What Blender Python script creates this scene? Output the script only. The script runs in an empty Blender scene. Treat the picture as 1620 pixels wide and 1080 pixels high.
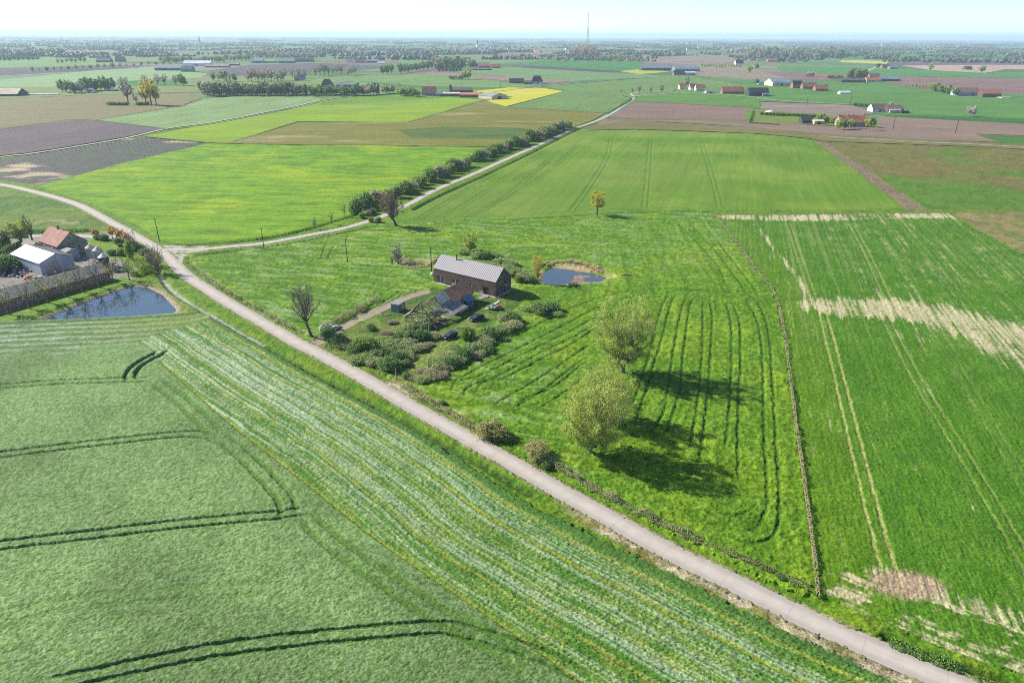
import bpy, math, random
import numpy as np
from math import sin, cos, pi, radians
R_ = random.Random(7)
NR = np.random.RandomState(11)
S = bpy.context.scene
COL = S.collection

# ---------------------------------------------------------------- camera, sky, sun, exposure
CAM_H = 65.0
FPX = 1080.0                      # focal length in pixels of the 1620 px wide picture
PITCH = radians(24.1)
ROLL = radians(0.28)
cd = bpy.data.cameras.new('camera'); cam = bpy.data.objects.new('camera', cd); COL.objects.link(cam)
cd.sensor_width = 36.0; cd.lens = 36.0 * FPX / 1620.0
cd.clip_start = 0.5; cd.clip_end = 90000.0
cam.location = (0, 0, CAM_H)
cam.rotation_mode = 'XYZ'
from mathutils import Matrix, Vector
cam.matrix_world = Matrix.Translation((0, 0, CAM_H)) @ Matrix.Rotation(pi / 2 - PITCH, 4, 'X') @ Matrix.Rotation(ROLL, 4, 'Z')
S.camera = cam

SUN_EL = radians(33.0)
SUN_DIR = Vector((-0.915 * cos(SUN_EL), 0.404 * cos(SUN_EL), sin(SUN_EL))).normalized()   # towards the sun
w = bpy.data.worlds.new('World'); S.world = w; w.use_nodes = True
wn = w.node_tree; wn.nodes.clear()
sky = wn.nodes.new('ShaderNodeTexSky'); sky.sky_type = 'NISHITA'; sky.sun_disc = False
sky.sun_elevation = SUN_EL
sky.sun_rotation = math.atan2(SUN_DIR.x, SUN_DIR.y)
sky.air_density = 0.6; sky.dust_density = 0.15; sky.ozone_density = 3.0; sky.altitude = 0
bg = wn.nodes.new('ShaderNodeBackground'); bg.inputs['Strength'].default_value = 0.098
wo = wn.nodes.new('ShaderNodeOutputWorld')
wn.links.new(sky.outputs[0], bg.inputs['Color']); wn.links.new(bg.outputs[0], wo.inputs['Surface'])
sl = bpy.data.lights.new('sun', 'SUN'); sl.energy = 4.2; sl.angle = radians(0.53); sl.color = (1.0, 0.95, 0.84)
so = bpy.data.objects.new('sun', sl); COL.objects.link(so)
so.rotation_mode = 'QUATERNION'; so.rotation_quaternion = SUN_DIR.to_track_quat('Z', 'Y'); so.location = (-100, 50, 200)
S.view_settings.view_transform = 'Standard'; S.view_settings.look = 'None'
S.view_settings.exposure = 1.22; S.view_settings.gamma = 1.0
S.cycles.max_bounces = 8; S.cycles.diffuse_bounces = 4; S.cycles.transmission_bounces = 5; S.cycles.glossy_bounces = 2
S.cycles.transparent_max_bounces = 8; S.cycles.volume_bounces = 0
S.cycles.use_adaptive_sampling = True; S.cycles.adaptive_threshold = 0.02
S.cycles.use_denoising = False; S.cycles.filter_width = 1.0

# ---------------------------------------------------------------- helpers
def P(x, y, z=0.0):
    """point of the plane z seen at (x, y) of the 1620x1080 picture"""
    dx = (x - 810) / FPX; dy = -(y - 540) / FPX
    c, s = cos(ROLL), sin(ROLL)
    dx, dy = dx * c - dy * s, dx * s + dy * c
    d = (dx, cos(PITCH) + dy * sin(PITCH), -sin(PITCH) + dy * cos(PITCH))
    t = (z - CAM_H) / d[2]
    return np.array((d[0] * t, d[1] * t))
def PL(s, z=0.0):
    return np.array([P(x, y, z) for x, y in s])
def HP(x, y, hpx):
    """height in metres of something standing at (x, y) that is hpx picture pixels tall"""
    X, Y = P(x, y)
    dep = Y * cos(PITCH) + CAM_H * sin(PITCH)
    ang = math.atan2(CAM_H, Y)
    return hpx * dep / FPX / max(0.3, cos(ang)) * cos(ang - PITCH) ** 2 if Y < 600 else hpx * dep / FPX

def tag(o, label=None, cat=None, group=None, kind=None):
    if label: o['label'] = label
    if cat: o['category'] = cat
    if group: o['group'] = group
    if kind: o['kind'] = kind
    return o
def mesh_from(name, V, F, mats=(), smooth=False, midx=None, attrs=None, uv=None):
    """V (n,3) array, F list of arrays of equal-length faces"""
    me = bpy.data.meshes.new(name)
    V = np.asarray(V, dtype=np.float32)
    if isinstance(F, np.ndarray): F = [F]
    F = [np.asarray(f, dtype=np.int32) for f in F if len(f)]
    loops = np.concatenate([f.ravel() for f in F]) if F else np.zeros(0, np.int32)
    tot = np.concatenate([np.full(len(f), f.shape[1], np.int32) for f in F]) if F else np.zeros(0, np.int32)
    start = np.concatenate([[0], np.cumsum(tot)[:-1]]).astype(np.int32) if len(tot) else tot
    me.vertices.add(len(V)); me.vertices.foreach_set('co', V.ravel())
    me.loops.add(len(loops)); me.loops.foreach_set('vertex_index', loops)
    me.polygons.add(len(tot)); me.polygons.foreach_set('loop_start', start); me.polygons.foreach_set('loop_total', tot)
    if midx is not None: me.polygons.foreach_set('material_index', np.asarray(midx, np.int32))
    me.polygons.foreach_set('use_smooth', np.full(len(tot), smooth, bool))
    for m in mats: me.materials.append(m)
    me.update(calc_edges=True)
    if attrs:
        for k, (a) in attrs.items():
            at = me.attributes.new(k, 'FLOAT_COLOR', 'POINT')
            c = np.ones((len(V), 4), np.float32); c[:, :3] = a
            at.data.foreach_set('color', c.ravel())
    if uv is not None:
        ul = me.uv_layers.new(name='UVMap')
        ul.data.foreach_set('uv', np.asarray(uv, np.float32)[loops].ravel())
    return me
def link(name, me, parent=None, loc=None, rz=0):
    o = bpy.data.objects.new(name, me); COL.objects.link(o)
    if parent is not None: o.parent = parent
    if loc is not None: o.location = loc
    if rz: o.rotation_euler = (0, 0, rz)
    return o
def empty(name, loc, rz=0.0):
    o = bpy.data.objects.new(name, None); COL.objects.link(o)
    o.location = (loc[0], loc[1], loc[2] if len(loc) > 2 else 0); o.rotation_euler = (0, 0, rz); o.empty_display_size = 0.5
    return o
def copy_tree(o, parent=None):
    c = o.copy(); COL.objects.link(c)
    if parent is not None:
        c.parent = parent; c.matrix_parent_inverse = o.matrix_parent_inverse.copy()
    for ch in list(o.children): copy_tree(ch, c)
    return c

class MB:
    """collects boxes, prisms and tubes, then links them as ONE mesh object"""
    def __init__(s): s.v = []; s.f = []; s.m = []
    def add(s, vs, fs, m=0):
        b = len(s.v); s.v += [tuple(map(float, v)) for v in vs]
        for f in fs: s.f.append([i + b for i in f]); s.m.append(m)
        return s
    def box(s, c, d, rz=0, m=0):
        x, y, z = d[0] / 2, d[1] / 2, d[2] / 2; ca, sa = cos(rz), sin(rz)
        vs = []
        for sx, sy, sz in ((-1,-1,-1),(1,-1,-1),(1,1,-1),(-1,1,-1),(-1,-1,1),(1,-1,1),(1,1,1),(-1,1,1)):
            a, b = sx * x, sy * y
            vs.append((c[0] + a * ca - b * sa, c[1] + a * sa + b * ca, c[2] + sz * z))
        return s.add(vs, ((0,3,2,1),(4,5,6,7),(0,1,5,4),(1,2,6,5),(2,3,7,6),(3,0,4,7)), m)
    def bar(s, a, b, r=0.05, r2=None, n=6, m=0, cap=True):
        a = Vector(a); b = Vector(b); d = b - a
        if d.length < 1e-6: return s
        q = d.to_track_quat('Z', 'Y'); r2 = r if r2 is None else r2
        vs = [];
        for p, rr in ((a, r), (b, r2)):
            for i in range(n):
                t = 2 * pi * (i + .5) / n
                vs.append(p + q @ Vector((rr * cos(t), rr * sin(t), 0)))
        fs = [(i, (i + 1) % n, n + (i + 1) % n, n + i) for i in range(n)]
        if cap: fs += [tuple(range(n - 1, -1, -1)), tuple(range(n, 2 * n))]
        return s.add(vs, fs, m)
    def lathe(s, c, prof, n=16, m=0):
        vs = []; fs = []
        for r, z in prof:
            for i in range(n): vs.append((c[0] + r * cos(2*pi*i/n), c[1] + r * sin(2*pi*i/n), c[2] + z))
        for k in range(len(prof) - 1):
            for i in range(n):
                j = (i + 1) % n; fs.append((k*n+i, k*n+j, (k+1)*n+j, (k+1)*n+i))
        fs.append(tuple(range(n - 1, -1, -1))); fs.append(tuple(range((len(prof)-1)*n, len(prof)*n)))
        return s.add(vs, fs, m)
    def slab(s, pts, t, m=0):
        """quad (4 points) given thickness t downward along its normal"""
        p = [Vector(q) for q in pts]; nrm = (p[1] - p[0]).cross(p[3] - p[0]).normalized()
        if nrm.z < 0: p = p[::-1]; nrm = -nrm
        lo = [q - nrm * t for q in p]; n = len(p)
        return s.add(p + lo, [tuple(range(n)), tuple(range(2*n-1, n-1, -1))] + [(i, n+i, n+(i+1) % n, (i+1) % n) for i in range(n)], m)
    def prism(s, prof, axis, a, b, m=0):
        """profile of (u, z) points swept along local x (axis 0) or y (axis 1) from a to b"""
        n = len(prof); vs = []
        for t in (a, b):
            for u, z in prof: vs.append((t, u, z) if axis == 0 else (u, t, z))
        fs = [(i, (i+1) % n, n + (i+1) % n, n + i) for i in range(n)] + [tuple(range(n-1, -1, -1)), tuple(range(n, 2*n))]
        return s.add(vs, fs, m)
    def build(s, name, mats, parent=None, loc=None, smooth=False, rz=0):
        me = bpy.data.meshes.new(name); me.from_pydata(s.v, [], s.f)
        if not isinstance(mats, (list, tuple)): mats = [mats]
        for m in mats: me.materials.append(m)
        me.polygons.foreach_set('material_index', s.m)
        if smooth: me.polygons.foreach_set('use_smooth', [True] * len(s.f))
        import bmesh
        bm = bmesh.new(); bm.from_mesh(me); bmesh.ops.recalc_face_normals(bm, faces=bm.faces[:]); bm.to_mesh(me); bm.free()
        me.update()
        return link(name, me, parent, loc, rz)

# numpy value noise
def _h(ix, iy, seed):
    n = (ix.astype(np.int64) * 374761393 + iy.astype(np.int64) * 668265263 + seed * 982451653) & 0x7fffffff
    n = ((n ^ (n >> 13)) * 1274126177) & 0x7fffffff
    n = (n ^ (n >> 16)) & 0xffffff
    return n / float(0xffffff)
def vn(x, y, seed=0):
    ix = np.floor(x); iy = np.floor(y); fx = x - ix; fy = y - iy
    fx = fx*fx*(3-2*fx); fy = fy*fy*(3-2*fy)
    a = _h(ix, iy, seed); b = _h(ix+1, iy, seed); c = _h(ix, iy+1, seed); d = _h(ix+1, iy+1, seed)
    return (a*(1-fx)+b*fx)*(1-fy) + (c*(1-fx)+d*fx)*fy
def fbm(x, y, sc, oct=3, seed=0):
    r = 0; a = 1; t = 0
    for i in range(oct):
        r = r + a * vn(x / sc + 17.3*i, y / sc - 9.1*i, seed + i*7); t += a; a *= .5; sc *= .5
    return r / t
def sstep(a, b, x):
    t = np.clip((x - a) / (b - a), 0, 1); return t*t*(3-2*t)
def dist_pl(X, Y, pl, cut=8.0, along=False):
    """distance to polyline (and signed side, arc length); inf beyond cut"""
    D = np.full(X.shape, 1e3, np.float32); U = np.zeros(X.shape, np.float32); Sg = np.zeros(X.shape, np.float32)
    acc = 0.0
    for a, b in zip(pl[:-1], pl[1:]):
        lo = np.minimum(a, b) - cut; hi = np.maximum(a, b) + cut
        m = (X > lo[0]) & (X < hi[0]) & (Y > lo[1]) & (Y < hi[1])
        L = np.linalg.norm(b - a)
        if m.any() and L > 1e-6:
            x = X[m] - a[0]; y = Y[m] - a[1]; t = (b - a) / L
            u = np.clip(x*t[0] + y*t[1], 0, L); dx = x - u*t[0]; dy = y - u*t[1]
            d = np.hypot(dx, dy); sg = x*t[1]*-1 + y*t[0]
            old = D[m]; k = d < old
            old[k] = d[k]; D[m] = old
            o = U[m]; o[k] = u[k] + acc; U[m] = o
            o = Sg[m]; o[k] = np.sign(sg[k]); Sg[m] = o
        acc += L
    return (D, U, Sg) if along else D
def inpoly(X, Y, pl):
    r = np.zeros(X.shape, bool); n = len(pl)
    lo = pl.min(0); hi = pl.max(0); m = (X >= lo[0]) & (X <= hi[0]) & (Y >= lo[1]) & (Y <= hi[1])
    if not m.any(): return r
    x = X[m]; y = Y[m]; c = np.zeros(x.shape, bool); j = n - 1
    for i in range(n):
        xi, yi = pl[i]; xj, yj = pl[j]
        if yi != yj: c ^= ((yi > y) != (yj > y)) & (x < (xj - xi) * (y - yi) / (yj - yi) + xi)
        j = i
    r[m] = c; return r
def smooth_pl(pl, step=1.5):
    """Catmull-Rom resample"""
    pl = np.asarray(pl); out = []
    q = np.vstack([2*pl[0]-pl[1], pl, 2*pl[-1]-pl[-2]])
    for i in range(1, len(q) - 2):
        p0, p1, p2, p3 = q[i-1], q[i], q[i+1], q[i+2]
        n = max(1, int(np.linalg.norm(p2 - p1) / step))
        for k in range(n):
            t = k / n
            out.append(.5*((2*p1)+(-p0+p2)*t+(2*p0-5*p1+4*p2-p3)*t*t+(-p0+3*p1-3*p2+p3)*t**3))
    out.append(pl[-1]); return np.array(out)

# ---------------------------------------------------------------- materials
def newmat(name):
    m = bpy.data.materials.new(name); m.use_nodes = True; nt = m.node_tree
    b = nt.nodes['Principled BSDF']; b.inputs['Specular IOR Level'].default_value = 0.2
    return m, nt, b
def N(nt, t, **kw):
    n = nt.nodes.new(t)
    for k, v in kw.items():
        if k.startswith('i_'): n.inputs[k[2:].replace('_', ' ')].default_value = v
        else: setattr(n, k, v)
    return n
def mat(name, col, rough=.8, scale=3.0, var=.25, spec=.2, bump=0.0, metal=0.0, stretch=(1,1,1), var2=.15):
    """plain surface with two octaves of tone variation and an optional bump"""
    m, nt, b = newmat(name); L = nt.links.new
    tc = N(nt, 'ShaderNodeTexCoord'); mp = N(nt, 'ShaderNodeMapping'); mp.inputs['Scale'].default_value = stretch
    L(tc.outputs['Object'], mp.inputs[0])
    n1 = N(nt, 'ShaderNodeTexNoise', i_Scale=scale, i_Detail=5.0); n2 = N(nt, 'ShaderNodeTexNoise', i_Scale=scale*.13, i_Detail=2.0)
    L(mp.outputs[0], n1.inputs['Vector']); L(mp.outputs[0], n2.inputs['Vector'])
    r1 = N(nt, 'ShaderNodeMapRange'); r1.inputs['From Min'].default_value = .3; r1.inputs['From Max'].default_value = .7
    r1.inputs['To Min'].default_value = 1 - var; r1.inputs['To Max'].default_value = 1 + var
    r2 = N(nt, 'ShaderNodeMapRange'); r2.inputs['From Min'].default_value = .3; r2.inputs['From Max'].default_value = .7
    r2.inputs['To Min'].default_value = 1 - var2; r2.inputs['To Max'].default_value = 1 + var2
    L(n1.outputs[0], r1.inputs[0]); L(n2.outputs[0], r2.inputs[0])
    mu = N(nt, 'ShaderNodeMath', operation='MULTIPLY'); L(r1.outputs[0], mu.inputs[0]); L(r2.outputs[0], mu.inputs[1])
    vm = N(nt, 'ShaderNodeVectorMath', operation='SCALE'); vm.inputs[0].default_value = col[:3]; L(mu.outputs[0], vm.inputs['Scale'])
    L(vm.outputs[0], b.inputs['Base Color'])
    b.inputs['Roughness'].default_value = rough; b.inputs['Metallic'].default_value = metal
    b.inputs['Specular IOR Level'].default_value = spec
    if bump:
        bp = N(nt, 'ShaderNodeBump', i_Strength=.6, i_Distance=bump); L(n1.outputs[0], bp.inputs['Height']); L(bp.outputs[0], b.inputs['Normal'])
    return m
def leafmat(name, col, col2, rough=.6, trans=.35):
    """foliage: colour varies leaf by leaf, some light comes through"""
    m, nt, b = newmat(name); L = nt.links.new; col = tuple(min(.8, c*1.45) for c in col); col2 = tuple(min(.8, c*1.45) for c in col2)
    g = N(nt, 'ShaderNodeNewGeometry'); oi = N(nt, 'ShaderNodeObjectInfo')
    ad = N(nt, 'ShaderNodeMath', operation='MULTIPLY_ADD'); ad.inputs[1].default_value = .75
    sc = N(nt, 'ShaderNodeMath', operation='MULTIPLY'); sc.inputs[1].default_value = .25
    L(oi.outputs['Random'], sc.inputs[0]); L(g.outputs['Random Per Island'], ad.inputs[0]); L(sc.outputs[0], ad.inputs[2])
    mx = N(nt, 'ShaderNodeMix', data_type='RGBA'); L(ad.outputs[0], mx.inputs[0])
    mx.inputs[6].default_value = (*col, 1); mx.inputs[7].default_value = (*col2, 1)
    L(mx.outputs[2], b.inputs['Base Color']); b.inputs['Roughness'].default_value = rough; b.inputs['Specular IOR Level'].default_value = .25
    tr = N(nt, 'ShaderNodeBsdfTranslucent'); L(mx.outputs[2], tr.inputs['Color'])
    ms = N(nt, 'ShaderNodeMixShader'); ms.inputs[0].default_value = trans
    out = nt.nodes['Material Output']; L(b.outputs[0], ms.inputs[1]); L(tr.outputs[0], ms.inputs[2]); L(ms.outputs[0], out.inputs['Surface'])
    return m
def field_mat(name, grain=.3, contrast=.45, bump=.12, big=6.0, bigvar=.12, tint=(1,1,1), tint2=(1,1,1)):
    """ground cover: colour from the mesh's own colour map, grain and tufts from noise"""
    m, nt, b = newmat(name); L = nt.links.new
    at = N(nt, 'ShaderNodeAttribute', attribute_name='Col')
    tc = N(nt, 'ShaderNodeTexCoord')
    n1 = N(nt, 'ShaderNodeTexNoise', i_Scale=1/grain, i_Detail=4.0, i_Roughness=.65); n2 = N(nt, 'ShaderNodeTexNoise', i_Scale=1/big, i_Detail=3.0)
    n3 = N(nt, 'ShaderNodeTexNoise', i_Scale=.33/grain, i_Detail=2.0)
    for n in (n1, n2, n3): L(tc.outputs['Object'], n.inputs['Vector'])
    def rng(n, v, lo=.3, hi=.7):
        r = N(nt, 'ShaderNodeMapRange'); r.inputs['From Min'].default_value = lo; r.inputs['From Max'].default_value = hi
        r.inputs['To Min'].default_value = 1 - v; r.inputs['To Max'].default_value = 1 + v; L(n.outputs[0], r.inputs[0]); return r
    r1, r2, r3 = rng(n1, contrast), rng(n2, bigvar), rng(n3, contrast*.45)
    a = N(nt, 'ShaderNodeMath', operation='MULTIPLY'); L(r1.outputs[0], a.inputs[0]); L(r2.outputs[0], a.inputs[1])
    c = N(nt, 'ShaderNodeMath', operation='MULTIPLY'); L(a.outputs[0], c.inputs[0]); L(r3.outputs[0], c.inputs[1])
    tm = N(nt, 'ShaderNodeMix', data_type='RGBA'); L(n2.outputs[0], tm.inputs[0]); tm.inputs[6].default_value = (*tint, 1); tm.inputs[7].default_value = (*tint2, 1)
    vt = N(nt, 'ShaderNodeVectorMath', operation='MULTIPLY'); L(at.outputs['Color'], vt.inputs[0]); L(tm.outputs[2], vt.inputs[1])
    vm = N(nt, 'ShaderNodeVectorMath', operation='SCALE'); L(vt.outputs[0], vm.inputs[0]); L(c.outputs[0], vm.inputs['Scale'])
    L(vm.outputs[0], b.inputs['Base Color']); b.inputs['Roughness'].default_value = .85; b.inputs['Specular IOR Level'].default_value = .12
    if bump:
        bp = N(nt, 'ShaderNodeBump', i_Strength=.7, i_Distance=bump); L(n1.outputs[0], bp.inputs['Height']); L(bp.outputs[0], b.inputs['Normal'])
    return m
def sheet_mat(name, c1, c2, ang=0.0, period=3.0, rows=.25, big=30.0, patch=.5, c3=None, patch_lo=.55, patch_hi=.7):
    """far field: two tones, drill rows at angle ang, optional patches of c3"""
    m, nt, b = newmat(name); L = nt.links.new
    tc = N(nt, 'ShaderNodeTexCoord'); mp = N(nt, 'ShaderNodeMapping'); mp.inputs['Rotation'].default_value = (0, 0, -ang)
    L(tc.outputs['Object'], mp.inputs[0])
    st = N(nt, 'ShaderNodeMapping'); st.inputs['Scale'].default_value = (.06, 1, 1); L(mp.outputs[0], st.inputs[0])
    n1 = N(nt, 'ShaderNodeTexNoise', i_Scale=1/period, i_Detail=3.0); L(st.outputs[0], n1.inputs['Vector'])
    st2 = N(nt, 'ShaderNodeMapping'); st2.inputs['Scale'].default_value = (.4, 1, 1); L(mp.outputs[0], st2.inputs[0])
    n2 = N(nt, 'ShaderNodeTexNoise', i_Scale=1/big, i_Detail=4.0); L(st2.outputs[0], n2.inputs['Vector'])
    n4 = N(nt, 'ShaderNodeTexNoise', i_Scale=.8, i_Detail=3.0); L(tc.outputs['Object'], n4.inputs['Vector'])
    def rng(n, lo, hi, a, c):
        r = N(nt, 'ShaderNodeMapRange'); r.inputs['From Min'].default_value = lo; r.inputs['From Max'].default_value = hi
        r.inputs['To Min'].default_value = a; r.inputs['To Max'].default_value = c; L(n.outputs[0], r.inputs[0]); return r
    mx = N(nt, 'ShaderNodeMix', data_type='RGBA'); L(rng(n2, .35, .65, 0, 1).outputs[0], mx.inputs[0])
    mx.inputs[6].default_value = (*c1, 1); mx.inputs[7].default_value = (*c2, 1); o = mx.outputs[2]
    if c3 is not None:
        n3 = N(nt, 'ShaderNodeTexNoise', i_Scale=1/(big*1.7), i_Detail=6.0, i_Roughness=.65); L(st2.outputs[0], n3.inputs['Vector'])
        m3 = N(nt, 'ShaderNodeMix', data_type='RGBA'); L(rng(n3, patch_lo, patch_hi, 0, patch).outputs[0], m3.inputs[0]); L(o, m3.inputs[6]); m3.inputs[7].default_value = (*c3, 1); o = m3.outputs[2]
    mu = N(nt, 'ShaderNodeMath', operation='MULTIPLY'); L(rng(n1, .3, .7, 1-rows, 1+rows).outputs[0], mu.inputs[0]); L(rng(n4, .3, .7, .85, 1.15).outputs[0], mu.inputs[1])
    vm = N(nt, 'ShaderNodeVectorMath', operation='SCALE'); L(o, vm.inputs[0]); L(mu.outputs[0], vm.inputs['Scale'])
    L(vm.outputs[0], b.inputs['Base Color']); b.inputs['Roughness'].default_value = .9; b.inputs['Specular IOR Level'].default_value = .1
    return m
# ================================================================ THE LAND
# colours (linear albedo)
GRASS = (.115, .185, .010); LUSH = (.062, .150, .006); MEAD = (.07,.15,.02); CROP = (.128, .196, .070); CROPG = (.050, .115, .018)
PALE = (.36, .42, .31); YELL = (.20, .225, .025); WHEAT = (.046, .128, .005); SAND = (.50, .42, .27); SOILB = (.20, .135, .085)
BRIGHT = (.085, .190, .008); LIME = (.17, .24, .018); FIELDG = (.095, .165, .020); OLIVE = (.135, .130, .028)
DARK = (.060, .052, .050); DRY = (.26, .20, .11)

road_px = [(-90,280),(0,292),(40,300),(90,313),(130,327),(178,353),(198,364),(226,380),(248,393),(264,405),(281,422),(298,438),(330,459),(360,478),(420,513),(468,541),(504,559),(573,597),(615,622),(660,648),(710,676),(764,707),(823,740),(890,779),(966,821),(1062,874),(1149,916),(1250,966),(1372,1022),(1505,1079),(1620,1126),(1760,1180)]
lane_px = [(252,396),(275,394),(300,395),(333,393),(375,389),(417,385),(483,373),(540,362),(573,353),(603,343),(647,323),(690,300),(750,275),(790,257),(833,238),(873,220),(907,204),(940,193),(967,180),(987,167),(1000,158),(1004,153)]
ROAD = smooth_pl(PL(road_px), 2.0); LANE = smooth_pl(PL(lane_px), 2.5)
DRIVE = smooth_pl(PL([(488,548),(505,540),(530,524),(560,508),(600,490),(640,472),(672,462)]), 2.0)     # earth track to the ruin
YARD = PL([(-120,392),(-60,378),(0,372),(60,371),(120,370),(178,366),(208,372),(182,388),(150,392),(130,380),(126,400),(150,408),(185,408),(205,420),(222,428),(205,445),(190,440),(160,440),(120,455),(60,478),(0,500),(-120,540)])
LAWN1 = PL([(131,382),(150,374),(180,380),(205,386),(212,404),(200,412),(178,404),(165,404),(145,396)])
STREAMS = [smooth_pl(PL([(232,398),(246,425),(258,440),(270,458),(300,478),(335,497),(370,518),(415,543),(470,575),(520,603),(565,626),(640,665),(705,703),(770,738),(840,778)]), 2.0)]
FENCE_PX = [(1128,338),(1140,352),(1160,378),(1185,412),(1213,448),(1227,470),(1235,500),(1243,545),(1251,610),(1260,680),(1270,750),(1281,830),(1290,905),(1293,945)]
FENCE = smooth_pl(PL(FENCE_PX), 1.5)
POND1 = PL([(67,503),(105,488),(143,473),(180,460),(212,450),(235,453),(257,464),(279,487),(274,492),(204,497),(122,501)])
POND2 = PL([(857,438),(863,427),(872,421),(897,423),(923,427),(945,431),(961,437),(948,443),(910,445),(878,448),(858,444)])
POND3 = PL([(632,410),(650,409),(667,410),(680,413),(673,419),(655,422),(646,418),(632,416)])

CROP_EDGE = smooth_pl(PL([(300,495),(330,500),(350,510),(420,549),(500,594),(600,648),(710,716),(820,788),(915,837),(1010,884),(1120,939),(1250,1001),(1380,1056),(1450,1085),(1560,1130),(1680,1180)]), 2.0)
CROP_IN = smooth_pl(PL([(255,574),(355,663),(461,747),(600,857),(785,984),(920,1080),(1010,1140)]), 2.0)
crop_px = [(-260,520),(-60,511),(0,508),(100,505),(200,500),(290,494)]
CROPF = np.vstack([PL(crop_px), CROP_EDGE, PL([(1500,1300),(600,1400),(-260,1400)])])
MEADOW = PL([(300,402),(333,397),(375,394),(417,389),(483,378),(540,367),(573,359),(610,353),(700,351),(760,350),(880,347),(940,341),(1000,338),(1080,335),(1126,337)] + FENCE_PX[1:] + [(1250,935),(1200,912),(1100,862),(1000,815),(900,757),(800,698),(700,645),(640,612),(600,590),(560,572),(500,540),(480,534),(430,508),(390,482),(350,458),(320,437),(302,420)])
WHEATF = PL([(1132,341),(1300,338),(1500,338),(1545,365),(1620,405),(1700,470),(1900,700),(2000,1140),(1760,1140),(1620,1068),(1500,1028),(1400,985),(1310,945),(1296,945),(1293,905),(1284,830),(1273,750),(1263,680),(1254,610),(1246,545),(1238,500),(1230,470),(1216,448),(1188,412),(1163,378),(1143,352)])
BRIGHTF = PL([(62,295),(190,260),(330,227),(480,230),(640,231),(785,233),(740,255),(690,284),(640,306),(590,333),(540,352),(480,363),(417,376),(333,383),(285,386),(250,376),(220,357),(190,342),(150,325),(110,310)])
ROWF = PL([(-120,262),(0,252),(100,235),(190,219),(230,217),(328,227),(190,259),(60,293),(0,284),(-120,270)])
WESTF = PL([(-120,284),(0,300),(60,311),(100,322),(140,337),(178,362),(120,364),(0,366),(-120,370)])
CENTF = PL([(655,331),(700,305),(760,279),(833,246),(908,210),(920,205),(1000,206),(1100,209),(1200,213),(1282,221),(1330,253),(1390,297),(1430,329),(1300,333),(1100,332),(1000,334),(900,342),(800,347),(700,349),(632,349)])
STRIPF = PL([(1284,220),(1300,223),(1345,252),(1420,300),(1465,333),(1435,333),(1390,297),(1330,253)])
WEEDF = PL([(1300,223),(1400,226),(1520,231),(1720,238),(1720,334),(1470,332),(1420,300),(1345,252)])
STUBF = PL([(1504,336),(1600,335),(1760,334),(1760,560),(1700,466),(1620,402),(1545,362)])
TOPF = PL([(915,204),(960,190),(990,192),(1100,197),(1200,204),(1300,213),(1450,222),(1720,236),(1720,238),(1520,232),(1300,224),(1282,220),(1200,212),(1100,208),(1000,205)])

# ---- the near land: one fan-shaped net of vertices, finer where it is nearer, cut up by field
NX, NY = 1440, 1250
Y0, Y1 = 38.0, 600.0
vv = np.linspace(0, 1, NY)
ys = 1.0 / (1/Y0 + (1/Y1 - 1/Y0) * (vv * .985 + .015 * vv**3))
us = np.linspace(-1, 1, NX)
FK = .95
Xg = (us[None, :] * FK * (ys[:, None] + 38)); Yg = np.repeat(ys[:, None], NX, 1)
X = Xg.ravel(); Y = Yg.ravel()
print('terrain verts', X.size)
jx = (vn(X*1.1, Y*1.1, 3) - .5) * .9 + (vn(X*4, Y*4, 4) - .5) * .4; jy = (vn(X*1.1+50, Y*1.1, 5) - .5) * .9 + (vn(X*4, Y*4, 6) - .5) * .4
Xj = X + jx; Yj = Y + jy
dR, uR, sR = dist_pl(X, Y, ROAD, 14, True)
dL, uL, sL = dist_pl(X, Y, LANE, 8, True)
C = np.zeros((X.size, 3)); Z = np.zeros(X.size); FID = np.zeros(X.size, np.int8)
def setc(m, col, a=1.0):
    global C
    a = np.broadcast_to(a, X.shape)[m][:, None]; col = np.asarray(col)
    cc = col[m] if col.ndim == 2 else col
    C[m] = C[m] * (1 - a) + cc * a
def lerp(c1, c2, t): return np.asarray(c1)[None, :] * (1 - t[:, None]) + np.asarray(c2)[None, :] * t[:, None]
n_big = fbm(X, Y, 22, 3, 1); n_mid = fbm(X, Y, 3.5, 3, 2); n_sm = fbm(X, Y, .9, 3, 8); n_xs = fbm(X, Y, .45, 2, 9); n_ff = vn(X/.27, Y/.27, 12)
near = np.clip(1 - (Y - 90) / 300, .15, 1)
# default: rough grass of the verges and the gardens
C[:] = lerp(LUSH, GRASS, sstep(.3, .7, n_mid * .6 + n_sm * .4))
Z[:] = (n_sm - .5) * .42 * near + (n_mid - .5) * .3
# -- crop, lower left
m = inpoly(Xj, Yj, CROPF); FID[m] = 1
dE, uE, sE = dist_pl(X, Y, CROP_EDGE, 30, True)
dI, uI, sI = dist_pl(X, Y, CROP_IN, 30, True)
band = m & (sI > 0) & (dI < 29) & (uE > 9)                         # headland along the road: lodged and combed
top_l = PL([(-260,520),(0,509),(200,501),(300,495)]); dT, uT, sT = dist_pl(X, Y, top_l, 40, True)
topband = m & (~band) & (dT < 28)
Zc = .45 + (n_xs - .5) * .08 + (n_ff - .5) * .11
cc = lerp(CROP, (.080, .145, .034), sstep(.42, .62, n_mid * .15 + n_xs * .45 + n_ff * .4)); cc *= (.9 + .35 * sstep(.35, .7, n_big))[:, None]
setc(m, cc); Z[m] = Zc[m]
v = dE + (vn(uE/5, dE*0, 21) - .5) * .5
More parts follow.
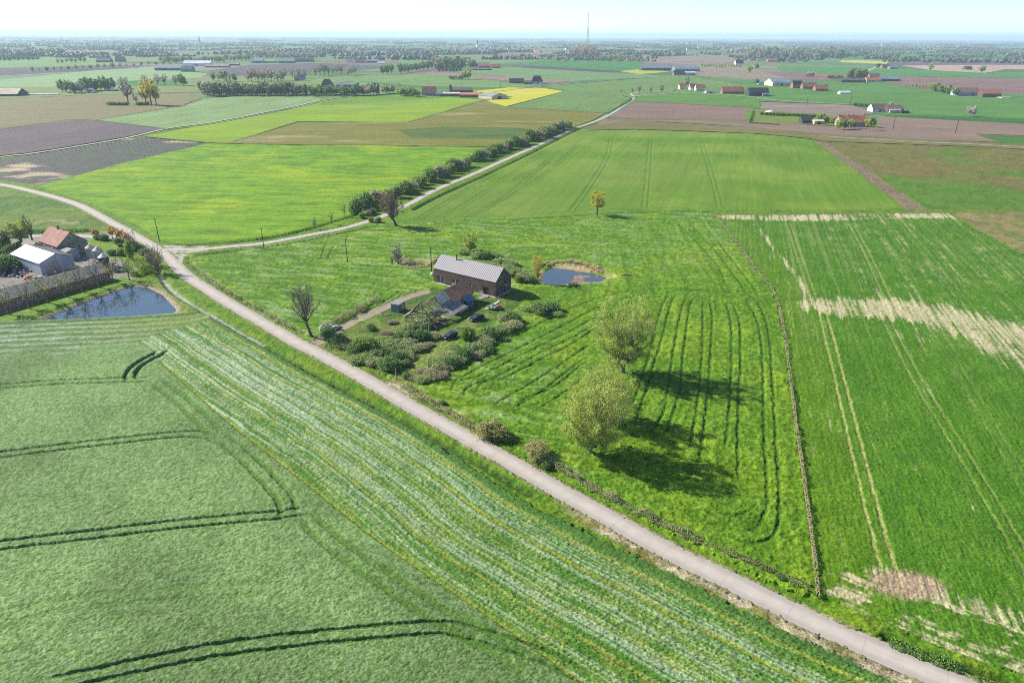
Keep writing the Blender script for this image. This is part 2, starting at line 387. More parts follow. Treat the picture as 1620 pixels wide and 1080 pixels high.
# combed swaths: pale leaf backs lying in passes parallel to the road, with bent seams between them
wob = (vn(uE/14, v/6, 22) - .5) * .45 + (vn(uE/3.5, v/2, 25) - .5) * .22; vw = v + wob
tone = .24*vn(vw*1.5, uE*.02, 20) + .62*vn(vw*4.4, uE*.022, 26) + .14*vn(vw*.6, uE*.02, 28)
fleck = fbm(uE*1.5 + np.abs((vw*2.3) % 1 - .5)*.9, vw*1.8, .40, 2, 23); clump = fbm(uE, vw*2.2, 3.2, 3, 24)
fade = 1.0 - .42 * sstep(45, 92, uE) + .12*(1 - sstep(10, 40, uE))
str_n = fleck; sw = tone
pal = .88*np.clip(sstep(.44, .74, (tone - .5)*1.35 + .5 + (fleck - .5)*.62 + (clump - .5)*.10) * fade, 0, 1)
greenv = lerp((.060, .145, .014), (.105, .185, .030), sstep(.4, .65, clump))
cb = greenv * (1 - pal[:, None]*.85) + np.asarray(PALE)[None] * pal[:, None]*.85
yl = np.zeros(X.size)
for k, (d0, w_, s_) in enumerate([(2.6,.20,.95),(6.3,.20,.85),(9.7,.15,.45),(12.9,.16,.5),(16.4,.17,.7),(19.3,.10,.3)]):
    d_ = np.abs(v - d0 - (vn(uE/6, uE*0+k, 30) - .5) * .5 - (n_sm - .5)*.3)
    yl = np.maximum(yl, s_ * (1 - sstep(w_*.4, w_*2.2, d_)) * sstep(.15, .6, vn(uE/1.9, v*0+k*3, 31) + .3*s_))
yl = np.maximum(yl, .3 * sstep(.60, .76, fbm(uE, v*2.6, 3.2, 3, 33)) * sstep(6, 10, v))
cb = cb * (1 - yl[:, None]) + np.asarray(YELL)[None] * yl[:, None]
edge_dark = 1 - sstep(1.2, 2.2, v); cb = cb * (1 - edge_dark[:, None]) + np.asarray((.055, .125, .020)) * edge_dark[:, None]
setc(band, cb); Z[band] = (.30 + (tone - .5) * .22 + (fleck - .5) * .20 + (n_ff - .5)*.12 - yl * .12)[band]
seam = m & (dI < .5); setc(seam, YELL, .8 * (1 - sstep(.1, .4, dI))); Z[seam] -= (.25 * (1 - sstep(.1, .45, dI)))[seam]
# upper end of the field: long streaks parallel to the pond bank, yellowing to the right
swt = .5 + .5 * np.sin(dT * 2*pi / 3.1 + 2.2 * (vn(uT/14, dT/5, 41) - .5)); stt = fbm(uT, dT*6, 2.2, 3, 42)
pt = np.clip(sstep(.40, .8, .45*swt + .8*(stt - .15)), 0, 1); yt = sstep(40, 85, uT + 6*(n_mid-.5)*2 + 0) * sstep(26, 6, dT)
ct = lerp((.075, .140, .045), PALE, pt*.6); ct = ct * (1 - .7*yt[:, None]) + np.asarray((.15, .20, .028)) * .7*yt[:, None]
at = (1 - sstep(13, 24, dT + 8*(n_mid-.5))); setc(topband, ct, at)
Z[topband] = (Z + at * ((swt - .5) * .2 - .12))[topband]
dk = (1 - sstep(.8, 1.6, np.abs(dT - 2.2))) ; setc(topband, (.055, .115, .02), dk*.7)
def groove(px, width=.32, depth=.4, col=(.030, .085, .012), pair=0.0, a=.9, jit=.25, step=1.0, mask=None):
    pl = smooth_pl(PL(px), step)
    t = np.gradient(pl, axis=0); t /= np.linalg.norm(t, axis=1)[:, None] + 1e-9; nrm = np.stack([-t[:, 1], t[:, 0]], 1)
    for o in ((-pair/2, pair/2) if pair else (0,)):
        d, u_, _s = dist_pl(X + jx*jit, Y + jy*jit, pl + nrm * o, 2.0, True); L_ = np.linalg.norm(np.diff(pl, axis=0), axis=1).sum()
        k = (1 - sstep(width*.45, width, d)) * sstep(-.5, 4, u_) * sstep(-.5, 4, L_ - u_) * (.75 + .25*vn(u_/2.3, d*0 + o, 88)); mm = (k > 0) & ((FID > 0) if mask is None else mask)
        setc(mm, col, k * a * (.55 + .45*sstep(.25, .5, n_sm))); Z[mm] -= (k * depth)[mm]
g = dict(pair=1.9, width=.36, depth=.32, col=(.035, .100, .010))
groove([(-120,624),(0,614),(90,607),(205,603),(228,603),(247,598)], **g)
groove([(212,606),(208,592),(222,578),(248,563),(262,552)], **dict(g, width=.6, depth=.6))
groove([(-120,738),(0,722),(150,704),(280,690),(325,691),(350,700)], **g)
groove([(-120,885),(0,866),(150,848),(300,830),(440,817),(470,812),(498,812)], **g)
groove([(60,1092),(200,1060),(350,1030),(500,1012),(650,998),(700,996),(740,1003),(860,1040),(960,1090)], **dict(g, width=.36))
soft = dict(pair=2.2, width=.75, depth=.20, col=(.060, .135, .015), a=.9)
groove([(245,603),(275,625),(310,655),(345,690)], **soft)
groove([(345,692),(380,715),(420,755),(448,785),(458,812),(452,826)], **dict(soft, a=.85, width=.6, depth=.35))
groove([(480,812),(510,845),(560,885),(620,925),(690,972),(760,1010),(860,1070)], **soft)
groove([(0,985),(100,960),(250,945),(450,930)], **dict(soft, a=.4, depth=.08))
# -- meadow with its loops
m = inpoly(Xj, Yj, MEADOW); FID[m] = 2
MC = np.vstack([MEADOW, MEADOW[:1]]); dM = dist_pl(X, Y, MC, 70)
left = sstep(8, -14, X - 14 + (Y - 150)*.0)                         # west and north: windrow streaks
ang = radians(-12); sx = X*cos(ang) + Y*sin(ang); sy = -X*sin(ang) + Y*cos(ang)
rows = fbm(sx/6.5 + (n_big-.5)*1.2, sy/1.15 + (n_big-.5)*9, 1.0, 3, 50)
mown = fbm(X*.25, dM*1.0 + (n_mid-.5)*1.5, 1.1, 2, 51)
north = sstep(185, 215, Y)
tuft = sstep(.38, .68, .5*n_sm + .5*np.where(left > .5, rows, mown*.5 + n_xs*.5))
cm = lerp((.056, .135, .003), (.130, .230, .016), tuft)
silver = sstep(.5, .75, rows*.65 + n_mid*.35) * np.clip(left + north, 0, 1); cm = cm * (1 - .45*silver[:, None]) + np.asarray((.22, .29, .16)) * .45*silver[:, None]
yellow_patch = sstep(.5, .72, fbm(X, Y, 14, 3, 55)); cm = cm * (1 + yellow_patch[:, None] * np.asarray((.28, .10, -.15)))  # broad random patches of yellower grass
setc(m, cm)
Z[m] = (.22 + (n_sm - .5) * .30 * near + (rows - .5) * (.34*left + .10) + (n_xs - .5) * .18 + (n_ff - .5) * .10 + (mown - .5) * .14)[m]
mg = dict(width=.42, depth=.22, col=(.034, .098, .006), jit=.35, a=.75)
MM = (FID == 2)
loops = [
 [(1000,463),(1080,460),(1150,464),(1188,470),(1206,492),(1217,530),(1222,598),(1227,686),(1232,757),(1233,810),(1226,842),(1206,858),(1175,858),(1140,845)],
 [(1179,473),(1198,508),(1206,563),(1209,686),(1214,770),(1212,806),(1200,832),(1178,842),(1150,838)],
 [(1156,475),(1169,507),(1172,563),(1168,651),(1168,704),(1168,762)],
 [(1149,479),(1157,517),(1157,598),(1150,690),(1147,714)],
 [(1123,475),(1127,510),(1121,609),(1111,700),(1105,742)],
 [(1112,477),(1112,545),(1104,637),(1090,718)],
 [(1105,470),(1093,482),(1083,545),(1076,616),(1060,670),(1045,700)],
 [(1090,468),(1081,482),(1070,531),(1058,609),(1051,651),(1026,693)],
 [(1075,465),(1063,478),(1047,538),(1037,570),(1023,616),(1002,680)],
 [(1060,465),(1051,478),(1040,510),(1030,552),(1012,610),(990,665)],
 [(1195,800),(1180,812),(1150,815),(1110,808)],
 [(696,600),(740,570),(800,540),(870,505),(930,478),(1000,461),(1080,458),(1170,465)],
 [(704,612),(760,582),(830,547),(900,511),(950,486),(1010,468),(1070,464)],
 [(716,624),(722,606),(770,590),(835,558),(905,523),(960,494),(1010,476),(1040,472)],
 [(735,634),(740,614),(790,594),(850,562),(915,530),(960,504),(1000,488)],
 [(752,622),(765,605),(800,598),(850,572),(905,545),(942,520),(975,500)],
 [(775,645),(815,622),(860,595),(905,565),(938,542)],
 [(810,648),(850,625),(895,590),(930,565)],
 [(818,650),(830,632),(880,610),(920,578),(940,570)],
 [(845,652),(880,630),(915,605),(928,590)],
 [(800,600),(803,612),(796,622)],[(790,602),(792,612),(786,620)],
 [(520,508),(560,493),(600,470),(622,456)],[(530,512),(575,495),(615,474),(640,456)],
 [(508,412),(512,396),(518,386)],[(518,414),(524,398),(530,388)],
 [(420,462),(470,450),(530,444),(600,440)],[(360,430),(420,422),(500,410),(570,396)],
 [(1110,350),(1150,400),(1185,445),(1200,466)],[(1090,352),(1130,395),(1165,440),(1180,462)],[(1070,352),(1100,380),(1135,420),(1150,455)]]
for i, l in enumerate(loops):
    k = dict(mg)
    if i >= 21: k.update(a=.55, depth=.22)
    groove(l, mask=MM, **k)
# yard of the ruin and trodden ground
yardp = PL([(500,545),(560,510),(640,478),(690,455),(740,470),(810,462),(830,478),(800,500),(720,540),(700,545),(640,592),(600,590),(560,572)])
my = inpoly(Xj*1, Yj, yardp); setc(my, lerp((.045, .095, .014), (.12, .15, .03), sstep(.4, .65, n_mid)), .9); Z[my] = (.05 + (n_sm-.5)*.25)[my]
dD = dist_pl(X, Y, DRIVE, 5); k = 1 - sstep(1.3, 1.9, dD + (n_sm-.5)*.8); setc(k > 0, lerp((.30,.24,.17), (.22,.19,.13), n_sm), k); Z[k > 0] *= (1 - k)[k > 0]
grt = smooth_pl(PL([(622,606),(640,590),(670,570),(700,548),(722,530),(738,515),(752,505)]), 1.5); dG = dist_pl(X, Y, grt, 6)
k = 1 - sstep(1.9, 2.4, dG + (n_sm-.5)*.5); setc(k > 0, (.13, .17, .03), k*.8)
for o in (.75,):
    k = 1 - sstep(.15, .4, np.abs(dG - o)); setc(k > 0, (.25, .22, .09), k*.5)
dG2 = dist_pl(X, Y, PL([(600,608),(622,612),(640,628)]), 6); k = 1 - sstep(1.0, 2.2, dG2 + (n_sm-.5)*1.6); setc(k > 0, (.33,.28,.20), k*.85)
# -- wheat, right
m = inpoly(X + jx*.4, Y + jy*.4, WHEATF); FID[m] = 3
wa = radians(-107.5); wt = np.array((cos(wa), sin(wa))); ru = X*wt[0] + Y*wt[1]; rv = -X*wt[1] + Y*wt[0]
rown = fbm(ru*.12, rv*2.2, 1.0, 3, 60); rowf = fbm(ru*.5, rv*5, 1.0, 2, 61); drill = .5 + .5*np.sin(rv * 2*pi / .75)
cw = lerp(WHEAT, (.068, .160, .008), sstep(.35, .65, n_mid*.5 + rown*.5))
lft = 1 - sstep(4, 13, dist_pl(X, Y, FENCE, 20) + (n_mid-.5)*4); cw = cw + lft[:, None] * np.asarray((.018, .012, -.002))
cw *= (.82 + .3*rowf + .0*drill)[:, None]
def blob(px, r, soft=.5):
    q = P(*px); d = np.hypot((X - q[0])/r[0], (Y - q[1])/r[1]); return 1 - sstep(1 - soft, 1 + soft, d)
msk = np.zeros(X.size)
for a_ in [PL([(1140,342),(1250,345),(1330,344),(1420,342),(1500,341),(1510,343)])]:
    msk = np.maximum(msk, (1 - sstep(2.0, 9, dist_pl(X, Y, a_, 14))) * (.35 + .85*sstep(.4, .62, n_big*.5 + fbm(X, Y, 30, 2, 63)*.5)))
bandl = PL([(1285,483),(1330,490),(1380,489),(1440,490),(1490,500),(1540,516),(1600,540),(1700,580),(1850,640)]); dB, uB, sB = dist_pl(X, Y, bandl, 34, True)
msk = np.maximum(msk, (1 - sstep(3.0 + uB*.11, 6.5 + uB*.21, dB + (rown-.5)*9)) * 1.1)
msk = np.maximum(msk, .85*blob((1330,480), (9, 6)))
msk = np.maximum(msk, .9*(1 - sstep(.3, 1.7, dist_pl(X, Y, PL([(1195,355),(1225,395),(1262,440),(1285,480)]), 5) + (n_mid-.5)*1.5)))
msk = np.maximum(msk, .42*(1 - sstep(20, 46, np.abs(rv - (P(1480,420)@np.array((-wt[1], wt[0])))))) * sstep(120, 150, Y))
msk = np.maximum(msk, .20)
spot = blob((1432,925), (4.6, 2.5), .35); msk = np.maximum(msk, 1.1*spot)
low = PL([(1330,940),(1400,915),(1440,925),(1500,950),(1560,965),(1640,1000),(1760,1060)])
msk = np.maximum(msk, (1 - sstep(.8, 4.2, dist_pl(X, Y, low, 12) + (n_mid-.5)*3.5)) * .95)
low2 = PL([(1300,950),(1340,965),(1400,1000),(1470,1005),(1560,1040),(1640,1070)])
msk = np.maximum(msk, (1 - sstep(.8, 4.5, dist_pl(X, Y, low2, 12) + (n_mid-.5)*5)) * .8)
headd = dist_pl(X, Y, PL([(1310,960),(1420,1005),(1540,1050),(1680,1110)]), 20); hv = fbm(uR*.2, dR*2.2, 1.0, 3, 64)
dirn = np.where(headd < 9, hv, rown)
rowl = .6*fbm(ru*.035, rv*1.55, 1.0, 2, 65) + .4*fbm(ru*.10, rv*3.6, 1.0, 2, 66)
dirn = np.where(headd < 9, .6*hv + .4*n_sm, rowl)
sandm = sstep(.44, .86, msk*.62 + (dirn - .5)*1.25 + (n_sm - .5)*.42 + (n_mid - .5)*.25 + .06)
upper = sstep(150, 175, Y) * sstep(-10, 40, rv - float(P(1250,400) @ np.array((-wt[1], wt[0])))*0 - 0) * 0 + sstep(128, 160, Y)
lines = sstep(.62, .78, .75*vn(rv*2.0, ru*.012, 67) + .25*vn(rv*3.1, ru*.05, 68) + .12*(n_mid-.5)) * (.10 + .38*upper)
cw = cw * (1 - .6*lines[:, None]) + np.asarray((.24, .27, .10)) * .6*lines[:, None]
track = [( [(1300,490),(1318,560),(1345,670),(1375,790),(1402,890),(1412,930)], .9, 1.9), ([(1398,500),(1450,600),(1530,730),(1600,850),(1660,960)], .32, 1.9),([(1345,352),(1380,420),(1418,505)], .5, 1.8),([(1245,350),(1262,400),(1285,470)], .5, 1.6)]
sandm = sandm*.88
cs = lerp(SAND, (.38, .33, .19), sstep(.35, .7, n_sm)); cw = cw * (1 - sandm[:, None]) + cs * sandm[:, None]
pnk = spot * sstep(.3, .6, n_mid + .2) ; cw = cw * (1 - .8*pnk[:, None]) + np.asarray((.28, .19, .13)) * .8*pnk[:, None]
setc(m, cw); Z[m] = (.10 + (rowf-.5)*.12 + (n_xs-.5)*.10 + (n_ff-.5)*.10 - sandm*.10)[m]
for px_, a_, pr in track: groove(px_, width=.36, depth=.10, col=(.30, .30, .10), pair=pr, a=a_, jit=.3, mask=(FID == 3))
groove([(1500,560),(1560,660),(1620,770),(1700,900)], width=.3, depth=.05, col=(.16,.22,.06), pair=1.8, a=.4, mask=(FID == 3))
# -- bright field
m = inpoly(X + jx*.4, Y + jy*.4, BRIGHTF); FID[m] = 4
a2 = radians(-3); bu = X*cos(a2)+Y*sin(a2); bv = -X*sin(a2)+Y*cos(a2); rb = fbm(bu*.05, bv*.55 + (n_big-.5)*1.5, 1.0, 3, 70); rb2 = fbm(bu*.15, bv*1.6, 1.0, 2, 71)
cb = lerp((.072, .165, .002), (.150, .265, .003), sstep(.3, .68, rb*.6 + rb2*.25 + n_mid*.2)); yy = sstep(.55, .75, fbm(X, Y, 40, 3, 72)); cb = cb * (1 + yy[:, None]*np.asarray((.5, .15, 0)))
setc(m, cb); Z[m] = (.15 + (rb-.5)*.35 + (rb2-.5)*.3 + (n_mid-.5)*.2)[m]
# -- dark field of young rows
m = inpoly(X, Y, ROWF); FID[m] = 5
ra = (P(190,259) - P(60,293)); ra /= np.linalg.norm(ra); pu = X*ra[0]+Y*ra[1]; pv = -X*ra[1]+Y*ra[0]
cr = lerp(DARK, (.095,.083,.078), n_mid); rr = sstep(.25, .6, .5+.5*np.sin(pv*2*pi/3.0)) * sstep(.35,.6,fbm(pu*.1, pv, 2, 2, 75)+.1)
cr = cr * (1 - .5*rr[:, None]) + np.asarray((.05,.10,.03)) * .5*rr[:, None]
wet = sstep(.58, .7, fbm(X*.5, Y, 12, 4, 76)) * (np.maximum(1 - sstep(8, 20, dist_pl(X, Y, PL([(0,262),(30,268),(60,285)]), 30)), 1 - sstep(3, 9, dist_pl(X, Y, PL([(200,221),(320,228)]), 12))))
cr = cr * (1 - wet[:, None]) + np.asarray((.36,.28,.18)) * wet[:, None]
setc(m, cr); Z[m] = ((rr-.3)*.2)[m]
# -- west grass
m = inpoly(Xj, Yj, WESTF); FID[m] = 6
cg = lerp((.055,.115,.012), (.115,.165,.020), sstep(.35,.65,n_mid*.4+n_big*.6)); dp = blob((100,352), (9,4)) * sstep(.35,.6,n_mid); cg = cg*(1-.7*dp[:,None]) + np.asarray(DRY)*.7*dp[:,None]
setc(m, cg); Z[m] = (.12 + (n_mid-.5)*.4 + (n_sm-.5)*.3)[m]
# -- big middle field with tramlines
m = inpoly(X, Y, CENTF); FID[m] = 7
ca = (P(1050,335) - P(1100,230)); ca /= np.linalg.norm(ca); cu = X*ca[0]+Y*ca[1]; cv = -X*ca[1]+Y*ca[0]
cf = lerp((.088,.170,.010), (.135,.205,.020), sstep(.3,.7,n_big*.7+fbm(X,Y,60,2,80)*.3)); rw = fbm(cu*.03, cv*.8, 1.0, 2, 81); cf *= (.85+.3*rw)[:, None]
shd = sstep(.5,.8,fbm(X,Y,75,2,82)); cf = cf*(1-.25*shd[:,None]) + np.asarray((.14,.19,.04))*.25*shd[:,None]
setc(m, cf); Z[m] = (.08 + (n_mid-.5)*.15)[m]
M7 = FID == 7
cg_ = dict(col=(.045,.105,.010), a=.7, depth=.15, jit=.0, mask=M7, step=4)
for l, w__ in [([(655,352),(700,325),(780,278),(860,240),(900,222)], .7), ([(690,348),(740,322),(830,262),(870,238)],.6), ([(740,345),(800,312),(850,270),(890,235)],.6), ([(640,346),(800,342),(950,332),(1100,330)],.5),
             ([(760,330),(820,305),(880,262),(915,228)],.6),([(905,335),(930,300),(960,250),(968,215)],.7),([(1020,330),(1024,290),(1028,240),(1030,212)],.45),([(1140,330),(1130,290),(1115,240),(1105,212)],.45),([(700,300),(760,295),(830,280),(880,248)],.5)]:
    groove(l, width=w__, pair=2.2, **dict(cg_, a=.5))
# -- others of this belt
m = inpoly(X + jx*1.5, Y + jy*1.5, STRIPF); FID[m] = 8; setc(m, lerp((.13,.095,.055), (.20,.15,.09), n_mid)); Z[m] = ((n_sm-.5)*.4)[m]
m = inpoly(X, Y, WEEDF); FID[m] = 9
wr = sstep(.42,.62, fbm(X*.8, Y, 34, 4, 90)*.65 + .35*sstep(280, 430, Y) ); cwd = lerp((.075,.145,.012), (.135,.110,.030), wr)
cwd = cwd*(1-.5*sstep(.5,.7,n_mid)[:,None]*np.ones(3)) + np.asarray((.055,.13,.02))*.5*sstep(.5,.7,n_mid)[:,None]; setc(m, cwd); Z[m] = (.1+(n_mid-.5)*.5)[m]
m = inpoly(X + jx*.5, Y + jy*.5, STUBF); FID[m] = 10; setc(m, lerp((.19,.155,.055), (.11,.13,.035), sstep(.4,.6,n_mid*.6+n_sm*.4))); Z[m] = ((n_mid-.5)*.4)[m]
m = inpoly(X, Y, TOPF); FID[m] = 11; setc(m, lerp((.13,.10,.055), (.10,.115,.035), sstep(.4,.6,fbm(X*.3,Y,6,3,91)))); Z[m] = ((n_mid-.5)*.3)[m]
for e, w_ in ((PL([(1140,340),(1300,337),(1500,336),(1620,334),(1760,333)]), 1.2), (PL([(800,348),(1000,336),(1120,335)]), .8)):
    d = dist_pl(X, Y, e, 6); k = 1 - sstep(w_*.5, w_, d + (n_sm-.5)); setc(k > 0, (.14,.105,.055) if w_ > 1 else (.03,.07,.01), k*.75)
# -- garden and yard of the farm
m = inpoly(X + jx*.5, Y + jy*.5, YARD); setc(m, lerp((.24,.21,.18), (.17,.15,.13), n_mid)); Z[m] = ((n_sm-.5)*.06)[m]
m = inpoly(X, Y, LAWN1); setc(m, lerp((.10,.185,.014), (.13,.21,.022), n_mid)); Z[m] = (.05+(n_xs-.5)*.05)[m]
bank = PL([(-60,538),(0,500),(40,489),(100,468),(150,452),(196,438),(208,443),(218,452),(200,456),(150,473),(90,494),(40,505),(-60,522)])
m = inpoly(X + jx*.3, Y + jy*.3, bank); setc(m, lerp((.085,.175,.012), (.115,.20,.02), n_mid)); Z[m] = (.05+(n_xs-.5)*.06)[m]
lawn2 = PL([(205,441),(240,443),(255,447),(268,462),(300,478),(318,487),(296,490),(284,488),(262,464),(244,452),(225,450)])
m = inpoly(X, Y, lawn2); setc(m, lerp((.115,.17,.02), (.15,.18,.03), n_mid)); Z[m] = (.05+(n_xs-.5)*.06)[m]
# -- ditches, verge seams, shoulders
for pl_ in STREAMS:
    d = dist_pl(X + jx*.3, Y + jy*.3, pl_, 5); k = 1 - sstep(.2, 1.5, d); Z -= k * .75; setc(k > .4, (.035,.075,.012), sstep(.4, 1, k)*.75)
wd_ = dist_pl(X + jx*.3, Y + jy*.3, smooth_pl(PL([(250,430),(262,446),(275,460),(300,477),(335,497),(370,518),(415,543)]), 2), 3); k = 1 - sstep(.25, .7, wd_); setc(k > 0, (.30,.32,.27), k*.75)
dit2 = smooth_pl(PL([(300,415),(330,440),(380,472),(440,505),(480,528)]), 2); d = dist_pl(X, Y, dit2, 4); k = 1 - sstep(.2, 1.1, d); Z -= k*.5; setc(k > 0, (.10,.085,.035), k*.6)
d = dist_pl(X, Y, smooth_pl(PL([(1405,1012),(1440,1028),(1500,1050),(1560,1070),(1640,1100)]), 2), 4); k = 1 - sstep(.2, 1.3, d); Z -= k*.9; setc(k > .3, (.02,.055,.012), k*.8)
far_d = PL([(300,408),(333,402),(417,392),(483,382),(560,366),(600,356)]); d = dist_pl(X, Y, far_d, 4); k = 1 - sstep(.3, 1.2, d); Z -= k*.5; setc(k > 0, (.03,.07,.012), k*.7)
br_d = smooth_pl(PL([(300,388),(370,383),(440,374),(500,359),(548,345),(575,335)]), 2); d = dist_pl(X, Y, br_d, 4); k = 1 - sstep(.4, 1.4, d); Z -= k*.7; setc(k > 0, (.025,.06,.008), k*.75)
ln_d = smooth_pl(PL([(655,331),(700,308),(760,281),(833,246),(912,206),(945,194)]), 2); d = dist_pl(X, Y, ln_d, 4); k = 1 - sstep(.4, 1.5, d); Z -= k*.8; setc(k > 0, (.025,.06,.008), k*.8)
right_side = sR < 0
sand_r = (1 - sstep(2.1, 3.3, dR + (n_sm-.5)*1.5 + (n_mid-.5)*1.6)) * sstep(118, 146, uR) * right_side*0
# which side of the road is the crop? sign of a crop point
qs = P(600, 660); _, _, sq = dist_pl(np.array([qs[0]]), np.array([qs[1]]), ROAD, 30, True); cropside = (sR == sq[0])
uq = dist_pl(np.array([P(905,790)[0]]), np.array([P(905,790)[1]]), ROAD, 30, True)[1][0]
sw_ = sstep(uq - 3, uq + 8, uR); k = (1 - sstep(2.6, 3.9, dR + (n_sm-.5)*1.2 + (n_mid-.5)*1.4)) * sw_ * cropside
setc(k > 0, lerp((.42,.35,.24), (.25,.20,.12), sstep(.4,.62,n_sm)), k*.9); Z[k > 0] *= (1 - .8*k)[k > 0]
k = (1 - sstep(4.0, 5.0, dR + (n_sm-.5)*.9)) * sw_ * cropside * (FID != 1) * sstep(.45,.6,n_mid); setc(k > 0, (.16,.13,.04), k*.7)
k = (1 - sstep(1.9, 2.35, dR + (n_sm-.5)*.7)); setc(k > 0, lerp((.30,.25,.17), (.20,.17,.11), n_sm), k*.85)
k = (1 - sstep(1.7, 2.3, dL + (n_sm-.5)*.5)); setc(k > 0, (.20,.17,.11), k*.7)
kk = 1 - sstep(2.0, 3.2, dR); Z = Z*(1-kk) - .05*kk
kk = 1 - sstep(1.8, 2.8, dL); Z = Z*(1-kk) - .05*kk
for d_, w_ in ((dR, 1.85), (dL, 1.65)):
    e_ = (d_ > w_ - .45) & (d_ < w_ + .5); ov = e_ & (n_xs*.5 + n_mid*.35 + .25*sstep(w_ - .4, w_ + .1, d_) > .60); Z[ov] = np.maximum(Z[ov], .115); setc(ov, (.13, .15, .045), .55)
# -- ponds
for pnd, bankw in ((POND1, 1.6), (POND2, 3.5), (POND3, 2.0)):
    loop_ = np.vstack([pnd, pnd[:1]]); d = dist_pl(X, Y, loop_, 12); ins = inpoly(X, Y, pnd)
    sd = np.where(ins, -d, d); dd = sd + (n_sm-.5)*.8
    Z = np.where(sd < 2.5, np.minimum(Z, -.2), Z)
    k = 1 - sstep(-1.7, 1.3, sd); Z = Z*(1-k) + (-1.25)*k
    k = (1 - sstep(bankw*.5, bankw, np.abs(dd))); kc = k * (sstep(.35,.55,n_mid) if bankw > 1.7 else 1.0)
    setc(k > 0, lerp((.30,.21,.12), (.42,.30,.18), n_sm) if bankw > 1.7 else lerp((.24,.19,.13), (.30,.24,.16), n_sm), kc*.9)
    setc(ins & (d > 1.0), (.03,.035,.02))
C = np.clip(C, .004, .75)
Z = np.where((Y > 470) | ((FID == 0) & (Y > 370)), np.minimum(Z, .12), Z)
# -- build one object per field
idx = np.arange(X.size).reshape(NY, NX)
quads = np.stack([idx[:-1, :-1], idx[:-1, 1:], idx[1:, 1:], idx[1:, :-1]], -1).reshape(-1, 4)
qf = FID[quads[:, 0]]
VV = np.stack([X, Y, Z], 1)
fm = {0: field_mat('rough_grass', .38, .55, .22, 5, .15), 1: field_mat('crop_leaves', .26, .48, .16, 9, .07), 2: field_mat('meadow_grass', .30, .42, .18, 7, .12),
      3: field_mat('wheat_leaves', .28, .45, .12, 9, .06), 4: field_mat('bright_grass', .5, .30, .15, 14, .10), 5: field_mat('dark_soil', .5, .25, .1, 12, .1),
      6: field_mat('pasture_grass', .6, .3, .15, 12, .15), 7: field_mat('young_cereal', .5, .12, .04, 35, .06)}
fnames = {0: 'grass_verge', 1: 'crop_field', 2: 'meadow', 3: 'wheat_field', 4: 'bright_field', 5: 'ploughed_field', 6: 'pasture', 7: 'cereal_field', 8: 'soil_strip', 9: 'weedy_field', 10: 'stubble_field', 11: 'stubble_strip'}
for fid, nm in fnames.items():
    q = quads[qf == fid]
    if not len(q): continue
    uq_, inv = np.unique(q.ravel(), return_inverse=True)
    me = mesh_from(nm, VV[uq_], inv.reshape(-1, 4), [fm.get(fid, fm[6])], smooth=True, attrs={'Col': C[uq_]})
    tag(link(nm, me), kind='structure')

def hz(x, y):
    """height of the near land at a point"""
    r = np.searchsorted(ys, y); r = min(max(r, 1), NY - 1)
    if y > Y1 or y < Y0: return 0.0
    u = x / (FK * (y + 38)); c = int(round((u + 1) / 2 * (NX - 1)))
    if c < 0 or c >= NX: return 0.0
    return float(Z[r * NX + c])

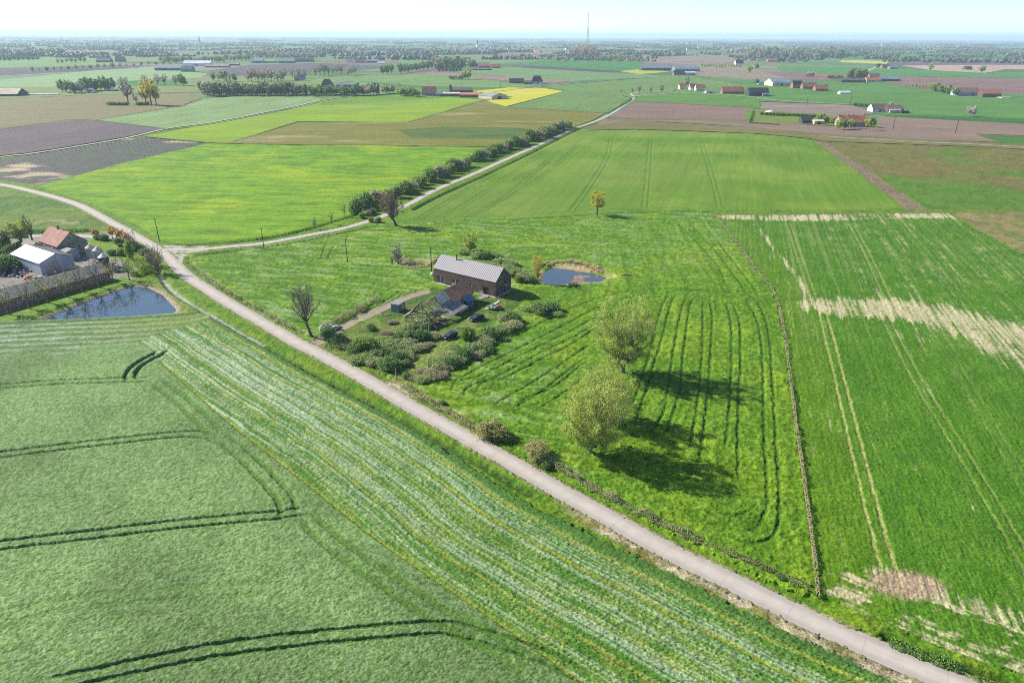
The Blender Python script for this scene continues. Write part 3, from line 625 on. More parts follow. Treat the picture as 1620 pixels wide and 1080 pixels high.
# -- roads as ribbons
def ribbon(name, pl, width, m, z=.03, camber=0.0, kind='structure'):
    t = np.gradient(pl, axis=0); t /= np.linalg.norm(t, axis=1)[:, None]; nrm = np.stack([-t[:, 1], t[:, 0]], 1)
    s = np.concatenate([[0], np.cumsum(np.linalg.norm(np.diff(pl, axis=0), axis=1))])
    cols = np.linspace(-1, 1, 5); V = []; UV = []
    for i in range(len(pl)):
        for c in cols:
            q = pl[i] + nrm[i] * c * width/2; V.append((q[0], q[1], z + camber*(1 - c*c))); UV.append((s[i], c))
        q = pl[i] - nrm[i]*(width/2); 
    n = len(cols); F = [(i*n+j, i*n+j+1, (i+1)*n+j+1, (i+1)*n+j) for i in range(len(pl)-1) for j in range(n-1)]
    return tag(link(name, mesh_from(name, V, np.array(F), [m], smooth=True, uv=UV)), kind=kind)
def road_mat(name, c1, c2, joint=8.5):
    m, nt, b = newmat(name); L = nt.links.new
    uv = N(nt, 'ShaderNodeUVMap'); sp = N(nt, 'ShaderNodeSeparateXYZ'); L(uv.outputs[0], sp.inputs[0]); tc = N(nt, 'ShaderNodeTexCoord')
    n1 = N(nt, 'ShaderNodeTexNoise', i_Scale=.55, i_Detail=8.0); L(tc.outputs['Object'], n1.inputs['Vector'])
    n2 = N(nt, 'ShaderNodeTexNoise', i_Scale=14.0, i_Detail=3.0); L(tc.outputs['Object'], n2.inputs['Vector'])
    mx = N(nt, 'ShaderNodeMix', data_type='RGBA'); L(n1.outputs[0], mx.inputs[0]); mx.inputs[6].default_value = (*c1, 1); mx.inputs[7].default_value = (*c2, 1)
    ab = N(nt, 'ShaderNodeMath', operation='ABSOLUTE'); L(sp.outputs['Y'], ab.inputs[0])
    rr = N(nt, 'ShaderNodeMapRange', interpolation_type='SMOOTHSTEP'); rr.inputs['From Min'].default_value = .75; rr.inputs['From Max'].default_value = .2; rr.inputs['To Min'].default_value = .88; rr.inputs['To Max'].default_value = 1.10; L(ab.outputs[0], rr.inputs[0])
    md = N(nt, 'ShaderNodeMath', operation='PINGPONG'); md.inputs[1].default_value = joint/2; L(sp.outputs['X'], md.inputs[0])
    jr = N(nt, 'ShaderNodeMapRange'); jr.inputs['From Min'].default_value = .02; jr.inputs['From Max'].default_value = .07; jr.inputs['To Min'].default_value = .80; L(md.outputs[0], jr.inputs[0])
    g = N(nt, 'ShaderNodeMapRange'); g.inputs['From Min'].default_value = .3; g.inputs['From Max'].default_value = .7; g.inputs['To Min'].default_value = .88; g.inputs['To Max'].default_value = 1.12; L(n2.outputs[0], g.inputs[0])
    a = N(nt, 'ShaderNodeMath', operation='MULTIPLY'); L(rr.outputs[0], a.inputs[0]); L(jr.outputs[0], a.inputs[1])
    c = N(nt, 'ShaderNodeMath', operation='MULTIPLY'); L(a.outputs[0], c.inputs[0]); L(g.outputs[0], c.inputs[1])
    vm = N(nt, 'ShaderNodeVectorMath', operation='SCALE'); L(mx.outputs[2], vm.inputs[0]); L(c.outputs[0], vm.inputs['Scale']); L(vm.outputs[0], b.inputs['Base Color'])
    b.inputs['Roughness'].default_value = .85
    return m
concrete = road_mat('concrete', (.29, .255, .215), (.43, .385, .335))
ribbon('road', ROAD, 3.7, concrete, .05, .04)
ribbon('side_road', LANE, 3.3, concrete, .055, .03)
drv = smooth_pl(PL([(204,368),(190,372),(165,377),(140,374),(100,372),(50,374),(0,375),(-80,378)]), 3); ribbon('driveway', drv, 3.0, concrete, .045, .02)
flare = PL([(268,412),(262,400),(258,388),(300,390),(330,389),(330,397),(303,400),(290,410),(287,426)])
mb = MB(); mb.add([(x, y, .046) for x, y in flare], [tuple(range(len(flare)))]); tag(mb.build('road_junction', concrete), kind='structure')
# water
def water_mat():
    m, nt, b = newmat('pond_water'); L = nt.links.new
    b.inputs['Base Color'].default_value = (.045, .065, .075, 1); b.inputs['Roughness'].default_value = .03; b.inputs['IOR'].default_value = 1.5; b.inputs['Specular IOR Level'].default_value = .9
    tc = N(nt, 'ShaderNodeTexCoord'); n = N(nt, 'ShaderNodeTexNoise', i_Scale=.9, i_Detail=3.0); L(tc.outputs['Object'], n.inputs['Vector'])
    bp = N(nt, 'ShaderNodeBump', i_Strength=.12, i_Distance=.02); L(n.outputs[0], bp.inputs['Height']); L(bp.outputs[0], b.inputs['Normal'])
    return m
WM = water_mat()
for nm, pnd in (('pond_water', POND1), ('pond_water', POND2)):
    c = pnd.mean(0); q = c + (pnd - c) * 1.10
    mb = MB(); mb.add([(x, y, -.62) for x, y in q], [tuple(range(len(q)))]); tag(mb.build(nm, WM), kind='structure')
wl = smooth_pl(PL([(250,430),(262,446),(275,460),(300,477),(335,497),(370,518),(415,543)]), 2); 

# -- the plain around and beyond: one sheet to the horizon with a hole where the near net lies
def far_mat():
    m, nt, b = newmat('far_farmland'); L = nt.links.new
    tc = N(nt, 'ShaderNodeTexCoord'); mp = N(nt, 'ShaderNodeMapping'); mp.inputs['Rotation'].default_value = (0, 0, .35); mp.inputs['Scale'].default_value = (1/330, 1/210, 1)
    L(tc.outputs['Object'], mp.inputs[0])
    dn = N(nt, 'ShaderNodeTexNoise', i_Scale=.6, i_Detail=1.0); L(mp.outputs[0], dn.inputs['Vector'])
    vo = N(nt, 'ShaderNodeTexVoronoi', distance='CHEBYCHEV', voronoi_dimensions='2D', i_Scale=1.0); L(mp.outputs[0], vo.inputs['Vector'])
    sp = N(nt, 'ShaderNodeSeparateColor'); L(vo.outputs['Color'], sp.inputs[0])
    cr = N(nt, 'ShaderNodeValToRGB'); cr.color_ramp.interpolation = 'CONSTANT'; L(sp.outputs[0], cr.inputs[0])
    cols = [(0,(.080,.150,.055)),(.18,(.110,.175,.085)),(.34,(.055,.125,.030)),(.48,(.130,.160,.060)),(.58,(.150,.110,.080)),(.68,(.085,.150,.060)),(.80,(.20,.16,.11)),(.87,(.07,.13,.04)),(.95,(.10,.08,.07))]
    e = cr.color_ramp.elements; e[0].position = 0; e[0].color = (*cols[0][1], 1); e[1].position = cols[1][0]; e[1].color = (*cols[1][1], 1)
    for p_, c_ in cols[2:]: k = e.new(p_); k.color = (*c_, 1)
    n1 = N(nt, 'ShaderNodeTexNoise', i_Scale=.03, i_Detail=5.0); L(tc.outputs['Object'], n1.inputs['Vector'])
    r = N(nt, 'ShaderNodeMapRange'); r.inputs['From Min'].default_value = .3; r.inputs['From Max'].default_value = .7; r.inputs['To Min'].default_value = .8; r.inputs['To Max'].default_value = 1.2; L(n1.outputs[0], r.inputs[0])
    vm = N(nt, 'ShaderNodeVectorMath', operation='SCALE'); L(cr.outputs[0], vm.inputs[0]); L(r.outputs[0], vm.inputs['Scale']); L(vm.outputs[0], b.inputs['Base Color'])
    b.inputs['Roughness'].default_value = .9; b.inputs['Specular IOR Level'].default_value = .1
    return m
FARM = far_mat()
def fx(y): return FK * (y + 38) - .5
B_ = 30000.0; ya, yb = Y0 + .3, Y1 - 2
mb = MB(); zb = -.02
mb.add([(-B_, yb, zb), (B_, yb, zb), (B_, B_, zb), (-B_, B_, zb)], [(0, 1, 2, 3)])
mb.add([(-B_, -400, zb), (-fx(ya), -400, zb), (-fx(ya), ya, zb), (-fx(yb), yb, zb), (-B_, yb, zb)], [(0, 1, 2, 3, 4)])
mb.add([(B_, -400, zb), (fx(ya), -400, zb), (fx(ya), ya, zb), (fx(yb), yb, zb), (B_, yb, zb)], [(0, 1, 2, 3, 4)])
mb.add([(-fx(ya), -400, zb), (fx(ya), -400, zb), (fx(ya), ya, zb), (-fx(ya), ya, zb)], [(0, 1, 2, 3)])
tag(mb.build('ground', FARM), kind='structure')

rsw = np.random.RandomState(4); pw = np.array([P(880 + 60*rsw.rand()**.8*1.1, 424 + 19*rsw.rand()) for _ in range(900)]); kk_ = inpoly(pw[:, 0], pw[:, 1], POND2) & (vn(pw[:, 0]*.5, pw[:, 1]*.35, 77) > .5); pw = pw[kk_]
sz = rsw.uniform(.12, .45, len(pw)); aa = rsw.rand(len(pw))*3; ca_, sa_ = np.cos(aa), np.sin(aa); wv_ = []
for dx_, dy_ in ((-1.6,-.5),(1.4,-.6),(1.7,.5),(-1.3,.6)): wv_.append(np.stack([pw[:, 0] + sz*(dx_*ca_ - dy_*sa_), pw[:, 1] + sz*(dx_*sa_ + dy_*ca_), np.full(len(pw), -.615) + rsw.rand(len(pw))*.02], 1))
wv_ = np.stack(wv_, 1).reshape(-1, 3); tag(link('pond_weed', mesh_from('pond_weed', wv_, np.arange(len(wv_)).reshape(-1, 4), [mat('pond_weed', (.22, .15, .11), .8, 3, .4)])), 'reddish-brown weed floating on the reedy pond', kind='stuff')
# ================================================================ FAR FIELDS, PATHS
def ang_of(p, q):
    a = P(*p); b = P(*q); return math.atan2(b[1]-a[1], b[0]-a[0])
FZ = [.16]
def fld(px, c1, c2=None, rows=((0,200),(400,190)), period=3.0, rv=.2, big=40, c3=None, patch=.6, name='field', **k):
    c2 = c2 or tuple(v*.8 for v in c1)
    gr = lambda c: (c[0]*1.12, c[1]*1.02, c[2]*.72) if c[1] > c[0] and c[1] > c[2] else c
    c1, c2 = gr(c1), gr(c2)
    m = sheet_mat(name + '_ground', c1, c2, ang_of(*rows), period, rv, big, patch, c3, **k)
    FZ[0] += .004
    mb = MB(); mb.add([(x, y, FZ[0]) for x, y in PL(px)], [tuple(range(len(px)))])
    return tag(mb.build(name, m), kind='structure')
HX = ((600,150),(1000,160))
# from far to near
fld([(-300,82),(0,80),(150,78),(140,82),(0,84),(-300,88)], (.22,.14,.12))
fld([(-300,103),(60,91),(180,88),(190,104),(0,112),(-300,120)], (.085,.19,.05), (.13,.21,.08))
fld([(-300,116),(0,108),(185,103),(245,104),(150,111),(0,120),(-300,128)], (.085,.065,.075))
fld([(1380,79),(1620,80),(1800,82),(1800,97),(1430,95)], (.055,.145,.060), (.07,.17,.07))
fld([(1420,98),(1800,98),(1800,105),(1450,104)], (.13,.09,.105))
fld([(1330,95),(1407,97),(1402,102),(1330,99)], (.33,.38,.10))
fld([(1425,104),(1560,103),(1800,104),(1800,112),(1590,110),(1560,116),(1475,112)], (.36,.27,.20), (.30,.20,.15), name='sandy_field')
fld([(1225,105),(1390,107),(1560,116),(1800,116),(1800,126),(1430,121),(1240,114)], (.045,.16,.045), (.06,.18,.06), rows=((1300,120),(1320,108)))
fld([(1190,112),(1240,114),(1430,121),(1700,126),(1800,128),(1800,151),(1500,148),(1440,138),(1330,128),(1250,126),(1190,118)], (.15,.095,.08), (.19,.12,.10), name='ploughed_field')
fld([(1110,108),(1200,112),(1245,124),(1235,131),(1120,123),(1090,118)], (.22,.175,.13), (.18,.15,.10))
fld([(1010,89),(1080,87),(1200,92),(1195,99),(1100,102),(1020,100)], (.15,.10,.09), (.24,.19,.15))
fld([(820,97),(1010,99),(1022,110),(990,113),(850,105)], (.045,.165,.040))
fld([(690,111),(830,106),(905,112),(1070,121),(900,129),(800,122)], (.095,.175,.085), (.11,.20,.10))
fld([(805,104),(850,105),(988,113),(970,115),(830,108)], (.075,.055,.065))
fld([(980,113),(1022,109),(1060,114),(1010,118)], (.30,.34,.07))
fld([(620,92),(720,86),(830,92),(860,97),(760,103),(640,104)], (.11,.20,.10))
fld([(300,90),(520,84),(640,88),(560,96),(340,100)], (.10,.17,.09), (.08,.14,.06))
fld([(330,112),(400,103),(500,100),(625,105),(560,112),(440,114),(390,119),(345,118)], (.10,.075,.085))
fld([(-300,140),(0,127),(150,112),(240,107),(330,117),(310,127),(180,131),(130,137),(0,141),(-300,150)], (.15,.25,.15), (.17,.27,.16))
fld([(-300,150),(0,139),(130,136),(180,130),(330,122),(440,120),(480,130),(310,146),(200,149),(140,151),(0,157),(-300,165)], (.13,.165,.075), (.14,.19,.09))
fld([(178,130),(230,127),(290,128),(300,134),(230,138),(182,136)], (.045,.15,.03))
fld([(300,136),(440,121),(560,120),(640,118),(560,130),(440,145),(320,150)], (.12,.20,.08), (.10,.18,.07))
fld([(480,152),(450,143),(560,128),(655,117),(720,119),(800,131),(860,137),(800,140),(742,145),(640,147),(560,153)], (.12,.205,.085), (.10,.18,.06))
fld([(560,128),(680,137),(820,139),(745,144),(640,140)], (.055,.15,.04))
fld([(655,116),(700,115),(800,122),(905,128),(880,132),(810,129),(700,119)], (.24,.15,.12))
fld([(1190,137),(1100,121),(1245,131),(1390,129),(1440,138),(1500,148),(1800,151),(1800,212),(1400,184),(1370,172),(1350,166),(1200,161)], (.060,.150,.040), (.075,.175,.055), name='green_field')
fld([(1400,182),(1500,184),(1800,196),(1800,210),(1400,187)], (.035,.115,.025))
fld([(805,170),(895,145),(860,137),(960,129),(1080,119),(1190,137),(1100,144),(1010,151),(990,160),(965,180)], (.090,.165,.060), (.105,.185,.070), rows=((820,170),(960,140)), name='green_field')
fld([(1010,152),(1100,143),(1190,137),(1200,161),(1205,172),(1160,172),(1003,162)], (.080,.175,.045), (.065,.15,.035), name='green_field')
fld([(745,145),(805,139),(860,140),(892,145),(800,169),(765,168),(770,160),(812,154),(780,149)], (.42,.39,.03), (.33,.34,.04), rv=.12, name='rapeseed_field')
fld([(1003,162),(1080,164),(1192,171),(1182,190),(960,187),(985,175)], (.19,.122,.095), (.16,.105,.085), rows=((980,180),(1180,184)), name='ploughed_field')
fld([(968,187),(1182,190),(1182,193),(955,190)], (.12,.13,.05))
fld([(1182,173),(1198,174),(1190,192),(1178,192)], (.09,.19,.025))
fld([(1198,174),(1290,180),(1345,187),(1330,200),(1190,194)], (.13,.175,.045), (.10,.15,.035), name='lawn')
fld([(1205,162),(1350,167),(1385,180),(1345,186),(1225,176),(1203,172)], (.17,.125,.11), (.20,.15,.12), c3=(.30,.27,.14), patch=.8)
fld([(945,199),(955,190),(1182,192),(1290,199),(1390,203),(1385,188),(1400,185),(1620,197),(1800,203),(1800,238),(1620,227),(1450,221),(1300,212),(1200,203),(1100,196),(990,191)], (.195,.135,.10), (.165,.118,.09), rows=((1000,195),(1600,222)), name='ploughed_field')
fld([(1545,214),(1800,221),(1800,240),(1590,229)], (.05,.13,.025))
fld([(-300,182),(0,157),(140,151),(310,147),(320,157),(300,162),(285,172),(150,191),(0,206),(-300,240)], (.14,.155,.07), (.17,.14,.07), big=60, name='stubble_field')
fld([(-300,290),(-300,235),(0,204),(125,190),(175,191),(266,203),(200,217),(100,234),(40,243),(0,247)], (.115,.088,.088), (.095,.075,.078), rows=((0,246),(260,203)), name='ploughed_field')
fld([(150,190),(285,171),(320,158),(385,152),(492,151),(510,158),(470,168),(330,195),(264,204)], (.15,.245,.13), (.13,.21,.10), rows=((200,200),(420,160)), rv=.25, name='pale_field')
fld([(315,154),(450,146),(560,150),(530,156),(510,158),(492,152),(385,153)], (.095,.185,.055), name='pasture')
fld([(228,217),(330,197),(450,175),(512,160),(560,154),(640,150),(762,158),(700,178),(645,194),(470,193),(365,226),(330,226)], (.17,.27,.012), (.12,.22,.018), big=55, c3=(.24,.27,.05), patch=.6, name='lime_field')
fld([(520,159),(600,151),(720,154),(640,160),(500,168)], (.085,.185,.020), (.10,.20,.02))
fld([(365,226),(470,194),(645,194),(705,177),(762,158),(800,169),(957,179),(940,190),(905,203),(868,219),(790,233),(640,231),(480,230),(330,227)], (.155,.150,.028), (.115,.125,.025), big=28, c3=(.33,.26,.14), patch=.7, patch_lo=.56, patch_hi=.66, rows=((400,215),(800,220)), name='weedy_field')
fld([(630,207),(700,201),(820,203),(875,211),(820,222),(650,219)], (.050,.095,.028), (.075,.115,.03), big=12)
PM = road_mat('pale_track', (.33,.31,.25), (.40,.37,.31), 400)
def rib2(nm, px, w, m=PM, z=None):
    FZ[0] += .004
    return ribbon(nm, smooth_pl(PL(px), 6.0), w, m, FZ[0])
rib2('path', [(-60,262),(0,249),(40,245),(100,236),(200,219),(265,204),(330,195),(400,182),(470,168),(515,158),(560,153)], 2.6)
rib2('path', [(-100,128),(0,121),(120,115),(240,107),(300,105)], 6.0)
rib2('path', [(700,147),(800,151),(860,137),(960,128),(1080,119)], 3.0)
rib2('path', [(1003,153),(1030,150),(1100,147),(1180,153),(1240,160),(1350,166)], 3.0)
rib2('path', [(1003,153),(998,149),(1010,147)], 3.0)
rib2('path', [(1385,184),(1500,224),(1720,240)], 2.2) if False else None
fld([(930,207),(945,199),(990,191),(1100,197),(1200,203),(1300,212),(1450,221),(1800,238),(1800,246),(1520,232),(1300,224),(1282,220),(1200,212),(1100,208),(1000,205)], (.15,.12,.06), (.11,.12,.04), rows=HX, big=10, name='stubble_field')
rib2('path', [(1300,216),(1450,225),(1560,230),(1720,239)], 1.6)
rib2('path', [(1365,115),(1378,110),(1392,104)], 6.0)
# dark lines of ditches and hedge bottoms between the far fields
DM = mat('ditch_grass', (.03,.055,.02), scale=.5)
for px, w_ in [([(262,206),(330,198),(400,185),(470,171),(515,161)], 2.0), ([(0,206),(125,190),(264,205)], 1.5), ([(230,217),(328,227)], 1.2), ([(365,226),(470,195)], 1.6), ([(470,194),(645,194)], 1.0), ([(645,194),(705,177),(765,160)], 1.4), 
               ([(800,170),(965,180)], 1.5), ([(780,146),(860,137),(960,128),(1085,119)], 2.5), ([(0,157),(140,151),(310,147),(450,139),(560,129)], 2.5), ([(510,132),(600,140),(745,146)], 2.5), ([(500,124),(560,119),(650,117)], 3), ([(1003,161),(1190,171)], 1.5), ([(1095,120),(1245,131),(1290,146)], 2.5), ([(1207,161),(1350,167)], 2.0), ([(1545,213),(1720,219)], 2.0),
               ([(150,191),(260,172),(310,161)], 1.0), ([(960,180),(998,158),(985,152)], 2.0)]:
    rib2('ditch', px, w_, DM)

# ---------------------------------------------------------------- the air
hm = bpy.data.materials.new('haze'); hm.use_nodes = True; hn = hm.node_tree; hn.nodes.clear()
pv_ = hn.nodes.new('ShaderNodeVolumePrincipled'); ho = hn.nodes.new('ShaderNodeOutputMaterial')
pv_.inputs['Color'].default_value = (.68, .90, 1.0, 1); pv_.inputs['Density'].default_value = 0.00010; pv_.inputs['Anisotropy'].default_value = .12
hn.links.new(pv_.outputs[0], ho.inputs['Volume'])
mb = MB(); mb.box((0, 0, 69.0), (59000, 59000, 142.0)); hzo = mb.build('haze', hm)
hzo.location = (0, 0, 0); tag(hzo, kind='stuff')
# ================================================================ PLANTS
def rnd_unit(rs, n):
    v = rs.normal(size=(n, 3)); return v / (np.linalg.norm(v, axis=1)[:, None] + 1e-9)
def tube_mesh(name, A, B, ra, rb, k, mats, sm=False):
    """many tapered sticks (A->B) in one mesh"""
    n = len(A); d = B - A; d /= (np.linalg.norm(d, axis=1)[:, None] + 1e-9)
    up = np.where(np.abs(d[:, 2:3]) > .9, np.array([[1., 0, 0]]), np.array([[0., 0, 1]]))
    u = np.cross(d, up); u /= (np.linalg.norm(u, axis=1)[:, None] + 1e-9); v = np.cross(d, u)
    t = np.arange(k) * 2*pi/k; cs = np.cos(t)[None, :, None]; sn = np.sin(t)[None, :, None]
    ring = u[:, None, :]*cs + v[:, None, :]*sn
    V = np.concatenate([A[:, None, :] + ring*ra[:, None, None], B[:, None, :] + ring*rb[:, None, None]], 1).reshape(-1, 3)
    i = np.arange(k); j = (i + 1) % k
    f = np.stack([i, j, k + j, k + i], 1)[None] + (np.arange(n) * 2*k)[:, None, None]
    return V, f.reshape(-1, 4)
def leaf_quads(P_, rs, size, flat=0.0):
    """small randomly turned leaf faces at the points P_"""
    n = len(P_); a = rnd_unit(rs, n); a[:, 2] *= (1 - flat); a /= np.linalg.norm(a, axis=1)[:, None]
    b = np.cross(a, rnd_unit(rs, n)); b /= (np.linalg.norm(b, axis=1)[:, None] + 1e-9)
    s = (size * rs.uniform(.6, 1.4, n))[:, None]
    V = np.stack([P_ - a*s*.9, P_ + b*s*.55, P_ + a*s*.9, P_ - b*s*.55], 1).reshape(-1, 3)
    return V, np.arange(n*4).reshape(-1, 4)
def combine(parts):
    V = []; F = []; M = []; o = 0
    for (v, f, m) in parts:
        if len(v) == 0: continue
        V.append(v); F.append(f + o); M.append(np.full(len(f), m)); o += len(v)
    return np.vstack(V), np.vstack(F), np.concatenate(M)
def branches(rs, par, n, t0, t1, ang, ratio, nseg=3, tropism=.25, jit=.25, rr=.55):
    """par: list of polylines (pts, radii). n children on each."""
    out = []
    for pts, rad in par:
        L = np.linalg.norm(pts[-1] - pts[0])
        for k in range(n):
            t = t0 + (t1 - t0) * ((k + rs.rand()) / n); s = t * (len(pts) - 1); i = min(int(s), len(pts) - 2); fr = s - i
            o = pts[i]*(1-fr) + pts[i+1]*fr; r0 = (rad[i]*(1-fr) + rad[i+1]*fr) * rr
            d = pts[i+1] - pts[i]; d = d / (np.linalg.norm(d) + 1e-9)
            q = np.cross(d, rnd_unit(rs, 1)[0]); q /= (np.linalg.norm(q) + 1e-9)
            a = ang * rs.uniform(.6, 1.3); dd = d*cos(a) + q*sin(a)
            l = L * ratio * rs.uniform(.7, 1.25) * (1.15 - .5*t)
            p = [o]; 
            for j in range(nseg):
                dd = dd + np.array([0, 0, tropism/nseg]) + rs.normal(size=3)*jit/nseg; dd /= np.linalg.norm(dd)
                p.append(p[-1] + dd*l/nseg)
            out.append((np.array(p), np.linspace(r0, r0*.35, nseg + 1)))
    return out
def sticks(bl):
    A = np.vstack([b[0][:-1] for b in bl]); B = np.vstack([b[0][1:] for b in bl]); ra = np.concatenate([b[1][:-1] for b in bl]); rb = np.concatenate([b[1][1:] for b in bl]); return A, B, ra, rb
bark = mat('bark', (.11, .092, .072), scale=2.0, var=.35); bark_pale = mat('bark_pale', (.17, .145, .11), scale=2.0, var=.3)
twig_grey = mat('twig_grey', (.24, .205, .16), scale=1.0, var=.3); twig_brown = mat('twig_brown', (.38, .27, .20), scale=1.0, var=.3); twig_tan = mat('twig_tan', (.38, .34, .18), scale=1.0, var=.3)
LM = dict(willow=leafmat('leaf_willow', (.34, .38, .075), (.24, .30, .06)), spring=leafmat('leaf_spring', (.34, .40, .06), (.20, .28, .045)), gold=leafmat('leaf_gold', (.50, .40, .05), (.32, .30, .05)),
          green=leafmat('leaf_green', (.20, .29, .065), (.10, .18, .05)), dark=leafmat('leaf_dark', (.11, .18, .065), (.06, .11, .045)), bush=leafmat('leaf_bush', (.20, .30, .045), (.09, .18, .03)),
          bramble=leafmat('leaf_bramble', (.33, .37, .14), (.17, .24, .09)), dry=leafmat('leaf_dry', (.40, .30, .19), (.24, .19, .11)), olive=leafmat('leaf_olive', (.32, .33, .09), (.20, .23, .07)),
          grey=leafmat('leaf_grey', (.36, .33, .25), (.22, .21, .15)), far=leafmat('leaf_far', (.17, .22, .10), (.10, .14, .07)), pink=leafmat('leaf_budding', (.40, .29, .22), (.28, .21, .15)), white=leafmat('blossom', (.46, .38, .33), (.36, .29, .24)),
          orange=leafmat('leaf_orange', (.50, .32, .10), (.34, .25, .08)), reed=leafmat('reed', (.58, .43, .26), (.42, .31, .18)))
def tree_proto(seed, h, rad, trunk_h, trunk_r, limbs=7, lv=(6, 5, 4), leaves=0, leaf=.16, lm=None, bm_=bark, tm=twig_grey, lean=(0, 0), upright=.5, twig_r=.012, ell=None, spread=.86, leaf_lo=.0, multi=1, fan=False):
    """returns (trunk mesh, crown mesh) for a tree of height h"""
    rs = np.random.RandomState(seed)
    top = np.array([lean[0], lean[1], trunk_h]); stems = []
    for s_ in range(multi):
        off = np.array([cos(s_*2.4)*.5, sin(s_*2.4)*.4, 0]) * (multi > 1) * trunk_r * 3
        pts = [off, off*1.2 + top*.5 + rs.normal(size=3)*.08*np.array([1,1,0]), off*1.8 + top]
        stems.append((np.array(pts), np.array([trunk_r*1.25, trunk_r*.95, trunk_r*.85])))
    L1 = []
    cz = trunk_h + (h - trunk_h)*.5; rz = (h - trunk_h)*.5
    for k in range(limbs):
        st = stems[k % multi]; phi = 2*pi*(k*.618 + rs.rand()*.08)
        el = (k + .5)/limbs
        if fan: zf, rf_ = .42 + .5*el**.8, 1 - el*.75
        else: zf = .10 + .82*el**.85; rf_ = math.sqrt(max(.02, 1 - ((zf - .48)/.56)**2)) * (.62 + .38*rs.rand())
        tgt = np.array([lean[0]*1.4 + rad*spread*cos(phi)*rf_, lean[1]*1.4 + rad*spread*sin(phi)*rf_, trunk_h + (h - trunk_h)*zf])
        o = st[0][-1] + (st[0][1]-st[0][-1]) * rs.uniform(0, .35); mid = o*.55 + tgt*.45 + np.array([cos(phi), sin(phi), 0]) * rad*.12 * (1-upright) - np.array([cos(phi), sin(phi), 0])*rad*.10*upright
        q = [o, o*.75+mid*.25+rs.normal(size=3)*.05*rad, mid, mid*.5 + tgt*.5 + rs.normal(size=3)*.05*rad, tgt]
        L1.append((np.array(q), np.linspace(trunk_r*.55, trunk_r*.10, 5)))
    L2 = branches(rs, L1, lv[0], .22, .98, .75, .42, 3, upright*.8, .35)
    L3 = branches(rs, L2, lv[1], .2, .98, .65, .48, 2, upright*.6, .3)
    lev = [L1, L2, L3]
    if len(lv) > 2 and lv[2]: lev.append(branches(rs, L3, lv[2], .15, 1.0, .6, .55, 2, upright*.5, .3))
    def clip(p):
        c = np.array([lean[0]*1.4, lean[1]*1.4, cz]); q = (p - c)/np.array([rad, rad, rz]); r = np.linalg.norm(q, axis=-1, keepdims=True)
        lump = 1 + .12*np.sin(q[..., 0:1]*5+seed) * np.cos(q[..., 1:2]*4+1) + .08*np.sin(q[..., 2:3]*7)
        k = np.where(r > lump, lump/np.maximum(r, 1e-6)*(1-.04*rs.rand(*r.shape)), 1); return c + (p-c)*k
    for l in lev[1:]:
        for i in range(len(l)): l[i] = (clip(l[i][0]), np.maximum(l[i][1], twig_r))
    ts = sticks(stems + L1); V, F = tube_mesh('t', *ts, 7, None); V[:, 2] = np.where(V[:, 2] < .02, -.25, V[:, 2])
    trunk = mesh_from('trunk', V, F, [bm_], smooth=True)
    parts = []
    tw = sticks(sum(lev[1:], [])); v, f = tube_mesh('c', *tw, 3, None); parts.append((v, f, 0))
    if leaves:
        last = lev[-1]; ends = np.vstack([b[0][1:] for b in last]); p = ends[rs.randint(0, len(ends), leaves)]
        if leaf_lo > 0: p = p[p[:, 2] > trunk_h + leaf_lo*(h-trunk_h)]
        p = p + rs.normal(size=p.shape) * (rad*.035 + leaf*.4); v, f = leaf_quads(p, rs, leaf); parts.append((v, f, 1))
    V, F, M = combine(parts); crown = mesh_from('crown', V, F, [tm] + ([lm] if lm else []), midx=M)
    return trunk, crown
def bush_proto(seed, r, h, leaves, leaf, lm, twigs=60, lobes=5, lm2=None, mix=.25, tm=twig_grey, shell=.45, name='foliage'):
    rs = np.random.RandomState(seed); C_ = []; R2 = []
    for k in range(lobes):
        a = rs.rand()*2*pi; q = rs.rand()**.5*.55*r*(lobes > 1); C_.append((cos(a)*q, sin(a)*q, h*rs.uniform(.30, .5))); R2.append((r*rs.uniform(.5, .75), r*rs.uniform(.5, .75), h*rs.uniform(.42, .6)))
    C_ = np.array(C_); R2 = np.array(R2); w_ = R2.prod(1)**.66; k = rs.choice(lobes, leaves, p=w_/w_.sum())
    d = rnd_unit(rs, leaves); d[:, 2] = np.abs(d[:, 2])*np.where(rs.rand(leaves) < .8, 1, -1)
    rr = shell + (1-shell)*rs.rand(leaves)**.6; rr *= 1 + .25*np.sin(d[:, 0]*7+k*2)*np.sin(d[:, 1]*6+k) + .16*np.sin(d[:, 2]*9+d[:, 0]*8+k) + .13*rs.normal(size=leaves)
    p = C_[k] + d*R2[k]*rr[:, None]; p[:, 2] = np.maximum(p[:, 2], .03 + rs.rand(leaves)*.1)
    v, f = leaf_quads(p, rs, leaf)
    m_ = np.where(rs.rand(len(f)) < mix, 2, 1) if lm2 else np.full(len(f), 1)
    parts = [(v, f, 1)]
    B = C_[rs.randint(0, lobes, twigs)] + rnd_unit(rs, twigs)*R2[0]*1.05; B[:, 2] = np.abs(B[:, 2]) + h*.2; A = np.stack([B[:, 0]*.15, B[:, 1]*.15, np.zeros(twigs)-.1], 1)
    tv, tf = tube_mesh('b', A, B, np.full(twigs, .035), np.full(twigs, .01), 3, None)
    V, F, M = combine([(v, f, 1), (tv, tf, 0)])
    M[:len(f)] = m_
    return mesh_from(name, V, F, [tm, lm] + ([lm2] if lm2 else []), midx=M)

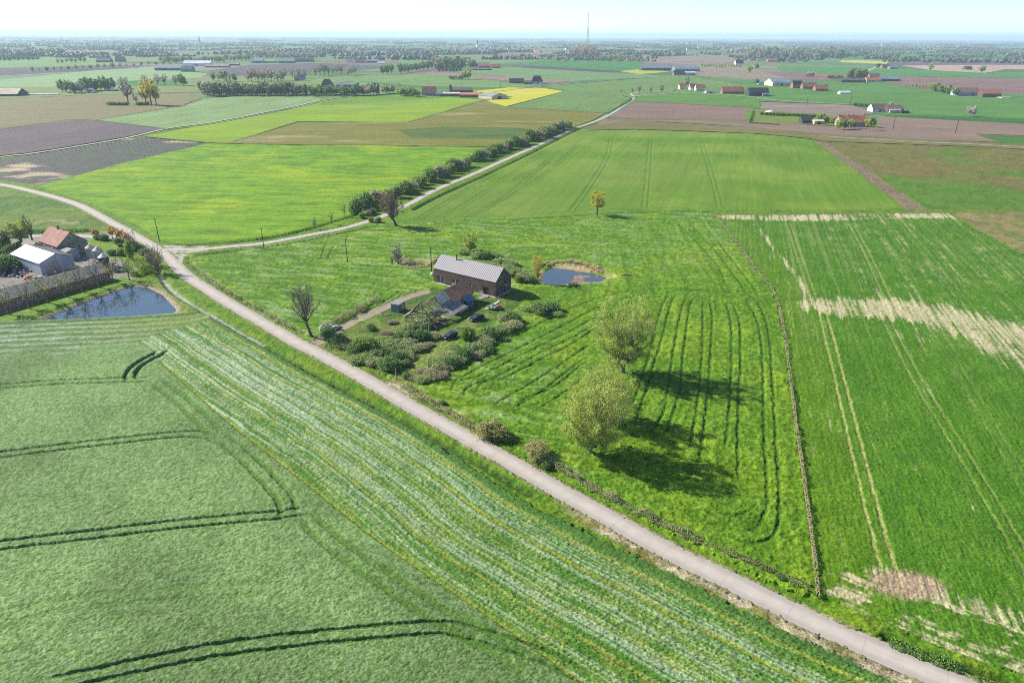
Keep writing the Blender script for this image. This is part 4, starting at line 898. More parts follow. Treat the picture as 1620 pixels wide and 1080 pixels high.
def plant_tree(name, protos, px, py, hpx=None, h=None, label=None, cat='tree', group=None, rz=None, h0=None, wide=1.0, world=None, lean=None):
    """one tree: an Empty at its foot with trunk and crown"""
    X_, Y_ = P(px, py) if world is None else world
    t = empty(name, (X_, Y_, hz(X_, Y_) if Y_ < 490 else .2), R_.random()*6.28 if rz is None else rz)
    H = h if h else HP(px, py, hpx); s = H / h0; t.scale = (s*wide, s*wide, s)
    link('trunk', protos[0], t); link('crown', protos[1], t)
    return tag(t, label, cat, group)

# ---- the near trees, each one of its own
def solo(name, seed, px, py, hpx, label, rz=0.0, **k):
    H = HP(px, py, hpx); pr = tree_proto(seed, H, **k); X_, Y_ = P(px, py)
    t = empty(name, (X_, Y_, hz(X_, Y_)), rz); link('trunk', pr[0], t); link('crown', pr[1], t); return tag(t, label, 'tree')
solo('willow_tree', 1, 984, 590, 107, 'tall yellow-green willow on a stout trunk, highest of the meadow willows', rad=8.0, trunk_h=1.7, trunk_r=.5, limbs=22, lv=(7, 6, 4), leaves=42000, leaf=.11, lm=LM['willow'], bm_=bark_pale, tm=twig_tan, upright=.9, twig_r=.016)
solo('willow_tree', 2, 934, 716, 118, 'broad yellow-green willow nearest the concrete road with its crown down to the grass', rad=7.0, trunk_h=.9, trunk_r=.4, limbs=20, lv=(7, 6, 4), leaves=40000, leaf=.11, lm=LM['willow'], bm_=bark_pale, tm=twig_tan, upright=.8, twig_r=.016)
solo('willow_tree', 3, 962, 668, 84, 'lower willow crown pressed against the right side of the broad roadside willow', rad=5.6, trunk_h=1.2, trunk_r=.3, limbs=14, lv=(7, 6, 4), leaves=22000, leaf=.11, lm=LM['willow'], bm_=bark_pale, tm=twig_tan, upright=.7, twig_r=.015)
solo('young_willow', 4, 935, 622, 46, 'small thin brownish willow between the two big willows', rad=2.4, trunk_h=.5, trunk_r=.12, limbs=9, lv=(6, 5, 3), leaves=1500, leaf=.11, lm=LM['olive'], tm=twig_tan, upright=.9)
solo('young_willow', 5, 957, 640, 36, 'knee-high scrubby willow at the foot of the standing-alone willow', rad=2.0, trunk_h=.4, trunk_r=.1, limbs=8, lv=(6, 5, 3), leaves=1500, leaf=.11, lm=LM['willow'], tm=twig_tan, upright=.9)
solo('bare_tree', 6, 493, 533, 78, 'leafless grey tree at the corner of the earth track and the concrete road', rad=4.4, trunk_h=3.6, trunk_r=.32, limbs=10, lv=(7, 6, 5), tm=twig_grey, lean=(-.9, 0), upright=.75, twig_r=.02, fan=True)
solo('bare_tree', 7, 627, 358, 55, 'leaning brown-twigged bare tree at the bend of the side road', rad=5.6, trunk_h=3.0, trunk_r=.5, limbs=13, lv=(8, 7, 6), tm=twig_brown, lean=(-1.3, 0), upright=.7, twig_r=.032, fan=True)
solo('ash_tree', 8, 944, 341, 39, 'small golden-green tree standing on the boundary below the large cereal field', rad=3.5, trunk_h=3.0, trunk_r=.3, limbs=8, lv=(6, 6, 4), leaves=4200, leaf=.18, lm=LM['gold'], lean=(.1, 0), upright=.3, spread=.9)
solo('young_birch', 9, 849, 446, 48, 'slender golden-leaved tree at the left end of the reedy pond', rad=1.9, trunk_h=.8, trunk_r=.12, limbs=9, lv=(6, 5, 4), leaves=3500, leaf=.13, lm=LM['gold'], upright=.95, bm_=bark_pale)
solo('sallow_bush', 10, 630, 417, 34, 'greyish bare sallow beside the small dry pond left of the barn house', rad=2.2, trunk_h=.5, trunk_r=.12, limbs=9, lv=(7, 6, 4), leaves=800, leaf=.12, lm=LM['grey'], upright=.9, twig_r=.02)
solo('sallow_bush', 11, 744, 398, 30, 'pale green sallow behind the long grey roof', rad=3.0, trunk_h=.5, trunk_r=.15, limbs=9, lv=(7, 6, 3), leaves=4500, leaf=.16, lm=LM['spring'], upright=.9)
for i, (x, y, h_, r_) in enumerate([(498,362,20,1.2),(525,355,20,1.3),(545,343,22,1.6)]):
    solo('sapling', 20+i, x, y, h_, ['thin bare sapling by the side road, farthest left of three', 'thin bare sapling by the side road, middle one of three', 'thin bare sapling by the side road, nearest the hedge'][i], rad=r_, trunk_h=1.2, trunk_r=.07, limbs=7, lv=(5, 4, 3), upright=.8, twig_r=.02)
# ---- farm garden and the row along the pond
rowp = [tree_proto(30+i, 6.2, 2.5, 2.0, .15, 9, (5, 4, 3), leaves=(500, 0, 200)[i], leaf=.11, lm=LM['olive'], upright=.55, twig_r=.016, bm_=bark_pale) for i in range(3)]
for i, (x, y, h_) in enumerate([(14,497,44),(46,488,42),(75,479,44),(104,470,40),(130,462,42),(156,455,42),(180,447,40),(205,443,36)]):
    w_ = ['leftmost bare pollard tree in the row above the pond', 'second bare tree from the left in the row above the pond', 'third tree from the left above the pond, yellowish twigs', 'fourth bare tree in the row along the brick cowshed',
          'fifth bare tree in the row along the brick cowshed', 'sixth bare tree in the row, by the right part of the cowshed', 'seventh bare tree, at the right gable of the cowshed', 'last tree of the row with a bent trunk on the lawn by the hedge'][i]
    plant_tree('pollard_tree', rowp[(i*2) % 3 if i != 2 else 0], x, y, hpx=h_, label=w_, group='row of trees along the pond', h0=6.2)
ballp = tree_proto(36, 3.2, 1.4, 1.2, .1, 8, (6, 5, 3), leaves=2600, leaf=.10, lm=LM['orange'], upright=.2, twig_r=.01)
for i, (x, y, h_) in enumerate([(153,377,16),(179,378,20),(192,382,20),(201,385,17)]):
    plant_tree('ball_tree', ballp, x, y, hpx=h_, label=['round orange-leaved garden tree farthest left beside the drive', 'second round orange-leaved tree along the drive', 'third round orange-leaved tree along the drive', 'last round orange-leaved tree, close to the bare shrub'][i], group='ball-shaped trees by the drive', h0=3.2)
solo('willow_tree', 37, 35, 388, 40, 'bright yellow-green pollard willow behind the grey barn', rad=4.2, trunk_h=2.2, trunk_r=.5, limbs=14, lv=(6, 5, 4), leaves=7000, leaf=.17, lm=LM['willow'], upright=.7)
solo('bare_tree', 38, 52, 384, 42, 'thin bare tree between the willow and the brick house', rad=3.0, trunk_h=3.0, trunk_r=.3, limbs=8, lv=(6, 5, 4), upright=.8, twig_r=.03)
solo('bare_tree', 39, 14, 390, 32, 'low bare pollard left of the bright willow', rad=3.6, trunk_h=2.4, trunk_r=.6, limbs=12, lv=(6, 5, 4), upright=.6, twig_r=.03, tm=twig_brown)
solo('bare_tree', 40, 211, 395, 30, 'bare brown shrub tree on the bend between drive and road', rad=2.4, trunk_h=.8, trunk_r=.14, limbs=10, lv=(6, 5, 4), upright=.7, twig_r=.02, tm=twig_brown)
solo('bare_tree', 41, 250, 432, 46, 'tall bare tree at the road junction beside the garden', rad=3.0, trunk_h=1.5, trunk_r=.2, limbs=12, lv=(7, 6, 4), upright=.85, twig_r=.022, tm=twig_brown)
solo('bare_tree', 42, 240, 420, 40, 'bare tree behind the junction tree, thinner of the two', rad=2.6, trunk_h=1.2, trunk_r=.16, limbs=10, lv=(6, 5, 4), upright=.85, twig_r=.022)
solo('apple_tree', 43, 226, 430, 30, 'low greenish tree inside the clipped garden hedge', rad=3.0, trunk_h=1.0, trunk_r=.15, limbs=9, lv=(6, 5, 4), leaves=1500, leaf=.11, lm=LM['spring'], upright=.3)
tmc = bush_proto(50, 1.7, 5.6, 9000, .11, LM['bush'], 30, 1, LM['spring'], .35, shell=.75)
o = link('conical_shrub', tmc); q = P(207, 409); o.location = (q[0], q[1], 0); tag(o, 'tall bright green cone-shaped thuja in the farm garden', 'shrub')
darkp = bush_proto(51, 1.5, 1.6, 2600, .10, LM['dark'], 30, 3, LM['bush'], .3, shell=.7)
for x, y, s_, l in [(156,379,1.1,'low dark clipped shrub at the left end of the bed by the lawn'),(165,380,1.3,'low dark clipped shrub in the middle of the bed by the lawn'),(186,384,1.0,'low dark clipped shrub under the orange trees'),(195,403,1.35,'tall dark shrub just left of the thuja cone'),(178,403,1.1,'small dark shrub at the lower edge of the lawn'),(219,397,1.4,'dark green shrub behind the thuja cone'),(228,403,1.2,'dark shrub between thuja cone and junction trees'),(190,390,.7,'tiny round shrub on the lawn'),(2,392,2.2,'dark shrub left of the farm barn, at the picture edge'),(10,428,2.8,'large dark shrub beside the scrap yard of the farm'),(-14,424,3.0,'large dark shrub cut by the left picture edge')]:
    o = link('garden_shrub', darkp); q = P(x, y); o.location = (q[0], q[1], 0); o.scale = (s_*1.2, s_*1.2, s_); o.rotation_euler = (0, 0, x); tag(o, l, 'shrub')
# clipped hedges: a box-shaped cloud of leaves along a line
def hedge(name, px, w_, h_, n, leaf, lms, label, cat='hedge', world=None, rag=.15, mix=.3, twn=0):
    rs = np.random.RandomState(n % 9973); pl = smooth_pl(PL(px) if world is None else world, 1.0)
    seg = rs.rand(n)*(len(pl)-1.001); i = seg.astype(int); fr = (seg - i)[:, None]; c = pl[i]*(1-fr) + pl[i+1]*fr
    t = pl[i+1]-pl[i]; t /= np.linalg.norm(t, axis=1)[:, None]+1e-9; nr = np.stack([-t[:, 1], t[:, 0]], 1)
    hh = h_*(1 + rag*2*(vn(c[:, 0]*.5, c[:, 1]*.5, 5)-.5)*2); ww = w_*(1 + rag*(vn(c[:, 0]*.8, c[:, 1]*.8, 9)-.5)*2)
    side = rs.rand(n); a = np.where(side < .38, -1, np.where(side < .76, 1, rs.uniform(-1, 1, n))); zz = np.where(side < .76, rs.rand(n), 1.0)
    a = a*(1 - .25*zz) + rs.normal(size=n)*.10; z = zz*hh + rs.normal(size=n)*.08*h_
    p = np.stack([c[:, 0] + nr[:, 0]*a*ww/2, c[:, 1] + nr[:, 1]*a*ww/2, np.maximum(z, .02)], 1)
    g_ = np.array([hz(float(a_), float(b_)) for a_, b_ in pl]); p[:, 2] += g_[i]
    v, f = leaf_quads(p, rs, leaf); M = np.where(rs.rand(n) < mix, 1, 0)
    if twn:
        k = rs.randint(0, len(p), twn); A = p[k].copy(); A[:, 2] = g_[i[k]] - .05; B = p[k] + rs.normal(size=(twn, 3))*[.15, .15, .05] + [0, 0, h_*.25]
        tv, tf = tube_mesh('x', A, B, np.full(twn, .014), np.full(twn, .007), 3, None); f = np.vstack([f, tf + len(v)]); v = np.vstack([v, tv]); M = np.concatenate([M, np.full(len(tf), 2)])
    return tag(link(name, mesh_from(name, v, f, list(lms) + [twig_grey], midx=M)), label, cat)
hedge('garden_hedge', [(200,425),(206,430),(213,437),(225,433),(240,428),(254,424)], 1.5, 1.4, 9000, .10, (LM['bush'], LM['olive']), 'neatly clipped green hedge round the lower corner of the farm garden', rag=.03)
hedge('garden_hedge', [(-60,372),(0,370),(60,368),(143,366)], 1.6, 1.0, 6000, .16, (LM['dark'], LM['bush']), 'low dark hedge along the far side of the drive', rag=.1)
hedge('garden_hedge', [(-40,416),(0,404),(20,396),(36,390)], 2.4, 1.8, 6000, .18, (LM['dark'], LM['bush']), 'dark green hedge behind the grey barn', rag=.1)
hedge('roadside_hedge', [(640,610),(665,628),(700,648),(740,670),(765,684)], 1.1, .6, 5500, .12, (LM['dry'], LM['bramble']), 'brown bramble hedge between the grass drive and the first round bush', rag=.5, mix=.4, twn=500)
hedge('roadside_hedge', [(862,727),(900,750),(950,780),(1000,806),(1060,836),(1110,858)], 1.2, .5, 8000, .11, (LM['bramble'], LM['dry']), 'low bramble hedge beside the road below the willows', rag=.6, mix=.4, twn=700)
hedge('roadside_hedge', [(1110,858),(1150,875),(1200,897),(1240,914),(1280,932)], 1.0, .40, 3500, .10, (LM['bush'], LM['dry']), 'thin end of the roadside bramble hedge near the fence corner', rag=.7, mix=.45, twn=250)
hedge('roadside_hedge', [(318,432),(340,450),(370,467),(400,485),(440,508),(478,528)], 1.0, .7, 4500, .14, (LM['bramble'], LM['dry']), 'scrubby hedge between the road and the meadow left of the leafless tree', rag=.8, mix=.5, twn=300)
hedge('dry_hedge', None, 0.45, .5, 8000, .10, (LM['dry'], LM['bramble']), 'narrow brown dead-grass hedge between meadow and wheat, lower half', world=PL(FENCE_PX[8:]), rag=.2, mix=.4, twn=900)
hedge('dry_hedge', None, .5, .42, 6000, .12, (LM['dry'], LM['grey']), 'narrow brown dead-grass hedge between meadow and wheat, upper half', world=PL(FENCE_PX[:9]), rag=.4, mix=.4, twn=500)
hedge('roadside_hedge', [(1408,1014),(1440,1030),(1500,1052),(1560,1073),(1640,1100)], 1.3, .5, 6000, .10, (LM['dark'], LM['bush']), 'dark green growth in the ditch at the lower right corner', rag=.6, mix=.6)
hedge('track_hedge', [(512,520),(540,506),(575,487),(600,474)], 1.4, .8, 3500, .13, (LM['dry'], LM['bramble']), 'brown scrub along the upper edge of the earth track', rag=.7, mix=.35, twn=300)
hedge('reed_bed', [(862,419),(880,415),(905,416),(930,421),(955,430)], 2.0, .6, 2600, .20, (LM['reed'], LM['dry']), 'tan reeds on the far bank of the pond beside the barn house', cat='reeds', rag=.4, mix=.2, twn=400)
hedge('reed_bed', [(640,422),(655,425),(672,421),(684,414),(690,408)], 1.4, .7, 1500, .18, (LM['reed'], LM['dry']), 'tan reeds round the small dry pond', cat='reeds', rag=.4, mix=.2, twn=200)
# ---- bushes round the ruin and along the road
BP = dict(bramble=[bush_proto(60+i, 2.2, 1.7, 5200, .13, LM['bramble'], 130, 6, LM['dry' if i == 1 else 'bush'], .3) for i in range(3)],
          green=[bush_proto(64+i, 2.0, 2.6, 5200, .13, LM['bush'], 60, 4, LM['green'], .3) for i in range(2)],
          dark=[bush_proto(67+i, 2.0, 2.2, 5000, .13, LM['green'], 60, 5, LM['dark'], .5) for i in range(2)],
          dry=[bush_proto(70+i, 1.8, 1.4, 3200, .11, LM['grey'], 260, 5, LM['dry'], .5) for i in range(2)],
          olive=[bush_proto(73, 2.2, 2.8, 6500, .12, LM['olive'], 120, 4, LM['dry'], .3)])
ORD = ['first','second','third','fourth','fifth','sixth','seventh','eighth','ninth','tenth','eleventh','twelfth','thirteenth','fourteenth','fifteenth','sixteenth','seventeenth','eighteenth','nineteenth','twentieth']
ORD += ['twenty-' + o for o in ORD[:9]] + ['thirtieth'] + ['thirty-' + o for o in ORD[:9]] + ['fortieth'] + ['forty-' + o for o in ORD[:9]] + ['fiftieth'] + ['fifty-' + o for o in ORD[:9]] + ['sixtieth']
def nth(label, i, n): return label if n < 2 else ORD[i] + (' from the left, ' if len(label.split()) < 13 else ' ') + label
def ranks(items, key=lambda t: (t[1], t[2])):
    """for each item its place from the left among those of its own kind"""
    out = []
    for t in items: out.append((sum(1 for q in items if q[0] == t[0] and key(q) < key(t)), sum(1 for q in items if q[0] == t[0])))
    return out
nb = [0]
def bush(kind, x, y, r, label, hs=1.0, group=None, name='bush', cat='bush'):
    nb[0] += 1; pr = BP[kind]; me = pr[nb[0] % len(pr)]; o = link(name, me); q = P(x, y); base = 2.0 if kind != 'dry' else 1.8
    s = r/base; hs = hs*(.82 if kind in ('bramble', 'dry') else 1); o.location = (q[0], q[1], hz(q[0], q[1])-.05); o.scale = (s, s, s*hs); o.rotation_euler = (0, 0, nb[0]*1.7); return tag(o, label, cat, group)
bush('olive', 780, 690, 2.5, 'rounded brownish-green bush by the road, left one of the pair', .85)
bush('olive', 847, 722, 2.4, 'rounded brownish-green bush by the road, right one of the pair', .75)
bush('dark', 800, 696, 1.3, 'small dark bush tucked against the left roadside bush'); bush('dark', 868, 738, 1.4, 'small dark bush tucked against the right roadside bush')
bush('green', 578, 556, 2.9, 'bright green bush rising over the brambles near the road', .95)
bush('green', 734, 538, 2.7, 'round green bush beside the blue car', .95)
bush('dark', 613, 584, 2.8, 'dark leafy bush at the mouth of the grass drive', .9)
thick = [('dark',524,533,2.4),('dark',538,545,2.4),('bramble',545,545,2.4),('dark',560,560,2.2),('bramble',572,571,2.3),('bramble',596,577,2.2),('bramble',620,578,2.4),('dark',628,570,2.0),('bramble',640,566,2.2),('bramble',600,560,2.2),('bramble',618,548,2.3),('bramble',640,548,2.4),('dark',655,535,2.4),
         ('dark',668,536,2.2),('bramble',660,552,2.2),('bramble',635,528,2.0),('dry',612,530,1.8),('bramble',690,533,2.0),('dark',678,522,1.9),('bramble',650,518,1.9),('dry',622,512,1.5),('bramble',608,540,1.9),('dry',675,548,1.6),('bramble',552,552,2.2),('dark',640,578,1.4),('bramble',582,570,2.2)]
rk_ = ranks(thick)
for i, (k, x, y, r) in enumerate(thick): bush(k, x, y, r, {'dark': 'dark bush in the overgrown thicket between road and ruin', 'bramble': 'sprawling green bramble in the thicket between road and ruin', 'dry': 'dead brown bramble tangle in the thicket before the ruin'}[k].join((ORD[rk_[i][0]] + ' from the left, ', '')), .9, 'thicket bushes left of the grass drive')
thick2 = [('bramble',762,545,2.6),('dark',778,535,2.7),('bramble',790,527,2.6),('bramble',805,518,2.6),('dark',815,508,2.4),('dry',820,518,2.0),('bramble',800,505,2.0),('bramble',745,556,2.3),('dry',752,566,1.9),('dark',735,566,2.4),('bramble',722,572,2.4),('dark',712,580,2.2),('bramble',700,586,2.3),('dry',695,596,1.9),
          ('bramble',688,578,2.1),('bramble',680,598,2.0),('dry',672,590,1.8),('bramble',665,606,1.6),('bramble',705,566,2.0),('bramble',722,556,2.0),('dark',768,556,2.0),('dry',655,600,1.4)]
rk_ = ranks(thick2)
for i, (k, x, y, r) in enumerate(thick2): bush(k, x, y, r, {'dark': 'dark bush in the hedge bank between grass drive and meadow', 'bramble': 'arching bramble bush in the bank between grass drive and meadow', 'dry': 'grey leafless tangle in the bank between grass drive and meadow'}[k].join((ORD[rk_[i][0]] + ' from the left, ', '')), .85, 'bank bushes right of the grass drive')
for i, (k, x, y, r) in enumerate([('dark',860,497,2.7),('dark',875,492,2.5),('dark',848,493,2.3),('bramble',836,492,2.2),('bramble',884,499,1.8)]): bush(k, x, y, r, {'dark': nth('dark bush of the round clump right of the junk heap', (1, 2, 0, 0, 0)[i], 3), 'bramble': nth('paler bush at the rim of the round clump', (0, 0, 0, 0, 1)[i], 2)}[k], .8, 'round clump in the meadow corner')
mound = [('bramble',780,428,3.0),('bramble',800,430,3.2),('bramble',815,436,3.2),('bramble',828,442,2.8),('bramble',795,418,2.8),('dark',765,412,2.4),('bramble',752,408,2.4),('bramble',735,402,2.2),('bramble',780,408,2.2),('green',822,448,1.8),('dark',838,448,1.8),('bramble',770,420,2.2),('bramble',810,420,2.6)]
rk_ = ranks(mound)
for i, (k, x, y, r) in enumerate(mound): bush(k, x, y, r, {'dark': 'dark bush on the mound behind the barn house', 'bramble': 'yellowish-green bramble covering the mound behind the barn house', 'green': 'fresh green bush on the mound behind the barn house'}[k].join((ORD[rk_[i][0]] + ' from the left, ', '')), .95, 'scrub on the mound behind the barn house')
bush('dry', 906, 452, 1.5, 'grey pile of cut branches on the near bank of the reedy pond'); bush('dry', 990, 436, 1.1, 'small tan tussock in the meadow right of the reedy pond', .6)
bush('dry', 572, 494, 1.2, 'dead grey bush above the earth track', .7); bush('dark', 530, 517, 1.2, 'dark bush beside the stacked stones on the track', .7); bush('dry', 612, 498, .9, 'low heap of dead twigs on the grass below the ruin', .5)
for i, (x, y, r) in enumerate([(565,572,1.2),(640,598,1.2),(700,640,.8),(1236,915,.7)]): bush('dark', x, y, r, ['dark shrub at the roadside edge of the thicket', 'dark shrub beside the grey gate post', 'small dark shrub on the verge by the road', 'tiny dark shrub before the fence corner'][i], .8)
rs3 = random.Random(21); fill = []
for (x0, y0, x1, y1, w_) in [(535,538,690,530,16),(560,560,650,560,12),(690,590,825,515,12)]:
    for i in range(11): t = (i + rs3.random())/11; fill.append((rs3.choice(('dry','bramble','bramble','dark')), x0+(x1-x0)*t, y0+(y1-y0)*t + rs3.uniform(-w_, w_), rs3.uniform(.8, 1.5)))
rk_ = ranks(fill)
for i, (k, x, y, r) in enumerate(fill): bush(k, x, y, r, ORD[rk_[i][0]] + ' from the left, ' + {'dark': 'little dark shrub between the larger bushes', 'bramble': 'little bramble filling a gap between the larger bushes', 'dry': 'little grey tangle between the larger bushes'}[k], 1.0, 'small growth among the thicket bushes')
# hedge of bushes along the side road
HB = [bush_proto(80+i, 2.6, 4.2, 3000, .26, LM[('bush', 'green', 'grey', 'olive')[i]], 90, 4, LM[('green', 'dark', 'dry', 'bush')[i]], .35) for i in range(4)]
hx = smooth_pl(PL([(560,338),(590,326),(640,306),(690,282),(750,256),(800,238),(850,220),(898,201)]), 1.0); nH = 62; nh_ = 0
for i in range(nH):
    t = i/(nH-1); q = hx[int(t*(len(hx)-1))] + NR.normal(size=2)*[.8, 1.2]
    if .38 < t < .42 or .68 < t < .72: continue
    o = link('hedgerow_bush', HB[(0, 3, 1, 0, 2, 3)[i % 6]]); s = NR.uniform(.95, 1.4)*(1.0 if t < .6 else 1.25); o.location = (q[0], q[1], 0); o.scale = (s, s, s*NR.uniform(.8, 1.15)); o.rotation_euler = (0, 0, i*2.1)
    tag(o, nth('leafy bush in the hedgerow along the side road', nh_, 9), 'bush', 'hedgerow along the side road'); nh_ += 1
for i, (x, y) in enumerate([(574,345),(583,341),(592,338),(600,352),(588,352)]):
    o = link('hedgerow_bush', HB[(0, 2, 1, 0, 3)[i]]); q = P(x, y); o.location = (q[0], q[1], 0); o.scale = (.55, .55, .5); tag(o, nth('low bush by the lane behind the leaning bare tree', (0, 1, 2, 4, 3)[i], 5), 'bush', 'bushes at the start of the hedgerow')

# ---- far trees: a few kinds, copied
def fp(seed, h, rad, th, lm, leaves, leaf, tm=twig_grey, ur=.5, tr=.05, **k): return tree_proto(seed, h, rad, th, h*.028, 8, (5, 4), leaves=leaves, leaf=leaf, lm=lm, tm=tm, upright=ur, twig_r=tr, **k)
FP = dict(bare=[fp(100+i, 10, 3.6, 2.6, LM['grey'], 900, .32, tr=.05) for i in range(3)], pink=[fp(104+i, 10, 3.4, 2.2, LM['pink'], 1300, .36, tm=twig_brown) for i in range(2)],
          green=[fp(107+i, 10, 4.2, 1.6, LM['green'], 1900, .50) for i in range(3)], spring=[fp(111+i, 10, 3.9, 1.8, LM['spring'], 1700, .42) for i in range(2)], dark=[fp(114+i, 10, 4.0, .8, LM['dark'], 2100, .55) for i in range(2)],
          gold=[fp(117, 10, 3.0, 3.0, LM['gold'], 1700, .34)], poplar=[fp(119+i, 10, 1.6, .8, LM[('far', 'olive')[i]], 1400, .34, ur=1.0) for i in range(2)], white=[fp(122, 10, 5.0, 1.5, LM['white'], 2200, .45)], grey=[fp(124+i, 10, 3.6, 1.4, LM[('far', 'grey')[i]], 1500, .45) for i in range(2)])
nt_ = [0]
def ft(kind, x, y, h_, label, group=None, wide=1.0, name=None):
    nt_[0] += 1; pr = FP[kind]; return plant_tree(name or {'poplar': 'poplar_tree'}.get(kind, 'tree'), pr[nt_[0] % len(pr)], x, y, hpx=h_, label=label, group=group, h0=10, wide=wide*R_.uniform(.9, 1.1))
def row(kind, x0, y0, x1, y1, n, h_, label, group, wide=1.0, jx_=.4, jy_=.6, kinds=None):
    for i in range(n):
        t = i/max(1, n-1); k = kinds[i % len(kinds)] if kinds else kind
        ft(k, x0+(x1-x0)*t + R_.uniform(-jx_, jx_), y0+(y1-y0)*t + R_.uniform(-jy_, jy_), h_*R_.uniform(.8, 1.15), nth(label, i, n), group, wide)
ft('gold', 240, 167, 42, 'tall golden-leaved tree with several stems on the far pasture', wide=.9); ft('gold', 232, 166, 30, 'shorter golden tree leaning left of the tall golden one'); ft('gold', 248, 167, 32, 'shorter golden tree right of the tall golden one', wide=.8)
ft('bare', 204, 165, 42, 'leaning bare tree left of the golden trees', wide=.8); ft('bare', 216, 165, 16, 'little bare tree between the leaning tree and the golden trees', wide=.7)
bushf = HB[1]
def fb(x, y, wpx, hpx, label, group=None, k=1):
    X_, Y_ = P(x, y); o = link('bush', HB[k]); s = wpx*(Y_*cos(PITCH)+CAM_H*sin(PITCH))/FPX/5.2; o.location = (X_, Y_, .2 if Y_ > 490 else 0); o.scale = (s, s, HP(x, y, hpx)/4.2); o.rotation_euler = (0, 0, x); return tag(o, label, 'bush', group)
for i, x in enumerate((174, 182, 190, 198, 222, 230)): fb(x, 167, 12, 5, nth('dark low scrub under the golden and leaning trees', i, 6), 'scrub under the golden trees')
for i, (x, y) in enumerate([(195,140),(230,136),(250,135),(261,135),(279,136),(290,136)]): ft('bare' if i != 5 else 'green', x, y, 17, ['round-crowned bare orchard tree, leftmost by the bright green patch', 'second bare orchard tree behind the golden trees', 'third bare orchard tree behind the golden trees', 'fourth bare orchard tree behind the golden trees', 'fifth bare orchard tree, left of the green-leaved one', 'green-leaved orchard tree at the right end of its row'][i], 'orchard row on the pale pasture', 1.15)
row('grey', 100, 147, 178, 143, 14, 19, 'grey-green tree of the copse around the small white house on the left', 'copse at the left', kinds=('grey', 'green', 'bare', 'dark', 'grey'), jy_=2)
row('bare', 338, 128, 372, 130, 5, 14, 'small bare tree in the gappy line left of the poplar wood', 'gappy tree line', kinds=('green', 'bare')); ft('bare', 363, 149, 26, 'bare tree rising above the left end of the poplar wood'); ft('bare', 349, 149, 18, 'shorter bare tree beside the poplar wood')
row('poplar', 320, 151, 484, 151, 44, 19, 'pale young poplar in the long dense coppice', 'long coppice of young poplars', wide=1.5, jy_=1.6, kinds=('poplar', 'poplar', 'grey'))
row('poplar', 492, 151, 562, 151, 18, 14, 'young poplar in the shorter coppice before the thatched barn', 'short coppice of young poplars', wide=1.8, jy_=1.2, kinds=('poplar', 'green'))
row('bare', 393, 128, 450, 129, 12, 19, 'pinkish bare tree in the double row above the long coppice', 'bare double row', wide=1.1, jy_=2, kinds=('bare', 'pink', 'bare')); row('bare', 463, 123, 482, 124, 3, 17, 'bare tree left of the avenue row, above the white-gabled house', 'trio of bare trees', wide=1.1); row('bare', 500, 121, 540, 118, 7, 17, 'bare avenue tree left of the gap in the avenue', 'avenue, left part', wide=1.0)
row('bare', 551, 121, 562, 119, 3, 16, 'bare avenue tree in the middle group of three', 'avenue, middle group'); row('green', 605, 118, 619, 116, 3, 13, 'green avenue tree standing apart right of the middle', 'avenue, green trio', wide=.9); row('green', 634, 116, 688, 109, 10, 14, 'green-leaved avenue tree in the right stretch', 'avenue, right part', kinds=('green', 'grey')); 
row('grey', 692, 112, 730, 110, 9, 17, 'grey-green tree in the wood left of the orange-roofed farm', 'wood left of the orange farm', jy_=1.5, kinds=('grey', 'dark', 'green')); row('grey', 736, 108, 748, 108, 3, 15, 'tall grey tree beside the dark barn of the orange farm', 'trees by the dark barn')
row('dark', 695, 114, 728, 113, 7, 6, 'low dark conifer hedge tree before the orange farm', 'dark hedge trees'); ft('spring', 741, 126, 16, 'large round pale-green tree in the open field', wide=1.2); ft('spring', 734, 126, 12, 'smaller pale-green tree left of the large round one', wide=1.2); row('green', 713, 126, 730, 126, 5, 6, 'low bush-like tree left of the round field trees', 'low trees in the open field', wide=1.5)
row('green', 566, 152, 596, 150, 7, 17, 'tree of the farm garden right of the long blue barn', 'garden trees of the thatched farm', kinds=('green', 'bare', 'dark', 'white')); row('bare', 606, 148, 622, 148, 4, 12, 'small orchard tree left of the orange gable farm', 'farm orchard', kinds=('white', 'green')); ft('bare', 630, 150, 18, 'bare tree in the yard hedge left of the orange gable')
row('spring', 634, 152, 662, 153, 9, 12, 'leafy garden tree in front of the orange gable', 'hedge trees before the orange gable', kinds=('spring', 'green', 'green', 'pink'), wide=1.3)
for i, (x, h_) in enumerate([(982,7),(1000,9),(1011,14),(1029,10),(1046,14),(1067,8)]): ft('bare', x, 148 - (x-982)*.01, h_, ['tiny bare tree leftmost beside the road bend', 'second small bare tree by the road bend', 'third bare tree, taller, by the road bend', 'fourth bare tree by the road bend', 'fifth bare tree, tall and thin, by the road bend', 'bare tree just left of the small orange house'][i], 'bare trees at the road bend')
ft('bare', 1086, 142, 24, 'tall bare tree between the two orange-roofed cottages', wide=.6)
row('pink', 903, 90, 944, 90, 12, 16, 'pinkish bare poplar of the isolated grove left of the mast', 'pink poplar grove', wide=1.1, jy_=1.5); ft('dark', 945, 90, 7, 'dark green tree at the right edge of the pink grove', wide=1.3); row('dark', 900, 91, 940, 91, 8, 4, 'low dark shrub tree at the foot of the pink grove', 'undergrowth of the pink grove', wide=1.5)
for i, x in enumerate((883, 896, 910)): ft('grey', x, 98, 8, ['round grey-green field tree, left of three', 'round grey-green field tree, middle of three', 'round grey-green field tree, right of three'][i], 'three field trees', 1.2)
row('spring', 965, 94, 984, 94, 6, 8, 'yellowish tree left of the small red farm', 'yellowish trees by the red farm'); 
row('green', 1186, 92, 1330, 92, 40, 13, 'grey-green tree of the broad wood at the right horizon', 'broad wood on the right', kinds=('grey', 'green', 'grey', 'dark'), jy_=3.5, wide=1.1)
